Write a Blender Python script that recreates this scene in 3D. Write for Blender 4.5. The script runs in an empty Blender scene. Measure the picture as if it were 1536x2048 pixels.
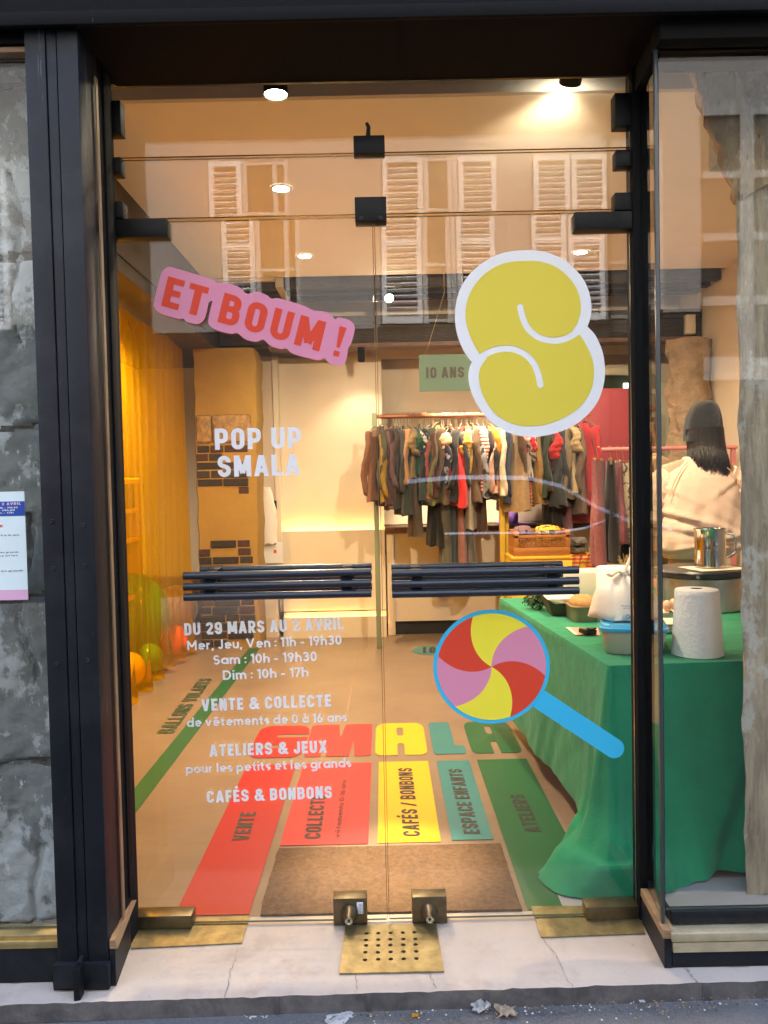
import bpy, bmesh, math, random
import numpy as np
from mathutils import Vector, Matrix
from mathutils.geometry import tessellate_polygon

random.seed(11)
SC = bpy.context.scene
COL = SC.collection
rad = math.radians

# ------------------------------------------------------------------ camera
F_PX = 1560.0                                  # focal length in pixels of the 1536x2048 photograph
CAM = np.array([0.018, -2.38, 1.358])
PITCH, ROLL = rad(2.02), rad(1.2)
_fw = np.array([0, math.cos(PITCH), -math.sin(PITCH)])
_r0 = np.array([1.0, 0, 0])
_u0 = np.cross(_r0, _fw)
_R = _r0 * math.cos(ROLL) - _u0 * math.sin(ROLL)
_U = _r0 * math.sin(ROLL) + _u0 * math.cos(ROLL)
cam = bpy.data.cameras.new('camera')
cam.sensor_fit = 'VERTICAL'
cam.sensor_height = 36.0
cam.sensor_width = 27.0
cam.lens = F_PX / 2048 * 36
cam.clip_start = 0.05
cam.clip_end = 500
cob = bpy.data.objects.new('camera', cam)
COL.objects.link(cob)
M = Matrix.Identity(4)
for i in range(3):
    M[i][0], M[i][1], M[i][2], M[i][3] = _R[i], _U[i], -_fw[i], CAM[i]
cob.matrix_world = M
SC.camera = cob

# ------------------------------------------------------------------ world, sun, exposure
SUN_EL, SUN_AZ = 62.0, 25.0                    # the sun stands high behind the shop's own building
w = bpy.data.worlds.new('World')
SC.world = w
w.use_nodes = True
nt = w.node_tree
sky = nt.nodes.new('ShaderNodeTexSky')
sky.sky_type = 'NISHITA'
sky.sun_disc = False
sky.sun_elevation = rad(SUN_EL)
sky.sun_rotation = rad(SUN_AZ)
sky.dust_density = 2.0
nt.links.new(sky.outputs[0], nt.nodes['Background'].inputs[0])
nt.nodes['Background'].inputs[1].default_value = 0.14
sun = bpy.data.lights.new('sun', 'SUN')
sun.energy = 4.6
sun.angle = rad(12)
sun.color = (1.0, 0.95, 0.88)
so = bpy.data.objects.new('sun', sun)
COL.objects.link(so)
_sd = Vector((math.sin(rad(SUN_AZ)) * math.cos(rad(SUN_EL)), math.cos(rad(SUN_AZ)) * math.cos(rad(SUN_EL)), math.sin(rad(SUN_EL))))
so.rotation_euler = (-_sd).to_track_quat('-Z', 'Y').to_euler()
so.location = (2, 6, 20)
SC.view_settings.view_transform = 'Standard'
SC.view_settings.look = 'None'
SC.view_settings.exposure = 2.95
SC.view_settings.gamma = 1.0
LAMP = 0.325                                     # overall strength of the shop's lamps
cy = SC.cycles
cy.use_denoising = True
cy.max_bounces = 9
cy.diffuse_bounces = 4
cy.glossy_bounces = 4
cy.transmission_bounces = 6
cy.transparent_max_bounces = 28
cy.sample_clamp_indirect = 6.0
cy.caustics_reflective = False
cy.caustics_refractive = False
cy.use_adaptive_sampling = True
cy.adaptive_threshold = 0.01


# ------------------------------------------------------------------ where a pixel of the photo lies in the place
def ray(x, y):
    return _fw + _R * (x - 768) / F_PX + _U * (1024 - y) / F_PX


def at(x, y, Y):
    r = ray(x, y)
    return Vector(CAM + r * (Y - CAM[1]) / r[1])


def fl(x, y, Z=0.0):
    r = ray(x, y)
    return Vector(CAM + r * (Z - CAM[2]) / r[2])


# ------------------------------------------------------------------ objects
ORG = {}


def tag(o, label=None, cat=None, group=None, kind=None):
    if label: o['label'] = label
    if cat: o['category'] = cat
    if group: o['group'] = group
    if kind: o['kind'] = kind
    return o


def thing(name, label, cat, loc, group=None):
    o = bpy.data.objects.new(name, None)
    o.empty_display_size = 0.05
    COL.objects.link(o)
    o.location = loc
    ORG[o.name] = Vector(loc)
    return tag(o, label, cat, group)


def copy_tree(o, parent=None):
    c = o.copy()
    COL.objects.link(c)
    c.parent = parent
    for ch in list(o.children):
        copy_tree(ch, c)
    return c


class MB:
    """collects shapes in world coordinates; build() links them as ONE mesh object"""

    def __init__(s):
        s.bm = bmesh.new()

    def _merge(s, b):
        me = bpy.data.meshes.new('tmp')
        b.to_mesh(me)
        b.free()
        s.bm.from_mesh(me)
        bpy.data.meshes.remove(me)
        return s

    def box(s, x0, x1, y0, y1, z0, z1, bev=0.0, seg=2, mi=0):
        b = bmesh.new()
        bmesh.ops.create_cube(b, size=1)
        for v in b.verts:
            v.co = Vector(((x0 + x1) / 2 + v.co.x * (x1 - x0), (y0 + y1) / 2 + v.co.y * (y1 - y0), (z0 + z1) / 2 + v.co.z * (z1 - z0)))
        if bev > 0:
            bmesh.ops.bevel(b, geom=list(b.edges), offset=bev, segments=seg, profile=0.5, affect='EDGES')
        for f in b.faces: f.material_index = mi
        return s._merge(b)

    def obox(s, c, size, rot, bev=0.0, seg=2, taper=None):
        b = bmesh.new()
        bmesh.ops.create_cube(b, size=1)
        for v in b.verts:
            k = 1.0 if taper is None or v.co.z > 0 else taper
            v.co = Vector((v.co.x * size[0] * k, v.co.y * size[1] * k, v.co.z * size[2]))
        if bev > 0:
            bmesh.ops.bevel(b, geom=list(b.edges), offset=bev, segments=seg, profile=0.5, affect='EDGES')
        m = Matrix.Translation(c) @ rot.to_4x4()
        b.transform(m)
        return s._merge(b)

    def faces(s, verts, faces, mi=0):
        vs = [s.bm.verts.new(v) for v in verts]
        for f in faces:
            try:
                fc = s.bm.faces.new([vs[i] for i in f])
                fc.material_index = mi
            except ValueError:
                pass
        return s

    def loft(s, rings, closed=True, cap=True, mi=0):
        vs = [[s.bm.verts.new(p) for p in r] for r in rings]
        n = len(rings[0])
        for a, b in zip(vs, vs[1:]):
            for i in range(n if closed else n - 1):
                j = (i + 1) % n
                f = s.bm.faces.new((a[i], a[j], b[j], b[i]))
                f.material_index = mi
        if cap and closed:
            for r, rev in ((vs[0], True), (vs[-1], False)):
                try:
                    f = s.bm.faces.new(list(reversed(r)) if rev else r)
                    f.material_index = mi
                except ValueError:
                    pass
        return s

    def tube(s, pts, r, n=10, cap=True, flat=1.0):
        pts = [Vector(p) for p in pts]
        rr = r if isinstance(r, (list, tuple)) else [r] * len(pts)
        rings = []
        prev = None
        for i, p in enumerate(pts):
            d = (pts[min(i + 1, len(pts) - 1)] - pts[max(i - 1, 0)]).normalized()
            if prev is None:
                a = Vector((0, 0, 1)) if abs(d.z) < 0.9 else Vector((1, 0, 0))
                u = d.cross(a).normalized()
            else:
                u = (prev - d * prev.dot(d)).normalized()
            prev = u
            v = d.cross(u)
            rings.append([p + (u * math.cos(2 * math.pi * k / n) + v * math.sin(2 * math.pi * k / n) * flat) * rr[i] for k in range(n)])
        return s.loft(rings, True, cap)

    def lathe(s, prof, c, n=32, axis='z', cap=True):
        rings = []
        for r, h in prof:
            ring = []
            for k in range(n):
                a = 2 * math.pi * k / n
                if axis == 'z': ring.append((c[0] + r * math.cos(a), c[1] + r * math.sin(a), c[2] + h))
                elif axis == 'y': ring.append((c[0] + r * math.cos(a), c[1] + h, c[2] + r * math.sin(a)))
                else: ring.append((c[0] + h, c[1] + r * math.cos(a), c[2] + r * math.sin(a)))
            rings.append(ring)
        return s.loft(rings, True, cap)

    def poly(s, loops, ext=None, mi=0):
        """flat region bounded by loops of 3D points (holes allowed); ext = thickness vector"""
        loops = [[Vector(p) for p in l] for l in loops]
        flat = [p for l in loops for p in l]
        tris = tessellate_polygon(loops)
        vs = [s.bm.verts.new(p) for p in flat]
        for t in tris:
            try: s.bm.faces.new([vs[i] for i in t]).material_index = mi
            except ValueError: pass
        if ext is not None:
            ext = Vector(ext)
            v2 = [s.bm.verts.new(p + ext) for p in flat]
            for t in tris:
                try: s.bm.faces.new([v2[i] for i in reversed(t)]).material_index = mi
                except ValueError: pass
            k = 0
            for l in loops:
                for i in range(len(l)):
                    j = (i + 1) % len(l)
                    try: s.bm.faces.new((vs[k + i], vs[k + j], v2[k + j], v2[k + i])).material_index = mi
                    except ValueError: pass
                k += len(l)
        return s

    def ball(s, c, r, n=20, m=14, squash=(1, 1, 1)):
        rings = []
        for i in range(1, m):
            t = math.pi * i / m
            rings.append([(c[0] + squash[0] * r * math.sin(t) * math.cos(2 * math.pi * k / n), c[1] + squash[1] * r * math.sin(t) * math.sin(2 * math.pi * k / n), c[2] + squash[2] * r * math.cos(t)) for k in range(n)])
        return s.loft(rings)

    def build(s, name, mat, parent=None, origin=None, smooth=True, ang=35, jitter=0.0, recalc=True):
        if recalc:
            bmesh.ops.recalc_face_normals(s.bm, faces=list(s.bm.faces))
        if jitter:
            for v in s.bm.verts:
                v.co += Vector((random.uniform(-1, 1), random.uniform(-1, 1), random.uniform(-1, 1))) * jitter
        if parent is not None:
            o0 = ORG[parent.name]
        elif origin is not None:
            o0 = Vector(origin)
        else:
            co = [v.co for v in s.bm.verts]
            o0 = Vector(((min(c.x for c in co) + max(c.x for c in co)) / 2, (min(c.y for c in co) + max(c.y for c in co)) / 2, min(c.z for c in co)))
        for v in s.bm.verts: v.co -= o0
        me = bpy.data.meshes.new(name)
        s.bm.to_mesh(me)
        s.bm.free()
        for mm in (mat if isinstance(mat, (list, tuple)) else [mat]): me.materials.append(mm)
        if smooth:
            me.shade_smooth()
            me.set_sharp_from_angle(angle=rad(ang))
        o = bpy.data.objects.new(name, me)
        COL.objects.link(o)
        if parent is not None: o.parent = parent
        else: o.location = o0
        ORG[o.name] = o0
        return o


def spline(pts, n=8, closed=True):
    """Catmull-Rom through 2D/3D points"""
    P = [np.array(p, float) for p in pts]
    out = []
    N = len(P)
    for i in range(N if closed else N - 1):
        p0, p1, p2, p3 = (P[(i + k) % N] if closed else P[min(max(i + k, 0), N - 1)] for k in (-1, 0, 1, 2))
        for k in range(n):
            t = k / n
            out.append(0.5 * ((2 * p1) + (p2 - p0) * t + (2 * p0 - 5 * p1 + 4 * p2 - p3) * t * t + (3 * p1 - p0 - 3 * p2 + p3) * t ** 3))
    if not closed: out.append(P[-1])
    return out


# ------------------------------------------------------------------ materials
def mat(name, col, rough=0.6, metal=0.0, var=0.0, vs=8.0, bump=0.0, bs=60.0, col2=None, spec=0.5, coat=0.0, stretch=None, sheen=0.0, trans=0.0, bd=0.01):
    m = bpy.data.materials.new(name)
    m.use_nodes = True
    nt = m.node_tree
    p = nt.nodes['Principled BSDF']
    p.inputs['Base Color'].default_value = (*col, 1)
    p.inputs['Roughness'].default_value = rough
    p.inputs['Metallic'].default_value = metal
    p.inputs['Specular IOR Level'].default_value = spec
    p.inputs['Coat Weight'].default_value = coat
    p.inputs['Sheen Weight'].default_value = sheen
    tc = nt.nodes.new('ShaderNodeTexCoord')
    src = tc.outputs['Object']
    if stretch:
        mp = nt.nodes.new('ShaderNodeMapping')
        mp.inputs['Scale'].default_value = stretch
        nt.links.new(src, mp.inputs[0])
        src = mp.outputs[0]
    if var or col2:
        n = nt.nodes.new('ShaderNodeTexNoise')
        n.inputs['Scale'].default_value = vs
        n.inputs['Detail'].default_value = 8
        n.inputs['Roughness'].default_value = 0.65
        nt.links.new(src, n.inputs['Vector'])
        r = nt.nodes.new('ShaderNodeValToRGB')
        c2 = col2 or tuple(max(0, c * (1 - var)) for c in col)
        c1 = col if col2 else tuple(min(1, c * (1 + var)) for c in col)
        r.color_ramp.elements[0].position = 0.32
        r.color_ramp.elements[1].position = 0.68
        r.color_ramp.elements[0].color = (*c2, 1)
        r.color_ramp.elements[1].color = (*c1, 1)
        nt.links.new(n.outputs[0], r.inputs[0])
        nt.links.new(r.outputs[0], p.inputs['Base Color'])
    if bump:
        n2 = nt.nodes.new('ShaderNodeTexNoise')
        n2.inputs['Scale'].default_value = bs
        n2.inputs['Detail'].default_value = 6
        nt.links.new(src, n2.inputs['Vector'])
        b = nt.nodes.new('ShaderNodeBump')
        b.inputs['Strength'].default_value = bump
        b.inputs['Distance'].default_value = bd
        nt.links.new(n2.outputs[0], b.inputs['Height'])
        nt.links.new(b.outputs[0], p.inputs['Normal'])
    if trans:
        p.inputs['Transmission Weight'].default_value = trans
    return m


def layer(m, scale, lo, hi, col, amount=1.0, stretch=None, detail=8, axis_off=(0, 0, 0), rough=None):
    """lay worn or dirty patches of a second colour over a material's base colour"""
    nt = m.node_tree
    p = nt.nodes['Principled BSDF']
    tc = nt.nodes.new('ShaderNodeTexCoord')
    mp = nt.nodes.new('ShaderNodeMapping')
    mp.inputs['Location'].default_value = axis_off
    mp.inputs['Scale'].default_value = stretch or (1, 1, 1)
    nt.links.new(tc.outputs['Object'], mp.inputs[0])
    n = nt.nodes.new('ShaderNodeTexNoise')
    n.inputs['Scale'].default_value = scale
    n.inputs['Detail'].default_value = detail
    n.inputs['Roughness'].default_value = 0.7
    nt.links.new(mp.outputs[0], n.inputs['Vector'])
    r = nt.nodes.new('ShaderNodeValToRGB')
    r.color_ramp.elements[0].position = lo
    r.color_ramp.elements[1].position = hi
    r.color_ramp.elements[0].color = (0, 0, 0, 1)
    r.color_ramp.elements[1].color = (amount, amount, amount, 1)
    nt.links.new(n.outputs[0], r.inputs[0])
    mx = nt.nodes.new('ShaderNodeMix')
    mx.data_type = 'RGBA'
    nt.links.new(r.outputs[0], mx.inputs[0])
    bc = p.inputs['Base Color']
    if bc.is_linked: nt.links.new(bc.links[0].from_socket, mx.inputs[6])
    else: mx.inputs[6].default_value = bc.default_value
    mx.inputs[7].default_value = (*col, 1)
    nt.links.new(mx.outputs[2], bc)
    return m


def emit(name, col, strength):
    m = bpy.data.materials.new(name)
    m.use_nodes = True
    nt = m.node_tree
    nt.nodes.remove(nt.nodes['Principled BSDF'])
    e = nt.nodes.new('ShaderNodeEmission')
    e.inputs[0].default_value = (*col, 1)
    e.inputs[1].default_value = strength
    nt.links.new(e.outputs[0], nt.nodes['Material Output'].inputs[0])
    return m


def glass_mat(name, tint=(0.97, 0.985, 0.98), f0=0.05, wave=0.0):
    """architectural glass: what is behind shows through, what is in front is mirrored by Fresnel's law"""
    m = bpy.data.materials.new(name)
    m.use_nodes = True
    nt = m.node_tree
    nt.nodes.remove(nt.nodes['Principled BSDF'])
    lw = nt.nodes.new('ShaderNodeLayerWeight')
    lw.inputs[0].default_value = 0.5
    pw = nt.nodes.new('ShaderNodeMath'); pw.operation = 'POWER'
    nt.links.new(lw.outputs['Facing'], pw.inputs[0]); pw.inputs[1].default_value = 5
    ma = nt.nodes.new('ShaderNodeMath'); ma.operation = 'MULTIPLY_ADD'
    nt.links.new(pw.outputs[0], ma.inputs[0]); ma.inputs[1].default_value = 1 - f0; ma.inputs[2].default_value = f0
    t = nt.nodes.new('ShaderNodeBsdfTransparent'); t.inputs[0].default_value = (*tint, 1)
    g = nt.nodes.new('ShaderNodeBsdfGlossy'); g.inputs['Roughness'].default_value = 0.012
    if wave:
        tc = nt.nodes.new('ShaderNodeTexCoord')
        n = nt.nodes.new('ShaderNodeTexNoise'); n.inputs['Scale'].default_value = 2.2; n.inputs['Detail'].default_value = 1
        nt.links.new(tc.outputs['Object'], n.inputs['Vector'])
        b = nt.nodes.new('ShaderNodeBump'); b.inputs['Strength'].default_value = wave; b.inputs['Distance'].default_value = 0.004
        nt.links.new(n.outputs[0], b.inputs['Height'])
        nt.links.new(b.outputs[0], g.inputs['Normal'])
    mx = nt.nodes.new('ShaderNodeMixShader')
    nt.links.new(ma.outputs[0], mx.inputs[0]); nt.links.new(t.outputs[0], mx.inputs[1]); nt.links.new(g.outputs[0], mx.inputs[2])
    nt.links.new(mx.outputs[0], nt.nodes['Material Output'].inputs[0])
    return m


GLASS = glass_mat('clear_glass', f0=0.036, wave=0.10)
GLASS_EDGE = mat('glass_edge', (0.05, 0.07, 0.06), 0.15)
PAINT = mat('anthracite_paint', (0.0075, 0.009, 0.0135), 0.5, bump=0.12, bs=45, var=0.25, vs=5, spec=0.28)
layer(PAINT, 60, 0.70, 0.76, (0.10, 0.11, 0.13), 0.6)
PAINT2 = mat('black_paint', (0.006, 0.006, 0.0065), 0.75, bump=0.1, bs=60, spec=0.12)
layer(PAINT2, 26, 0.665, 0.685, (0.13, 0.13, 0.13), 0.8, stretch=(1.5, 1.5, 0.12))
layer(PAINT, 3, 0.52, 0.62, (0.016, 0.018, 0.022), 0.8, axis_off=(1, 4, 2))
layer(PAINT, 20, 0.67, 0.69, (0.09, 0.095, 0.11), 0.7, stretch=(2, 2, 0.15), axis_off=(3, 3, 3))
BLACK = mat('black_metal', (0.006, 0.0065, 0.0075), 0.5, spec=0.22)
NAVY_TUBE = mat('dark_blue_lacquer', (0.016, 0.022, 0.036), 0.3, coat=0.15)
BRASS = mat('aged_brass', (0.31, 0.25, 0.125), 0.46, 0.8, var=0.35, vs=14, bump=0.05, bs=90)
layer(BRASS, 22, 0.5, 0.75, (0.16, 0.13, 0.07), 0.7)
BRONZE = mat('dark_bronze', (0.15, 0.12, 0.072), 0.38, 0.85, var=0.25, vs=20)
BRIGHT_BRASS = mat('pale_brass_sill', (0.62, 0.54, 0.36), 0.4, 0.6, var=0.2, vs=12)
WOODTRIM = mat('varnished_wood_trim', (0.30, 0.19, 0.10), 0.5, var=0.3, vs=20, stretch=(1, 1, 8))
STEEL = mat('brushed_steel', (0.55, 0.55, 0.54), 0.24, 1.0, var=0.1, vs=30)
WHITE_VINYL = mat('white_vinyl', (0.84, 0.85, 0.88), 0.5, spec=0.2)
YELLOW_VINYL = mat('yellow_vinyl', (0.76, 0.63, 0.075), 0.5, spec=0.2)
LEMON_VINYL = mat('lemon_vinyl', (0.90, 0.80, 0.06), 0.5, spec=0.2)
PINK_VINYL = mat('pink_vinyl', (0.72, 0.28, 0.42), 0.5, spec=0.2)
RED_VINYL = mat('red_vinyl', (0.72, 0.07, 0.035), 0.5, spec=0.2)
BLUE_VINYL = mat('sky_blue_vinyl', (0.05, 0.50, 0.83), 0.5, spec=0.2)
INK = mat('dark_ink', (0.03, 0.022, 0.018), 0.6)

# ------------------------------------------------------------------ lettering: strokes -> distance field -> outline
def _arc(cx, cy, rx, ry, a0, a1, n=14):
    return [(cx + rx * math.cos(rad(a0 + (a1 - a0) * k / n)), cy + ry * math.sin(rad(a0 + (a1 - a0) * k / n))) for k in range(n + 1)]


def caps(ch, t=0.20):
    """condensed sans capitals, cap height 1 -> (width, paths, clip to the cap band)"""
    h = t / 2
    W = dict(I=t, M=0.72, W=0.8, E=0.46, F=0.45, L=0.45, T=0.50, J=0.48, A=0.60, V=0.60, X=0.60).get(ch, 0.55)
    l, r, b, u = h, W - h, h, 1 - h
    rx = (r - l) / 2
    cx = W / 2
    ry = rx * 1.05
    base = {'É': 'E', '1': 'I'}.get(ch, ch)
    if base != ch: W = dict(E=0.46, I=t)[base]; l, r = h, W - h
    p, clip = [], True
    c = base
    if c in 'O0':
        p = [_arc(cx, u - ry, rx, ry, 0, 180) + _arc(cx, b + ry, rx, ry, 180, 360) + [(r, u - ry)]]
    elif c == 'C':
        p = [[(r, 0.66)] + _arc(cx, u - ry, rx, ry, 0, 180) + _arc(cx, b + ry, rx, ry, 180, 360) + [(r, 0.34)]]
    elif c == 'D':
        p = [[(l, 0), (l, 1)], [(l, u)] + _arc(r - 0.17, u - 0.19, 0.17, 0.19, 90, 0) + _arc(r - 0.17, b + 0.19, 0.17, 0.19, 0, -90) + [(l, b)]]
    elif c == 'E': p = [[(l, 0), (l, 1)], [(l, u), (W, u)], [(l, .5), (W * 0.92, .5)], [(l, b), (W, b)]]
    elif c == 'F': p = [[(l, 0), (l, 1)], [(l, u), (W, u)], [(l, .48), (W * 0.9, .48)]]
    elif c == 'I': p = [[(l, 0), (l, 1)]]
    elif c == 'J': p = [[(r, 1), (r, b + ry)] + _arc(cx, b + ry, rx, ry, 0, -180) + [(l, 0.36)]]
    elif c == 'L': p = [[(l, 0), (l, 1)], [(l, b), (W, b)]]
    elif c == 'M': p = [[(l, 0), (l, 1)], [(r, 0), (r, 1)], [(l * 0.9, 1.12), (cx, 0.16)], [(W - l * 0.9, 1.12), (cx, 0.16)]]
    elif c == 'N': p = [[(l, 0), (l, 1)], [(r, 0), (r, 1)], [(l * 0.8, 1.1), (W - l * 0.8, -0.1)]]
    elif c == 'P': p = [[(l, 0), (l, 1)], [(l, u)] + _arc(r - 0.17, u - 0.17, 0.17, 0.17, 90, 0) + _arc(r - 0.17, 0.40 + 0.17, 0.17, 0.17, 0, -90) + [(l, 0.40)]]
    elif c == 'R': p = [[(l, 0), (l, 1)], [(l, u)] + _arc(r - 0.17, u - 0.17, 0.17, 0.17, 90, 0) + _arc(r - 0.17, 0.45 + 0.14, 0.17, 0.14, 0, -90) + [(l, 0.45)], [(l + 0.14, 0.5), (r + 0.05, -0.12)]]
    elif c == 'B': p = [[(l, 0), (l, 1)], [(l, u)] + _arc(r - 0.18, u - 0.15, 0.16, 0.15, 90, 0) + _arc(r - 0.18, 0.52 + 0.13, 0.16, 0.13, 0, -90) + [(l, 0.52)],
                        [(l, 0.52)] + _arc(r - 0.16, 0.52 - 0.16, 0.16, 0.16, 90, 0) + _arc(r - 0.16, b + 0.16, 0.16, 0.16, 0, -90) + [(l, b)]]
    elif c == 'S':
        p = [[(r, 0.68)] + _arc(cx, u - ry, rx, ry, 0, 180) + _arc(cx + 0.0, 0.68, rx, 0.17, 180, 250, 6) + _arc(cx, 0.32, rx, 0.17, 70, 0, 6) + _arc(cx, b + ry, rx, ry, 0, -180) + [(l, 0.32)]]
    elif c == 'T': p = [[(cx, 0), (cx, 1)], [(0, u), (W, u)]]
    elif c == 'U': p = [[(l, 1), (l, b + ry)] + _arc(cx, b + ry, rx, ry, 180, 360) + [(r, 1)]]
    elif c == 'V': p = [[(h - .03, 1.1), (cx, -0.06)], [(W - h + .03, 1.1), (cx, -0.06)]]
    elif c == 'A': p = [[(h - .03, -.1), (cx, 1.06)], [(W - h + .03, -.1), (cx, 1.06)], [(W * .25, .27), (W * .75, .27)]]
    elif c == 'X': p = [[(h - .04, -.1), (W - h + .04, 1.1)], [(h - .04, 1.1), (W - h + .04, -.1)]]
    elif c == '2': p = [[(l, 0.70)] + _arc(cx, u - ry, rx, ry, 180, 0) + [(r, 0.64), (r - .03, 0.55), (l + .03, 0.17), (l, b)], [(h, b), (W, b)]]
    elif c == '9': p = [_arc(cx, u - ry, rx, ry, 0, 180) + _arc(cx, 0.42 + ry, rx, ry, 180, 360) + [(r, u - ry)], [(r, u - ry), (r, b + ry)] + _arc(cx, b + ry, rx, ry, 0, -180) + [(l, 0.30)]]
    elif c == '/': W = 0.42; p = [[(0.02, -.1), (0.40, 1.1)]]
    elif c == '&':
        W = 0.74
        p = [[(0.72, -0.02), (0.24, 0.62)] + _arc(0.36, 0.755, 0.15, 0.145, 205, -20) + [(0.44, 0.60), (0.22, 0.46)] + _arc(0.29, 0.29, 0.19, 0.19, 130, 290) + [(0.52, 0.22), (0.64, 0.48)]]
    elif c == '!':
        W = 0.26
    if ch == 'É': p = p + [[(W * .4, 1.10), (W * .72, 1.27)]]; clip = False
    return W, p, clip


def geo(ch, t=0.165):
    """round geometric sans, cap height 1, x-height 0.7"""
    h = t / 2
    X = 0.70
    ro = 0.27
    c0 = ro + h
    yb, yu = h, X - h
    ryo = (yu - yb) / 2
    cyo = X / 2
    O = _arc(c0, cyo, ro, ryo, 0, 360, 28)
    W, p = 0.70, []
    if ch in 'aà': p = [O, [(c0 + ro, 0), (c0 + ro, X)]]
    elif ch == 'd': p = [O, [(c0 + ro, 0), (c0 + ro, 1.03)]]
    elif ch == 'p': p = [O, [(h, -0.28), (h, X)]]
    elif ch == 'g': p = [O, [(c0 + ro, X), (c0 + ro, -0.02)] + _arc(c0, -0.02, ro, 0.20, 0, -150, 10)]
    elif ch == 'o': p = [O]
    elif ch in 'eê': p = [[(c0 - ro, cyo), (c0 + ro, cyo)] + _arc(c0, cyo, ro, ryo, 0, 315, 24)]
    elif ch == 'h': W = .60; p = [[(h, 0), (h, 1.03)], [(h, .4)] + _arc(.30, .40, .22, yu - .40, 180, 0) + [(.52, 0)]]
    elif ch == 'n': W = .60; p = [[(h, 0), (h, X)], [(h, .4)] + _arc(.30, .40, .22, yu - .40, 180, 0) + [(.52, 0)]]
    elif ch == 'm': W = 0.98; p = [[(h, 0), (h, X)], [(h, .4)] + _arc(.285, .42, .20, yu - .42, 180, 0) + [(.487, 0)], [(.487, .4)] + _arc(.69, .42, .203, yu - .42, 180, 0) + [(.895, 0)]]
    elif ch == 'u': W = .60; p = [[(h, X), (h, .3)] + _arc(.30, .30, .22, .30 - h, 180, 360) + [(.52, X)], [(.52, 0), (.52, X)]]
    elif ch == 'r': W = .40; p = [[(h, 0), (h, X)], [(h, .38)] + _arc(.32, .38, .24, yu - .38, 180, 85)]
    elif ch == 's': W = .50; p = [_arc(.25, yu - .145, .165, .145, 25, 250, 14) + _arc(.25, yb + .145, .175, .145, 70, -155, 14)]
    elif ch == 't': W = .42; p = [[(.19, .92), (.19, .24)] + _arc(.33, .24, .14, .24 - h, 180, 290, 8), [(0.0, X - h), (.40, X - h)]]
    elif ch == 'i': W = t; p = [[(h, 0), (h, X)], [(h, .84), (h, 1.0)]]
    elif ch == 'l': W = t; p = [[(h, 0), (h, 1.03)]]
    elif ch == 'v': W = .62; p = [[(.07, X), (.31, .06)], [(.55, X), (.31, .06)]]
    elif ch == 'M': W = .92; p = [[(h, 0), (h, 1)], [(.92 - h, 0), (.92 - h, 1)], [(h, .95), (.46, .30)], [(.92 - h, .95), (.46, .30)]]
    elif ch == 'J': W = .50; p = [[(.5 - h, 1), (.5 - h, .30)] + _arc(.24, .30, .5 - h - .24, .30 - h, 0, -160, 12)]
    elif ch == 'V': W = .80; p = [[(.07, 1), (.40, .07)], [(.73, 1), (.40, .07)]]
    elif ch == 'S': W = .60; p = [_arc(.30, 1 - h - .21, .20, .21, 25, 255, 16) + _arc(.30, h + .22, .22, .22, 75, -155, 16)]
    elif ch == 'D': W = .78; p = [[(h, 0), (h, 1)], [(h, 1 - h)] + _arc(.34, .5, .78 - h - .34, .5 - h, 90, -90, 20) + [(h, h)]]
    elif ch == '0': W = .62; p = [_arc(.31, .5, .31 - h, .5 - h, 0, 360, 28)]
    elif ch == '1': W = .32; p = [[(.24, 0), (.24, 1)], [(.24, .94), (.02, .82)]]
    elif ch == '3': W = .58; p = [_arc(.27, 1 - h - .20, .20, .20, 150, -90, 16) + [(.24, 1 - h - .40)], [(.24, 1 - h - .40)] + _arc(.27, h + .225, .225, .225, 90, -150, 16)]
    elif ch == '6': W = .62; p = [_arc(.31, .31, .31 - h, .31 - h, 0, 360, 24), [(.10, .40), (.36, 1.0)]]
    elif ch == '7': W = .56; p = [[(0, 1 - h), (.52, 1 - h)], [(.50, .96), (.18, 0)]]
    elif ch == '9': W = .62; p = [_arc(.31, .69, .31 - h, .31 - h, 0, 360, 24), [(.52, .60), (.26, 0)]]
    elif ch == ',': W = .2; p = [[(.13, .12), (.05, -.16)]]
    elif ch == ':': W = t; p = [[(h, .06), (h, .22)], [(h, .50), (h, .66)]]
    elif ch == '-': W = .42; p = [[(.02, .36), (.40, .36)]]
    if ch == 'ê': p = p + [[(.16, .80), (.355, .98)], [(.355, .98), (.55, .80)]]
    if ch == 'à': p = p + [[(.22, 1.02), (.42, .82)]]
    return W, p, False


def stroke_sdf(paths, t, X, Y):
    D = np.full(X.shape, 9.0)
    for path in paths:
        P = np.array(path, float)
        d = np.full(X.shape, 9.0)
        for a, b in zip(P, P[1:]):
            e = b - a
            L = e @ e
            if L < 1e-12: continue
            k = np.clip(((X - a[0]) * e[0] + (Y - a[1]) * e[1]) / L, 0, 1)
            d = np.minimum(d, np.hypot(X - a[0] - k * e[0], Y - a[1] - k * e[1]))
        d -= t / 2
        if np.hypot(*(P[0] - P[-1])) > 1e-3:
            for e0, e1 in ((P[0], P[1]), (P[-1], P[-2])):
                n = (e0 - e1) / np.hypot(*(e0 - e1))
                s = (X - e0[0]) * n[0] + (Y - e0[1]) * n[1]
                near = np.hypot(X - e0[0], Y - e0[1]) < t * 0.62
                d = np.where(near, np.maximum(d, s), d)
        D = np.minimum(D, d)
    return D


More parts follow.
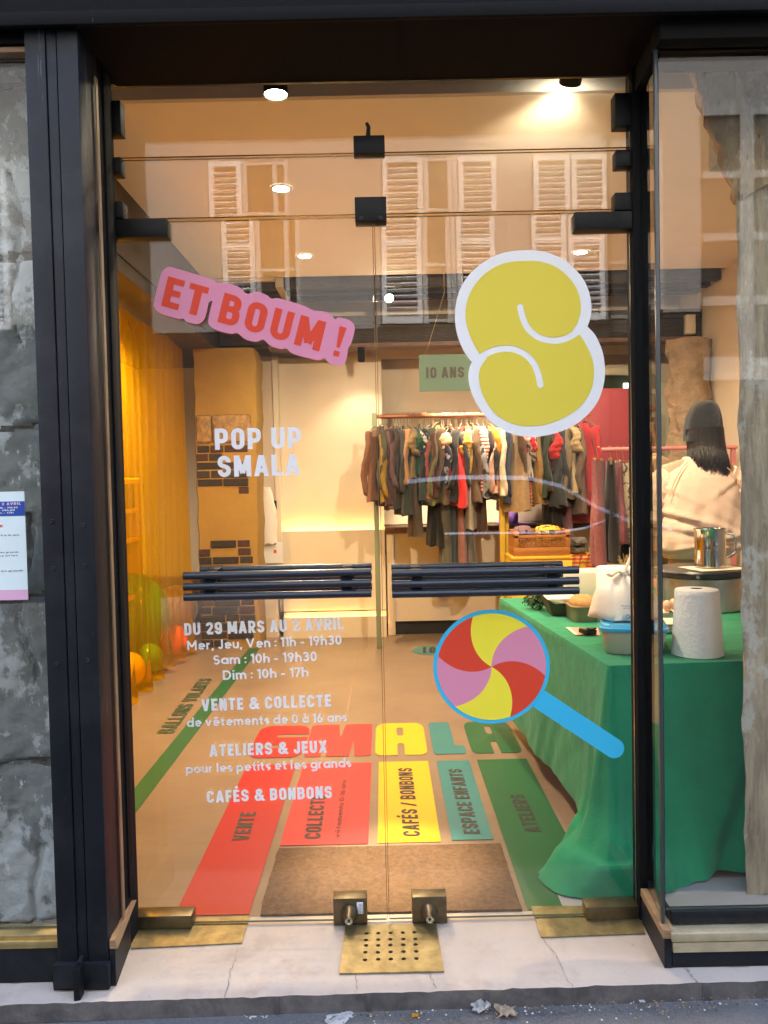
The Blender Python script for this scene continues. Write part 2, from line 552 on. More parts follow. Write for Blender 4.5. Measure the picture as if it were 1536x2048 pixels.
def contours(D, xs, ys):
    """outlines of the region D < 0"""
    segs = {}
    ny, nx = D.shape
    neg = D < 0

    def cut(i0, j0, i1, j1):
        a, b = D[j0, i0], D[j1, i1]
        k = a / (a - b)
        return (xs[i0] + (xs[i1] - xs[i0]) * k, ys[j0] + (ys[j1] - ys[j0]) * k)

    pts = {}
    for j in range(ny - 1):
        for i in range(nx - 1):
            c = (neg[j, i], neg[j, i + 1], neg[j + 1, i + 1], neg[j + 1, i])
            s = sum(c)
            if s == 0 or s == 4: continue
            E = []
            cor = ((i, j), (i + 1, j), (i + 1, j + 1), (i, j + 1))
            for k in range(4):
                if c[k] != c[(k + 1) % 4]:
                    a, b = cor[k], cor[(k + 1) % 4]
                    key = (min(a, b), max(a, b))
                    if key not in pts: pts[key] = cut(*key[0], *key[1])
                    E.append((key, c[k]))
            # walk with the inside on the left: leave at an edge going in->out, come from out->in
            outs = [e for e, ins in E if ins]
            ins_ = [e for e, ins in E if not ins]
            if len(outs) == 1: segs[outs[0]] = ins_[0]
            else:
                for e in outs:
                    segs[e] = min(ins_, key=lambda q: (pts[q][0] - pts[e][0]) ** 2 + (pts[q][1] - pts[e][1]) ** 2)
    loops = []
    while segs:
        k0, k = next(iter(segs.items()))
        loop = [k0]
        del segs[k0]
        while k != k0 and k in segs:
            loop.append(k)
            k = segs.pop(k)
        P = [pts[q] for q in loop]
        if len(P) < 6: continue
        out = []                                # drop points that lie on a straight run
        tol = (xs[1] - xs[0]) * 0.06
        for i, p in enumerate(P):
            a = out[-1] if out else P[-1]
            b = P[(i + 1) % len(P)]
            L = math.hypot(b[0] - a[0], b[1] - a[1])
            d = abs((b[0] - a[0]) * (p[1] - a[1]) - (b[1] - a[1]) * (p[0] - a[0])) / max(L, 1e-9)
            if d > tol or L > 0.25: out.append(p)
        if len(out) >= 3: loops.append(out)
    return loops


def _inside(p, l):
    c = False
    for a, b in zip(l, l[1:] + l[:1]):
        if (a[1] > p[1]) != (b[1] > p[1]) and p[0] < a[0] + (p[1] - a[1]) * (b[0] - a[0]) / (b[1] - a[1]): c = not c
    return c


def islands(L):
    """each outer outline together with the holes inside it"""
    dep = [sum(_inside(l[0], m) for m in L if m is not l) for l in L]
    return [[l] + [m for m, dm in zip(L, dep) if dm == d + 1 and _inside(m[0], l)] for l, d in zip(L, dep) if d % 2 == 0]


_G = {}


def glyph(ch, font, t):
    key = (ch, font, t)
    if key not in _G:
        if font == 'caps': W, paths, clip = caps(ch, t)
        else: W, paths, clip = geo(ch, t)
        n = 46
        xs = np.linspace(-0.12, W + 0.12, int((W + 0.24) * n) + 2)
        ys = np.linspace(-0.34, 1.38, int(1.72 * n) + 2)
        X, Y = np.meshgrid(xs, ys)
        if ch == '!' and font == 'caps':
            D1 = np.maximum(np.abs(X - .13) - (0.055 + 0.065 * np.clip((Y - .3) / .7, 0, 1)), np.abs(Y - .65) - .35)
            D2 = np.maximum(np.abs(X - .13) - .10, np.abs(Y - .09) - .09)
            D = np.minimum(D1, D2)
        else:
            D = stroke_sdf(paths, t, X, Y)
            if clip: D = np.maximum(D, np.maximum(-Y, Y - 1))
            if clip and ch in 'EFLTPRBDMNVAXZ2/': D = np.maximum(D, np.maximum(-X - (0.0 if ch not in 'VAX/' else .06), X - W - (0.0 if ch not in 'VAXR/' else .06)))
        L = contours(D, xs, ys)
        flat, tris = [], []
        for grp in islands(L):
            k = len(flat)
            flat += [p for l in grp for p in l]
            tris += [[i + k for i in tr] for tr in tessellate_polygon([[Vector((p[0], p[1], 0)) for p in l] for l in grp])]
        _G[key] = (W, flat, tris, L)
    return _G[key]


def text_mesh(mb, txt, p0, p1, up, font='caps', t=0.20, gap=0.13, space=0.30, mi=0, flip=False):
    """letters from p0 to p1 along the baseline, cap height and direction given by up (world vectors)"""
    p0, p1, up = Vector(p0), Vector(p1), Vector(up)
    x = 0
    place = []
    for ch in txt:
        if ch == ' ': x += space; continue
        W = glyph(ch, font, t)[0]
        place.append((ch, x))
        x += W + gap
    total = x - gap
    ex = (p1 - p0) / total
    for ch, x0 in place:
        W, flat, tris, L = glyph(ch, font, t)
        vs = [mb.bm.verts.new(p0 + ex * (x0 + p[0]) + up * p[1]) for p in flat]
        for tr in tris:
            try:
                mb.bm.faces.new([vs[i] for i in tr]).material_index = mi
            except ValueError: pass
    return total


def field_mesh(mb, D, xs, ys, fn, ext=None, mi=0):
    L = contours(D, xs, ys)
    for grp in islands(L): mb.poly([[fn(p[0], p[1]) for p in l] for l in grp], ext, mi)
    return L

# ================================================================== THE SETTING
STONE = mat('cream_limestone', (0.44, 0.385, 0.335), 0.7, var=0.10, vs=3, bump=0.15, bs=40)
layer(STONE, 7, 0.50, 0.72, (0.30, 0.235, 0.195), 0.6)
layer(STONE, 38, 0.64, 0.70, (0.22, 0.19, 0.18), 0.7)
layer(STONE, 90, 0.62, 0.68, (0.36, 0.31, 0.29), 0.6, axis_off=(9, 2, 0))
layer(STONE, 3.5, 0.56, 0.66, (0.40, 0.39, 0.40), 0.5, axis_off=(3, 1, 0))
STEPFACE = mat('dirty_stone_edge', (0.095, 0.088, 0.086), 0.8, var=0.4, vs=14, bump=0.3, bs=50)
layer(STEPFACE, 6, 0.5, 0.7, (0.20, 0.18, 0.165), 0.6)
ASPHALT = mat('asphalt', (0.105, 0.106, 0.112), 0.85, var=0.25, vs=120, bump=0.5, bs=220)
layer(ASPHALT, 3, 0.5, 0.75, (0.150, 0.151, 0.157), 0.7)
FLOORM = mat('waxed_tan_floor', (0.225, 0.160, 0.112), 0.30, var=0.14, vs=2.5, bump=0.03, bs=20)
layer(FLOORM, 30, 0.52, 0.7, (0.18, 0.122, 0.074), 0.6, stretch=(0.25, 1.5, 1))
GREYFLOOR = mat('grey_window_floor', (0.27, 0.275, 0.30), 0.6, var=0.08, vs=5)
PLASTER = mat('cream_plaster', (0.64, 0.55, 0.43), 0.8, var=0.04, vs=2, bump=0.05, bs=30)
CEILM = mat('white_ceiling', (0.80, 0.75, 0.66), 0.85, var=0.03, vs=3)
BULK = mat('grey_bulkhead', (0.50, 0.47, 0.44), 0.8, var=0.04, vs=3)
DARKBEAM = mat('dark_timber', (0.035, 0.027, 0.022), 0.7, var=0.5, vs=14, bump=0.4, bs=30, stretch=(1, 6, 6))
BROWNBEAM = mat('brown_steel_beam', (0.045, 0.034, 0.027), 0.5, var=0.25, vs=6)

# street, kerb-high doorstep, floor
mb = MB()
g = bmesh.ops.create_grid(mb.bm, x_segments=60, y_segments=40, size=1)
for v in mb.bm.verts:
    v.co = Vector((v.co.x * 9, -4.55 + v.co.y * 4.5, -0.050 + 0.015 * max(-1.2, min(1.2, v.co.x)) + 0.002 * math.sin(v.co.x * 37 + v.co.y * 23)))
tag(mb.build('pavement', ASPHALT), kind='structure')

mb = MB()
mb.box(-3, 3, -0.352, 0.04, -0.05, 0.0)
bmesh.ops.subdivide_edges(mb.bm, edges=[e for e in mb.bm.edges if abs(e.verts[0].co.x - e.verts[1].co.x) > 1], cuts=240)
for v in mb.bm.verts:
    if v.co.y < -0.3:
        v.co.y += 0.010 + 0.0165 * v.co.x
        k = math.sin(v.co.x * 61) * math.sin(v.co.x * 23 + 1) + 0.7 * math.sin(v.co.x * 137)
        v.co.y += 0.0016 * abs(k) + 0.006 * max(0, math.sin(v.co.x * 31) * math.sin(v.co.x * 83 + 2) - .45) if v.co.z > -0.01 else 0.0
        if v.co.z > -0.01: v.co.z -= 0.005 * max(0, math.sin(v.co.x * 19 + 2) * math.sin(v.co.x * 47) - 0.35)
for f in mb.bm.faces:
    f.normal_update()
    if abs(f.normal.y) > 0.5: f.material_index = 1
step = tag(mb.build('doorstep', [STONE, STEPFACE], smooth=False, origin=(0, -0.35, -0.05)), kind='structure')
CRACK = mat('crack_dirt', (0.24, 0.20, 0.18), 0.9)


def crack(pts, wd=0.0009):
    mb = MB()
    P = []
    for i, (a, b) in enumerate(zip(pts, pts[1:])):
        for k in range(5):
            t = k / 5
            q = Vector(a).lerp(Vector(b), t)
            P.append(q + Vector((random.uniform(-.003, .003), 0, 0)))
    P.append(Vector(pts[-1]))
    vs = []
    for i, q in enumerate(P):
        wv = wd * random.uniform(.2, 1.8)
        vs += [(q.x - wv, q.y, 0.0016), (q.x + wv, q.y, 0.0016)]
    mb.faces(vs, [(2 * i, 2 * i + 1, 2 * i + 3, 2 * i + 2) for i in range(len(P) - 1)])
    return mb.build('crack', CRACK, step, smooth=False)


crack([fl(*p) for p in ((475, 1893), (470, 1920), (462, 1940), (458, 1960), (447, 2000))])
crack([fl(*p) for p in ((712, 1950), (713, 1970), (711, 1986))])
crack([fl(*p) for p in ((1085, 1880), (1110, 1905), (1122, 1930), (1135, 1960), (1146, 1974))])
crack([fl(*p) for p in ((857, 1946), (865, 1960), (872, 1976))])
crack([fl(*p) for p in ((1372, 1938), (1382, 1950), (1394, 1966))], 0.003)
JOINT = mat('dark_mortar', (0.075, 0.07, 0.072), 0.9)
for x, hw in ((-0.295, 0.006), (-0.05, 0.007), (0.265, 0.006), (0.86, 0.012)):
    mb = MB(); mb.box(x - hw, x + hw, -0.3445 + 0.0165 * x, -0.335 + 0.0165 * x, -0.048, -0.004, 0.001)
    mb.build('mortar_joint', JOINT, step)

mb = MB(); mb.box(-3.2, 3.2, -0.30, 5.4, -0.09, -0.052)
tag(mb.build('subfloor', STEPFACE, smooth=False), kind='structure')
mb = MB(); mb.box(-2.35, 2.75, 0.04, 5.3, -0.05, 0.0)
tag(mb.build('floor', FLOORM, smooth=False), kind='structure')
# faint joints in the floor
mb = MB()
for (a, b) in (((-1.55, 2.2), (0.3, 2.35)), ((-1.5, 3.15), (0.2, 3.3)), ((-0.23, 2.1), (-0.2, 4.5)), ((-1.4, 1.3), (-.7, 1.36))):
    d = Vector((b[0] - a[0], b[1] - a[1], 0)).normalized(); n = Vector((-d.y, d.x, 0)) * 0.0022
    A, B = Vector((*a, 0.0012)), Vector((*b, 0.0012))
    mb.faces([A - n, A + n, B + n, B - n], [(0, 1, 2, 3)])
tag(mb.build('floor_joints', mat('floor_joint_filler', (0.36, 0.25, 0.16), 0.8), smooth=False), kind='structure')
mb = MB(); mb.box(0.79, 2.4, -0.235, 0.20, 0.004, 0.012)
tag(mb.build('floor_window_right', GREYFLOOR, smooth=False), kind='structure')
mb = MB(); mb.box(0.56, 0.79, 0.012, 0.20, 0.001, 0.004)
tag(mb.build('floor_door_strip', GREYFLOOR, smooth=False), kind='structure')


def struct(name, boxes, m, bev=0.0):
    mb = MB()
    for b in boxes: mb.box(*b, bev)
    return tag(mb.build(name, m, smooth=bool(bev)), kind='structure')


struct('wall_left', [(-2.45, -2.35, -0.25, 5.4, -0.05, 3.4)], PLASTER)
struct('wall_right', [(2.75, 2.85, -0.25, 5.4, -0.05, 3.4)], PLASTER)
struct('wall_back', [(-2.35, 2.75, 5.2, 5.3, -0.05, 3.4)], PLASTER)
struct('wall_over_counter', [(0.022, 2.74, 4.97, 5.02, 0.98, 2.52)], PLASTER)
struct('ceiling_front', [(-2.35, 2.75, -0.20, 0.99, 3.115, 3.2)], BULK)
struct('ceiling_middle', [(-1.36, 2.75, 1.0, 3.80, 3.0, 3.10)], CEILM)
struct('ceiling_back', [(-1.36, 2.75, 3.80, 5.2, 3.22, 3.3)], mat('dark_ceiling_boards', (0.10, 0.085, 0.075), 0.8, var=0.3, vs=10))
struct('ceiling_bulkhead', [(-2.35, 2.75, 0.97, 0.998, 3.0, 3.115)], BULK)
# the brown boxed beam along the left wall
struct('ceiling_beam_left', [(-2.35, -1.36, 1.0, 5.19, 2.52, 3.12)], BROWNBEAM)
bl = struct('ceiling_ledge_left', [(-1.358, -1.352, 1.0, 3.8, 2.60, 2.72)], BROWNBEAM)
# joists in the open well behind the lowered ceiling
for i, y in enumerate((3.93, 4.13, 4.34)):
    j = struct('ceiling_joist_%d' % (i + 1), [(-1.35, 2.74, y - .035, y + .035, 2.935 + .0, 3.215)], DARKBEAM)
struct('ceiling_trimmer', [(-0.80, -0.74, 3.82, 4.55, 2.93, 3.2)], BULK)
struct('ceiling_well_side', [(-1.35, -0.805, 3.82, 4.55, 2.99, 3.05)], CEILM)
# main beam across the room
mb = MB()
mb.box(-1.35, 2.74, 4.28, 4.42, 2.56, 2.71, 0.006)
mb.box(-1.35, 2.74, 4.27, 4.43, 2.712, 2.79, 0.004)
tag(mb.build('ceiling_beam_back', DARKBEAM), kind='structure')
struct('ceiling_beam_plank', [(-0.93, 2.74, 4.26, 4.44, 2.525, 2.557)], mat('red_brown_timber', (0.13, 0.07, 0.045), 0.6, var=0.4, vs=12, stretch=(1, 8, 8)))
# wall above and behind the beam, the white panel below with its lit ledge
struct('wall_above_beam', [(-1.35, 2.74, 4.76, 4.80, 2.50, 3.21)], PLASTER)
struct('wall_niche', [(-1.35, -0.955, 4.62, 4.70, 0.0, 2.52)], mat('beige_plaster', (0.55, 0.44, 0.33), 0.8, var=0.05, vs=3))
struct('wall_panel_back', [(-0.95, 0.02, 4.72, 4.755, 0.22, 2.52), (-0.95, -0.905, 4.60, 4.718, 0.72, 2.52)], PLASTER)
struct('wall_wainscot', [(-0.90, 0.02, 4.60, 4.63, 0.235, 0.955)], PLASTER)
struct('wall_skirting', [(-0.90, 0.02, 4.535, 4.555, 0.0, 0.185)], PLASTER)
struct('wall_skirting_back', [(-0.90, 0.02, 4.60, 4.63, 0.0, 0.225)], PLASTER)
LED = emit('warm_led_strip', (1.0, 0.66, 0.24), 11.0)


def ledstrip(nm, lab, x0, x1, y, z):
    mb = MB(); mb.box(x0, x1, y, y + 0.012, z, z + 0.006)
    return tag(mb.build(nm, LED, smooth=False), lab, 'led strip')


ledstrip('led_strip', 'warm led strip glowing behind the top of the white wainscot', -0.88, 0.0, 4.672, 0.90)
ledstrip('led_strip', 'warm led strip glowing behind the low white skirting', -0.88, 0.0, 4.572, 0.12)

# ================================================================== SHOPFRONT
front = thing('shopfront', 'anthracite painted shopfront frame round the glass doors and windows', 'shopfront', (0, -0.26, 0))
mb = MB()
mb.box(-3, 3, -0.30, 0.012, 2.578, 3.35)
mb.box(-3, 3, -0.318, -0.302, 2.565, 2.60, 0.003)
mb.build('fascia', PAINT2, front)
mb = MB(); mb.box(-0.76, 0.79, -0.298, 0.010, 2.570, 2.576)
mb.build('soffit', mat('brown_black_soffit', (0.0065, 0.0055, 0.005), 0.8, spec=.1), front, smooth=False)
# left post with two grooves
mb = MB()
mb.box(-0.900, -0.846, -0.292, -0.20, 0.0, 2.575, 0.003)
mb.box(-0.8435, -0.818, -0.289, -0.20, 0.0, 2.575, 0.002)
mb.box(-0.8155, -0.760, -0.292, -0.20, 0.0, 2.575, 0.003)
mb.box(-0.898, -0.762, -0.198, -0.15, 0.0, 2.575)
mb.build('post', PAINT, front)
mb = MB()
mb.box(-0.906, -0.754, -0.312, -0.293, 0.005, 0.075, 0.004)
bmesh.ops.subdivide_edges(mb.bm, edges=list(mb.bm.edges), cuts=2)
mb.build('post_foot', PAINT, front, jitter=0.0018)
mb = MB(); mb.box(-0.838, -0.820, -0.345, -0.313, -0.06, 0.085, 0.003); mb.tube([(-0.829, -0.322, 0.083), (-0.829, -0.30, 0.092)], 0.007, 8)
mb.build('iron_bar', BLACK, front)
for z in (1.27, 1.15, 0.90):
    for x in (-0.872, -0.788):
        mb = MB(); mb.lathe([(0.0065, 0), (0.0065, -0.0022), (0.004, -0.0035), (0.001, -0.0015)], (x, -0.292, z + random.uniform(-.01, .01)), 12, 'y')
        mb.build('screw_head', PAINT, front)
# left return: bronze strip, glazed stile, plinth
mb = MB(); mb.box(-0.7565, -0.7525, -0.187, -0.170, 0.13, 2.50); mb.build('bronze_strip', mat('bronze_strip', (0.28, 0.19, 0.11), 0.5, 0.3, var=0.3, vs=30, stretch=(1, 1, .3)), front)
mb = MB()
mb.box(-0.80, -0.763, -0.148, -0.028, 0.0, 2.575)
mb.box(-0.84, -0.783, -0.026, 0.04, 0.0, 2.575, 0.003)
mb.box(-0.762, -0.757, -0.11, -0.06, 0.15, 2.56, 0.001)
mb.build('jamb', mat('matt_black_jamb', (0.007, 0.007, 0.008), 0.8, spec=0.15), front)
mb = MB(); mb.faces([(-0.757, -0.29, 0.105), (-0.735, -0.29, 0.105), (-0.765, -0.02, 0.105), (-0.785, -0.02, 0.105), (-0.757, -0.29, 0.128), (-0.742, -0.29, 0.128), (-0.77, -0.02, 0.128), (-0.785, -0.02, 0.128)],
                    [(0, 1, 2, 3), (7, 6, 5, 4), (0, 4, 5, 1), (1, 5, 6, 2), (2, 6, 7, 3), (3, 7, 4, 0)]); mb.build('sill_trim', WOODTRIM, front, smooth=False)
mb = MB(); mb.faces([(-0.757, -0.29, 0.001), (-0.742, -0.29, 0.001), (-0.772, -0.02, 0.001), (-0.785, -0.02, 0.001), (-0.757, -0.29, 0.104), (-0.742, -0.29, 0.104), (-0.772, -0.02, 0.104), (-0.785, -0.02, 0.104)],
                    [(0, 1, 2, 3), (7, 6, 5, 4), (0, 4, 5, 1), (1, 5, 6, 2), (2, 6, 7, 3), (3, 7, 4, 0)]); mb.build('plinth', PAINT, front, smooth=False)
# right jamb and return plinth
mb = MB()
mb.box(0.778, 0.804, -0.03, 0.035, 0.0, 2.575, 0.002)
mb.box(0.806, 0.832, -0.022, 0.035, 0.0, 2.575, 0.002)
mb.box(0.8035, 0.8065, -0.010, 0.03, 0.0, 2.575)
mb.build('jamb', PAINT2, front)


def wedge(y0, y1, x0a, x1a, x0b, x1b, z0, z1):
    return ([(x0a, y0, z0), (x1a, y0, z0), (x1b, y1, z0), (x0b, y1, z0), (x0a, y0, z1), (x1a, y0, z1), (x1b, y1, z1), (x0b, y1, z1)],
            [(3, 2, 1, 0), (4, 5, 6, 7), (0, 1, 5, 4), (1, 2, 6, 5), (2, 3, 7, 6), (3, 0, 4, 7)])


mb = MB(); mb.faces(*wedge(-0.262, -0.035, 0.770, 0.79, 0.782, 0.80, 0.001, 0.082)); mb.build('plinth', PAINT, front, smooth=False)
mb = MB(); mb.faces(*wedge(-0.262, -0.035, 0.767, 0.792, 0.779, 0.80, 0.084, 0.106)); mb.build('sill_trim', WOODTRIM, front, smooth=False)
# right window: plinth, two brass sills, bottom rail, head rail
mb = MB(); mb.box(0.792, 3, -0.262, -0.20, 0.001, 0.043, 0.002); mb.build('plinth', PAINT, front)
mb = MB(); mb.box(0.793, 3, -0.267, -0.20, 0.046, 0.074, 0.0015); mb.build('brass_sill', BRIGHT_BRASS, front)
mb = MB(); mb.box(0.788, 3, -0.272, -0.20, 0.079, 0.103, 0.002); mb.build('brass_sill', BRIGHT_BRASS, front)
mb = MB(); mb.box(0.80, 3, -0.235, -0.205, 0.106, 0.145, 0.004); mb.box(0.80, 0.815, -0.2, -0.035, 0.106, 0.130, 0.002); mb.build('bottom_rail', PAINT, front)
mb = MB(); mb.box(0.775, 3, -0.275, -0.20, 2.52, 2.573, 0.002); mb.faces(*wedge(-0.20, -0.03, 0.775, 0.80, 0.785, 0.806, 2.50, 2.565)); mb.build('head_rail', PAINT2, front)
# left window
mb = MB(); mb.box(-3, -0.902, -0.268, -0.20, 0.001, 0.098, 0.002); mb.build('plinth', PAINT, front)
mb = MB(); mb.box(-3, -0.902, -0.275, -0.20, 0.101, 0.121, 0.002); mb.box(-3, -0.902, -0.266, -0.21, 0.122, 0.134, 0.002); mb.build('brass_sill', mat('golden_brass_sill', (0.55, 0.42, 0.18), 0.35, 0.8, var=0.25, vs=14), front)
mb = MB(); mb.box(-3, -0.902, -0.272, -0.20, 2.545, 2.573, 0.002); mb.build('head_rail', PAINT2, front)
mb = MB(); mb.box(-3, -0.902, -0.262, -0.215, 2.528, 2.543, 0.002); mb.build('head_trim', WOODTRIM, front)


def pane_mesh(x0, x1, z0, z1, y, th=0.010, tilt=(0, 0), cut=None):
    """thin glass slab, tilt = (dy per metre of x, dy per metre of z)"""
    mb = MB()
    xc, zc = (x0 + x1) / 2, (z0 + z1) / 2
    V = []
    for yy in (-th / 2, th / 2):
        for (x, z) in ((x0, z0), (x1, z0), (x1, z1), (x0, z1)):
            V.append((x, y + yy + (x - xc) * tilt[0] + (z - zc) * tilt[1], z))
    mb.faces(V, [(0, 1, 2, 3), (7, 6, 5, 4)], 0)
    mb.faces(V, [(0, 4, 5, 1), (1, 5, 6, 2), (2, 6, 7, 3), (3, 7, 4, 0)], 1)
    return mb


# ---- right shop window: pane, return pane, corner bead
win = thing('shop_window', 'glass corner window right of the doors with the white paper roll behind', 'window', (1.6, -0.235, 0.106))
pane_mesh(0.786, 2.98, 0.146, 2.52, -0.222, 0.010, (0.0, 0.0)).build('pane', [GLASS, GLASS_EDGE], win, smooth=False)
mb = MB()
mb.faces(*wedge(-0.214, -0.024, 0.782, 0.786, 0.800, 0.804, 0.107, 2.50))
mb.build('pane', [glass_mat('return_glass', (0.95, 0.97, 0.96), 0.05)], win, smooth=False)
mb = MB(); mb.box(0.7745, 0.7845, -0.229, -0.2155, 0.107, 2.52, 0.002); mb.build('corner_bead', mat('grey_green_silicone', (0.045, 0.055, 0.055), 0.3), win)
winl = thing('shop_window', 'glass window left of the dark post in front of the rough stone pier', 'window', (-1.9, -0.235, 0.13))
pane_mesh(-2.98, -0.903, 0.135, 2.527, -0.235, 0.010, (0.006, 0)).build('pane', [GLASS, GLASS_EDGE], winl, smooth=False)


# ---- transoms and doors
def bracket(name, x0, x1, z0, z1, parent, m=BLACK, y0=-0.022, y1=0.022, bev=0.002):
    mb = MB(); mb.box(x0, x1, y0, y1, z0, z1, bev)
    return mb.build(name, m, parent)


tr = thing('transom_pane', 'upper clear glass transom directly under the dark soffit', 'transom', (0, 0, 2.352), 'glass transoms over the doors')
pane_mesh(-0.782, 0.777, 2.352, 2.566, 0, 0.010, (0.0, 0.045)).build('pane', [GLASS, GLASS_EDGE], tr, smooth=False)
bracket('bracket', -0.785, -0.740, 2.418, 2.515, tr); bracket('bracket', 0.729, 0.780, 2.409, 2.506, tr)
tr2 = thing('transom_pane', 'lower glass transom between the doors and the upper pane', 'transom', (0, 0, 2.175), 'glass transoms over the doors')
pane_mesh(-0.782, 0.777, 2.172, 2.346, 0, 0.010, (0.001, 0.0)).build('pane', [GLASS, GLASS_EDGE], tr2, smooth=False)
for (x0, x1, z0, z1) in ((-0.786, -0.744, 2.300, 2.349), (-0.786, -0.742, 2.170, 2.219), (0.732, 0.780, 2.291, 2.340), (0.727, 0.780, 2.162, 2.214)):
    bracket('bracket', x0, x1, z0, z1, tr2)
# clamps joining the panes in the middle
cl = bracket('clamp_plate', -0.050, 0.043, 2.344, 2.398, tr, y0=-0.020, y1=0.020)
mb = MB(); mb.tube([(-0.006, -0.012, 2.399), (-0.004, -0.014, 2.425), (-0.010, -0.014, 2.436)], [0.007, 0.006, 0.005], 8); mb.build('latch_pin', BLACK, tr)
cl = bracket('clamp_plate', -0.050, 0.044, 2.142, 2.216, tr2, y0=-0.024, y1=0.024)
for x in (-0.032, 0.026):
    mb = MB(); mb.lathe([(0.007, 0), (0.007, -0.002), (0.004, -0.003)], (x, -0.024, 2.152), 12, 'y'); mb.build('screw_head', PAINT, tr2)


def door(side):
    L = side < 0
    root = thing('glass_door', ('left frameless glass door carrying the white lettering' if L else 'right frameless glass door carrying the round lollipop sticker'), 'door', (-0.39 if L else 0.39, 0, 0), 'pair of frameless glass doors')
    x0, x1 = (-0.780, -0.0005) if L else (0.0095, 0.776)
    pane_mesh(x0, x1, 0.010, 2.163, 0, 0.010, (-0.0075, 0.002) if L else (0.003, 0.0015)).build('pane', [GLASS, GLASS_EDGE], root, smooth=False)
    mb = MB(); xm = x1 + 0.001 if L else x0 - 0.003
    mb.box(xm, xm + 0.002, -0.005, 0.005, 0.01, 2.14); mb.build('edge_seal', mat('amber_edge_seal', (0.22, 0.14, 0.06), 0.3), root)
    # top and bottom pivots
    if L: bracket('top_pivot', -0.780, -0.611, 2.112, 2.164, root, y0=-0.026, y1=0.026); bracket('bottom_pivot', -0.777, -0.600, 0.006, 0.046, root, BRONZE, -0.028, 0.028)
    else: bracket('top_pivot', 0.606, 0.778, 2.106, 2.158, root, y0=-0.026, y1=0.026); bracket('bottom_pivot', 0.614, 0.776, 0.006, 0.047, root, BRONZE, -0.028, 0.028)
    # push handle of six tubes
    a, b = (-0.584, -0.024) if L else (0.037, 0.595)
    ai, bi = (a + 0.022, b) if L else (a, b - 0.022)
    zs = (1.098, 1.0655, 1.034) if L else (1.092, 1.0595, 1.030)
    h = bpy.data.objects.new('push_handle', None); COL.objects.link(h); h.parent = root; h.empty_display_size = .05
    ORG[h.name] = ORG[root.name]
    for z in zs:
        mb = MB(); mb.tube([(a, -0.062, z), (a + .001, -0.062, z), (b - .001, -0.062, z), (b, -0.062, z)], [0.0105, 0.0118, 0.0118, 0.0105], 18); mb.build('bar', NAVY_TUBE, h)
    for z in zs:
        mb = MB(); mb.tube([(ai, 0.058, z + .004), (bi, 0.058, z + .004)], 0.0118, 18); mb.build('bar', NAVY_TUBE, h)
    for x in ((a + 0.075, b - 0.075)):
        mb = MB(); mb.box(x - .016, x + .016, -0.055, -0.005, zs[2] - .008, zs[0] + .008, 0.002); mb.box(x - .016, x + .016, 0.005, 0.050, zs[2] - .004, zs[0] + .012, 0.002)
        mb.build('bracket', BLACK, h)
    # floor lock
    x0, x1 = (-0.164, -0.060) if L else (0.079, 0.186)
    pl = bracket('lock_plate', x0, x1, 0.004, 0.088, root, BRONZE, -0.024, 0.024, 0.0025)
    xc = (x0 + x1) / 2 - 0.002
    mb = MB(); mb.lathe([(0.027, 0.0), (0.027, -0.006), (0.024, -0.012), (0.013, -0.034), (0.0125, -0.040)], (xc, -0.0245, 0.042), 30, 'y'); mb.build('lock_cone', BRONZE, root)
    mb = MB(); mb.lathe([(0.0115, -0.0), (0.0115, -0.006), (0.009, -0.007), (0.009, -0.004)], (xc, -0.0645, 0.042), 24, 'y'); mb.build('lock_barrel', STEEL, root)
    mb = MB(); mb.lathe([(0.0042, 0), (0.0042, -0.0008)], (xc, -0.0688, 0.0425), 14, 'y'); mb.box(xc - .0012, xc + .0012, -0.0697, -0.0688, .036, .0425); mb.build('keyhole', INK, root)
    if L:
        mb = MB(); mb.box(-0.091, -0.072, -0.0262, -0.0248, 0.040, 0.076, 0.0005); st = mb.build('label_sticker', WHITE_VINYL, root)
        mb = MB()
        for i in range(4):
            for k in range(7 if i else 5):
                mb.box(-0.0895 + i * .0045, -0.0895 + i * .0045 + .0022, -0.0269, -0.0264, 0.0425 + k * .0045, 0.0425 + k * .0045 + .0030)
        mb.build('print', mat('pale_blue_ink', (0.12, 0.16, 0.24), .6), root)
    return root


door(-1)
door(1)

# ---- brass plates let into the step and floor
mb = MB()
mb.faces([fl(262, 1898, .002), fl(484, 1887, .002), fl(500, 1833, .002), fl(262, 1845, .002)], [(0, 1, 2, 3)])
b = bmesh.ops.extrude_face_region(mb.bm, geom=list(mb.bm.faces)); bmesh.ops.translate(mb.bm, verts=[v for v in b['geom'] if isinstance(v, bmesh.types.BMVert)], vec=(0, 0, .003))
tag(mb.build('brass_floor_plate', BRASS, smooth=False), 'brass pivot plate under the left door by the dark post', 'floor plate', 'brass pivot plates in the threshold')
mb = MB()
mb.faces([fl(1082, 1876, .002), fl(1290, 1868, .002), fl(1276, 1812, .002), fl(1062, 1814, .002)], [(0, 1, 2, 3)])
b = bmesh.ops.extrude_face_region(mb.bm, geom=list(mb.bm.faces)); bmesh.ops.translate(mb.bm, verts=[v for v in b['geom'] if isinstance(v, bmesh.types.BMVert)], vec=(0, 0, .003))
tag(mb.build('brass_floor_plate', BRASS, smooth=False), 'brass pivot plate under the right door ending the green stripe', 'floor plate', 'brass pivot plates in the threshold')
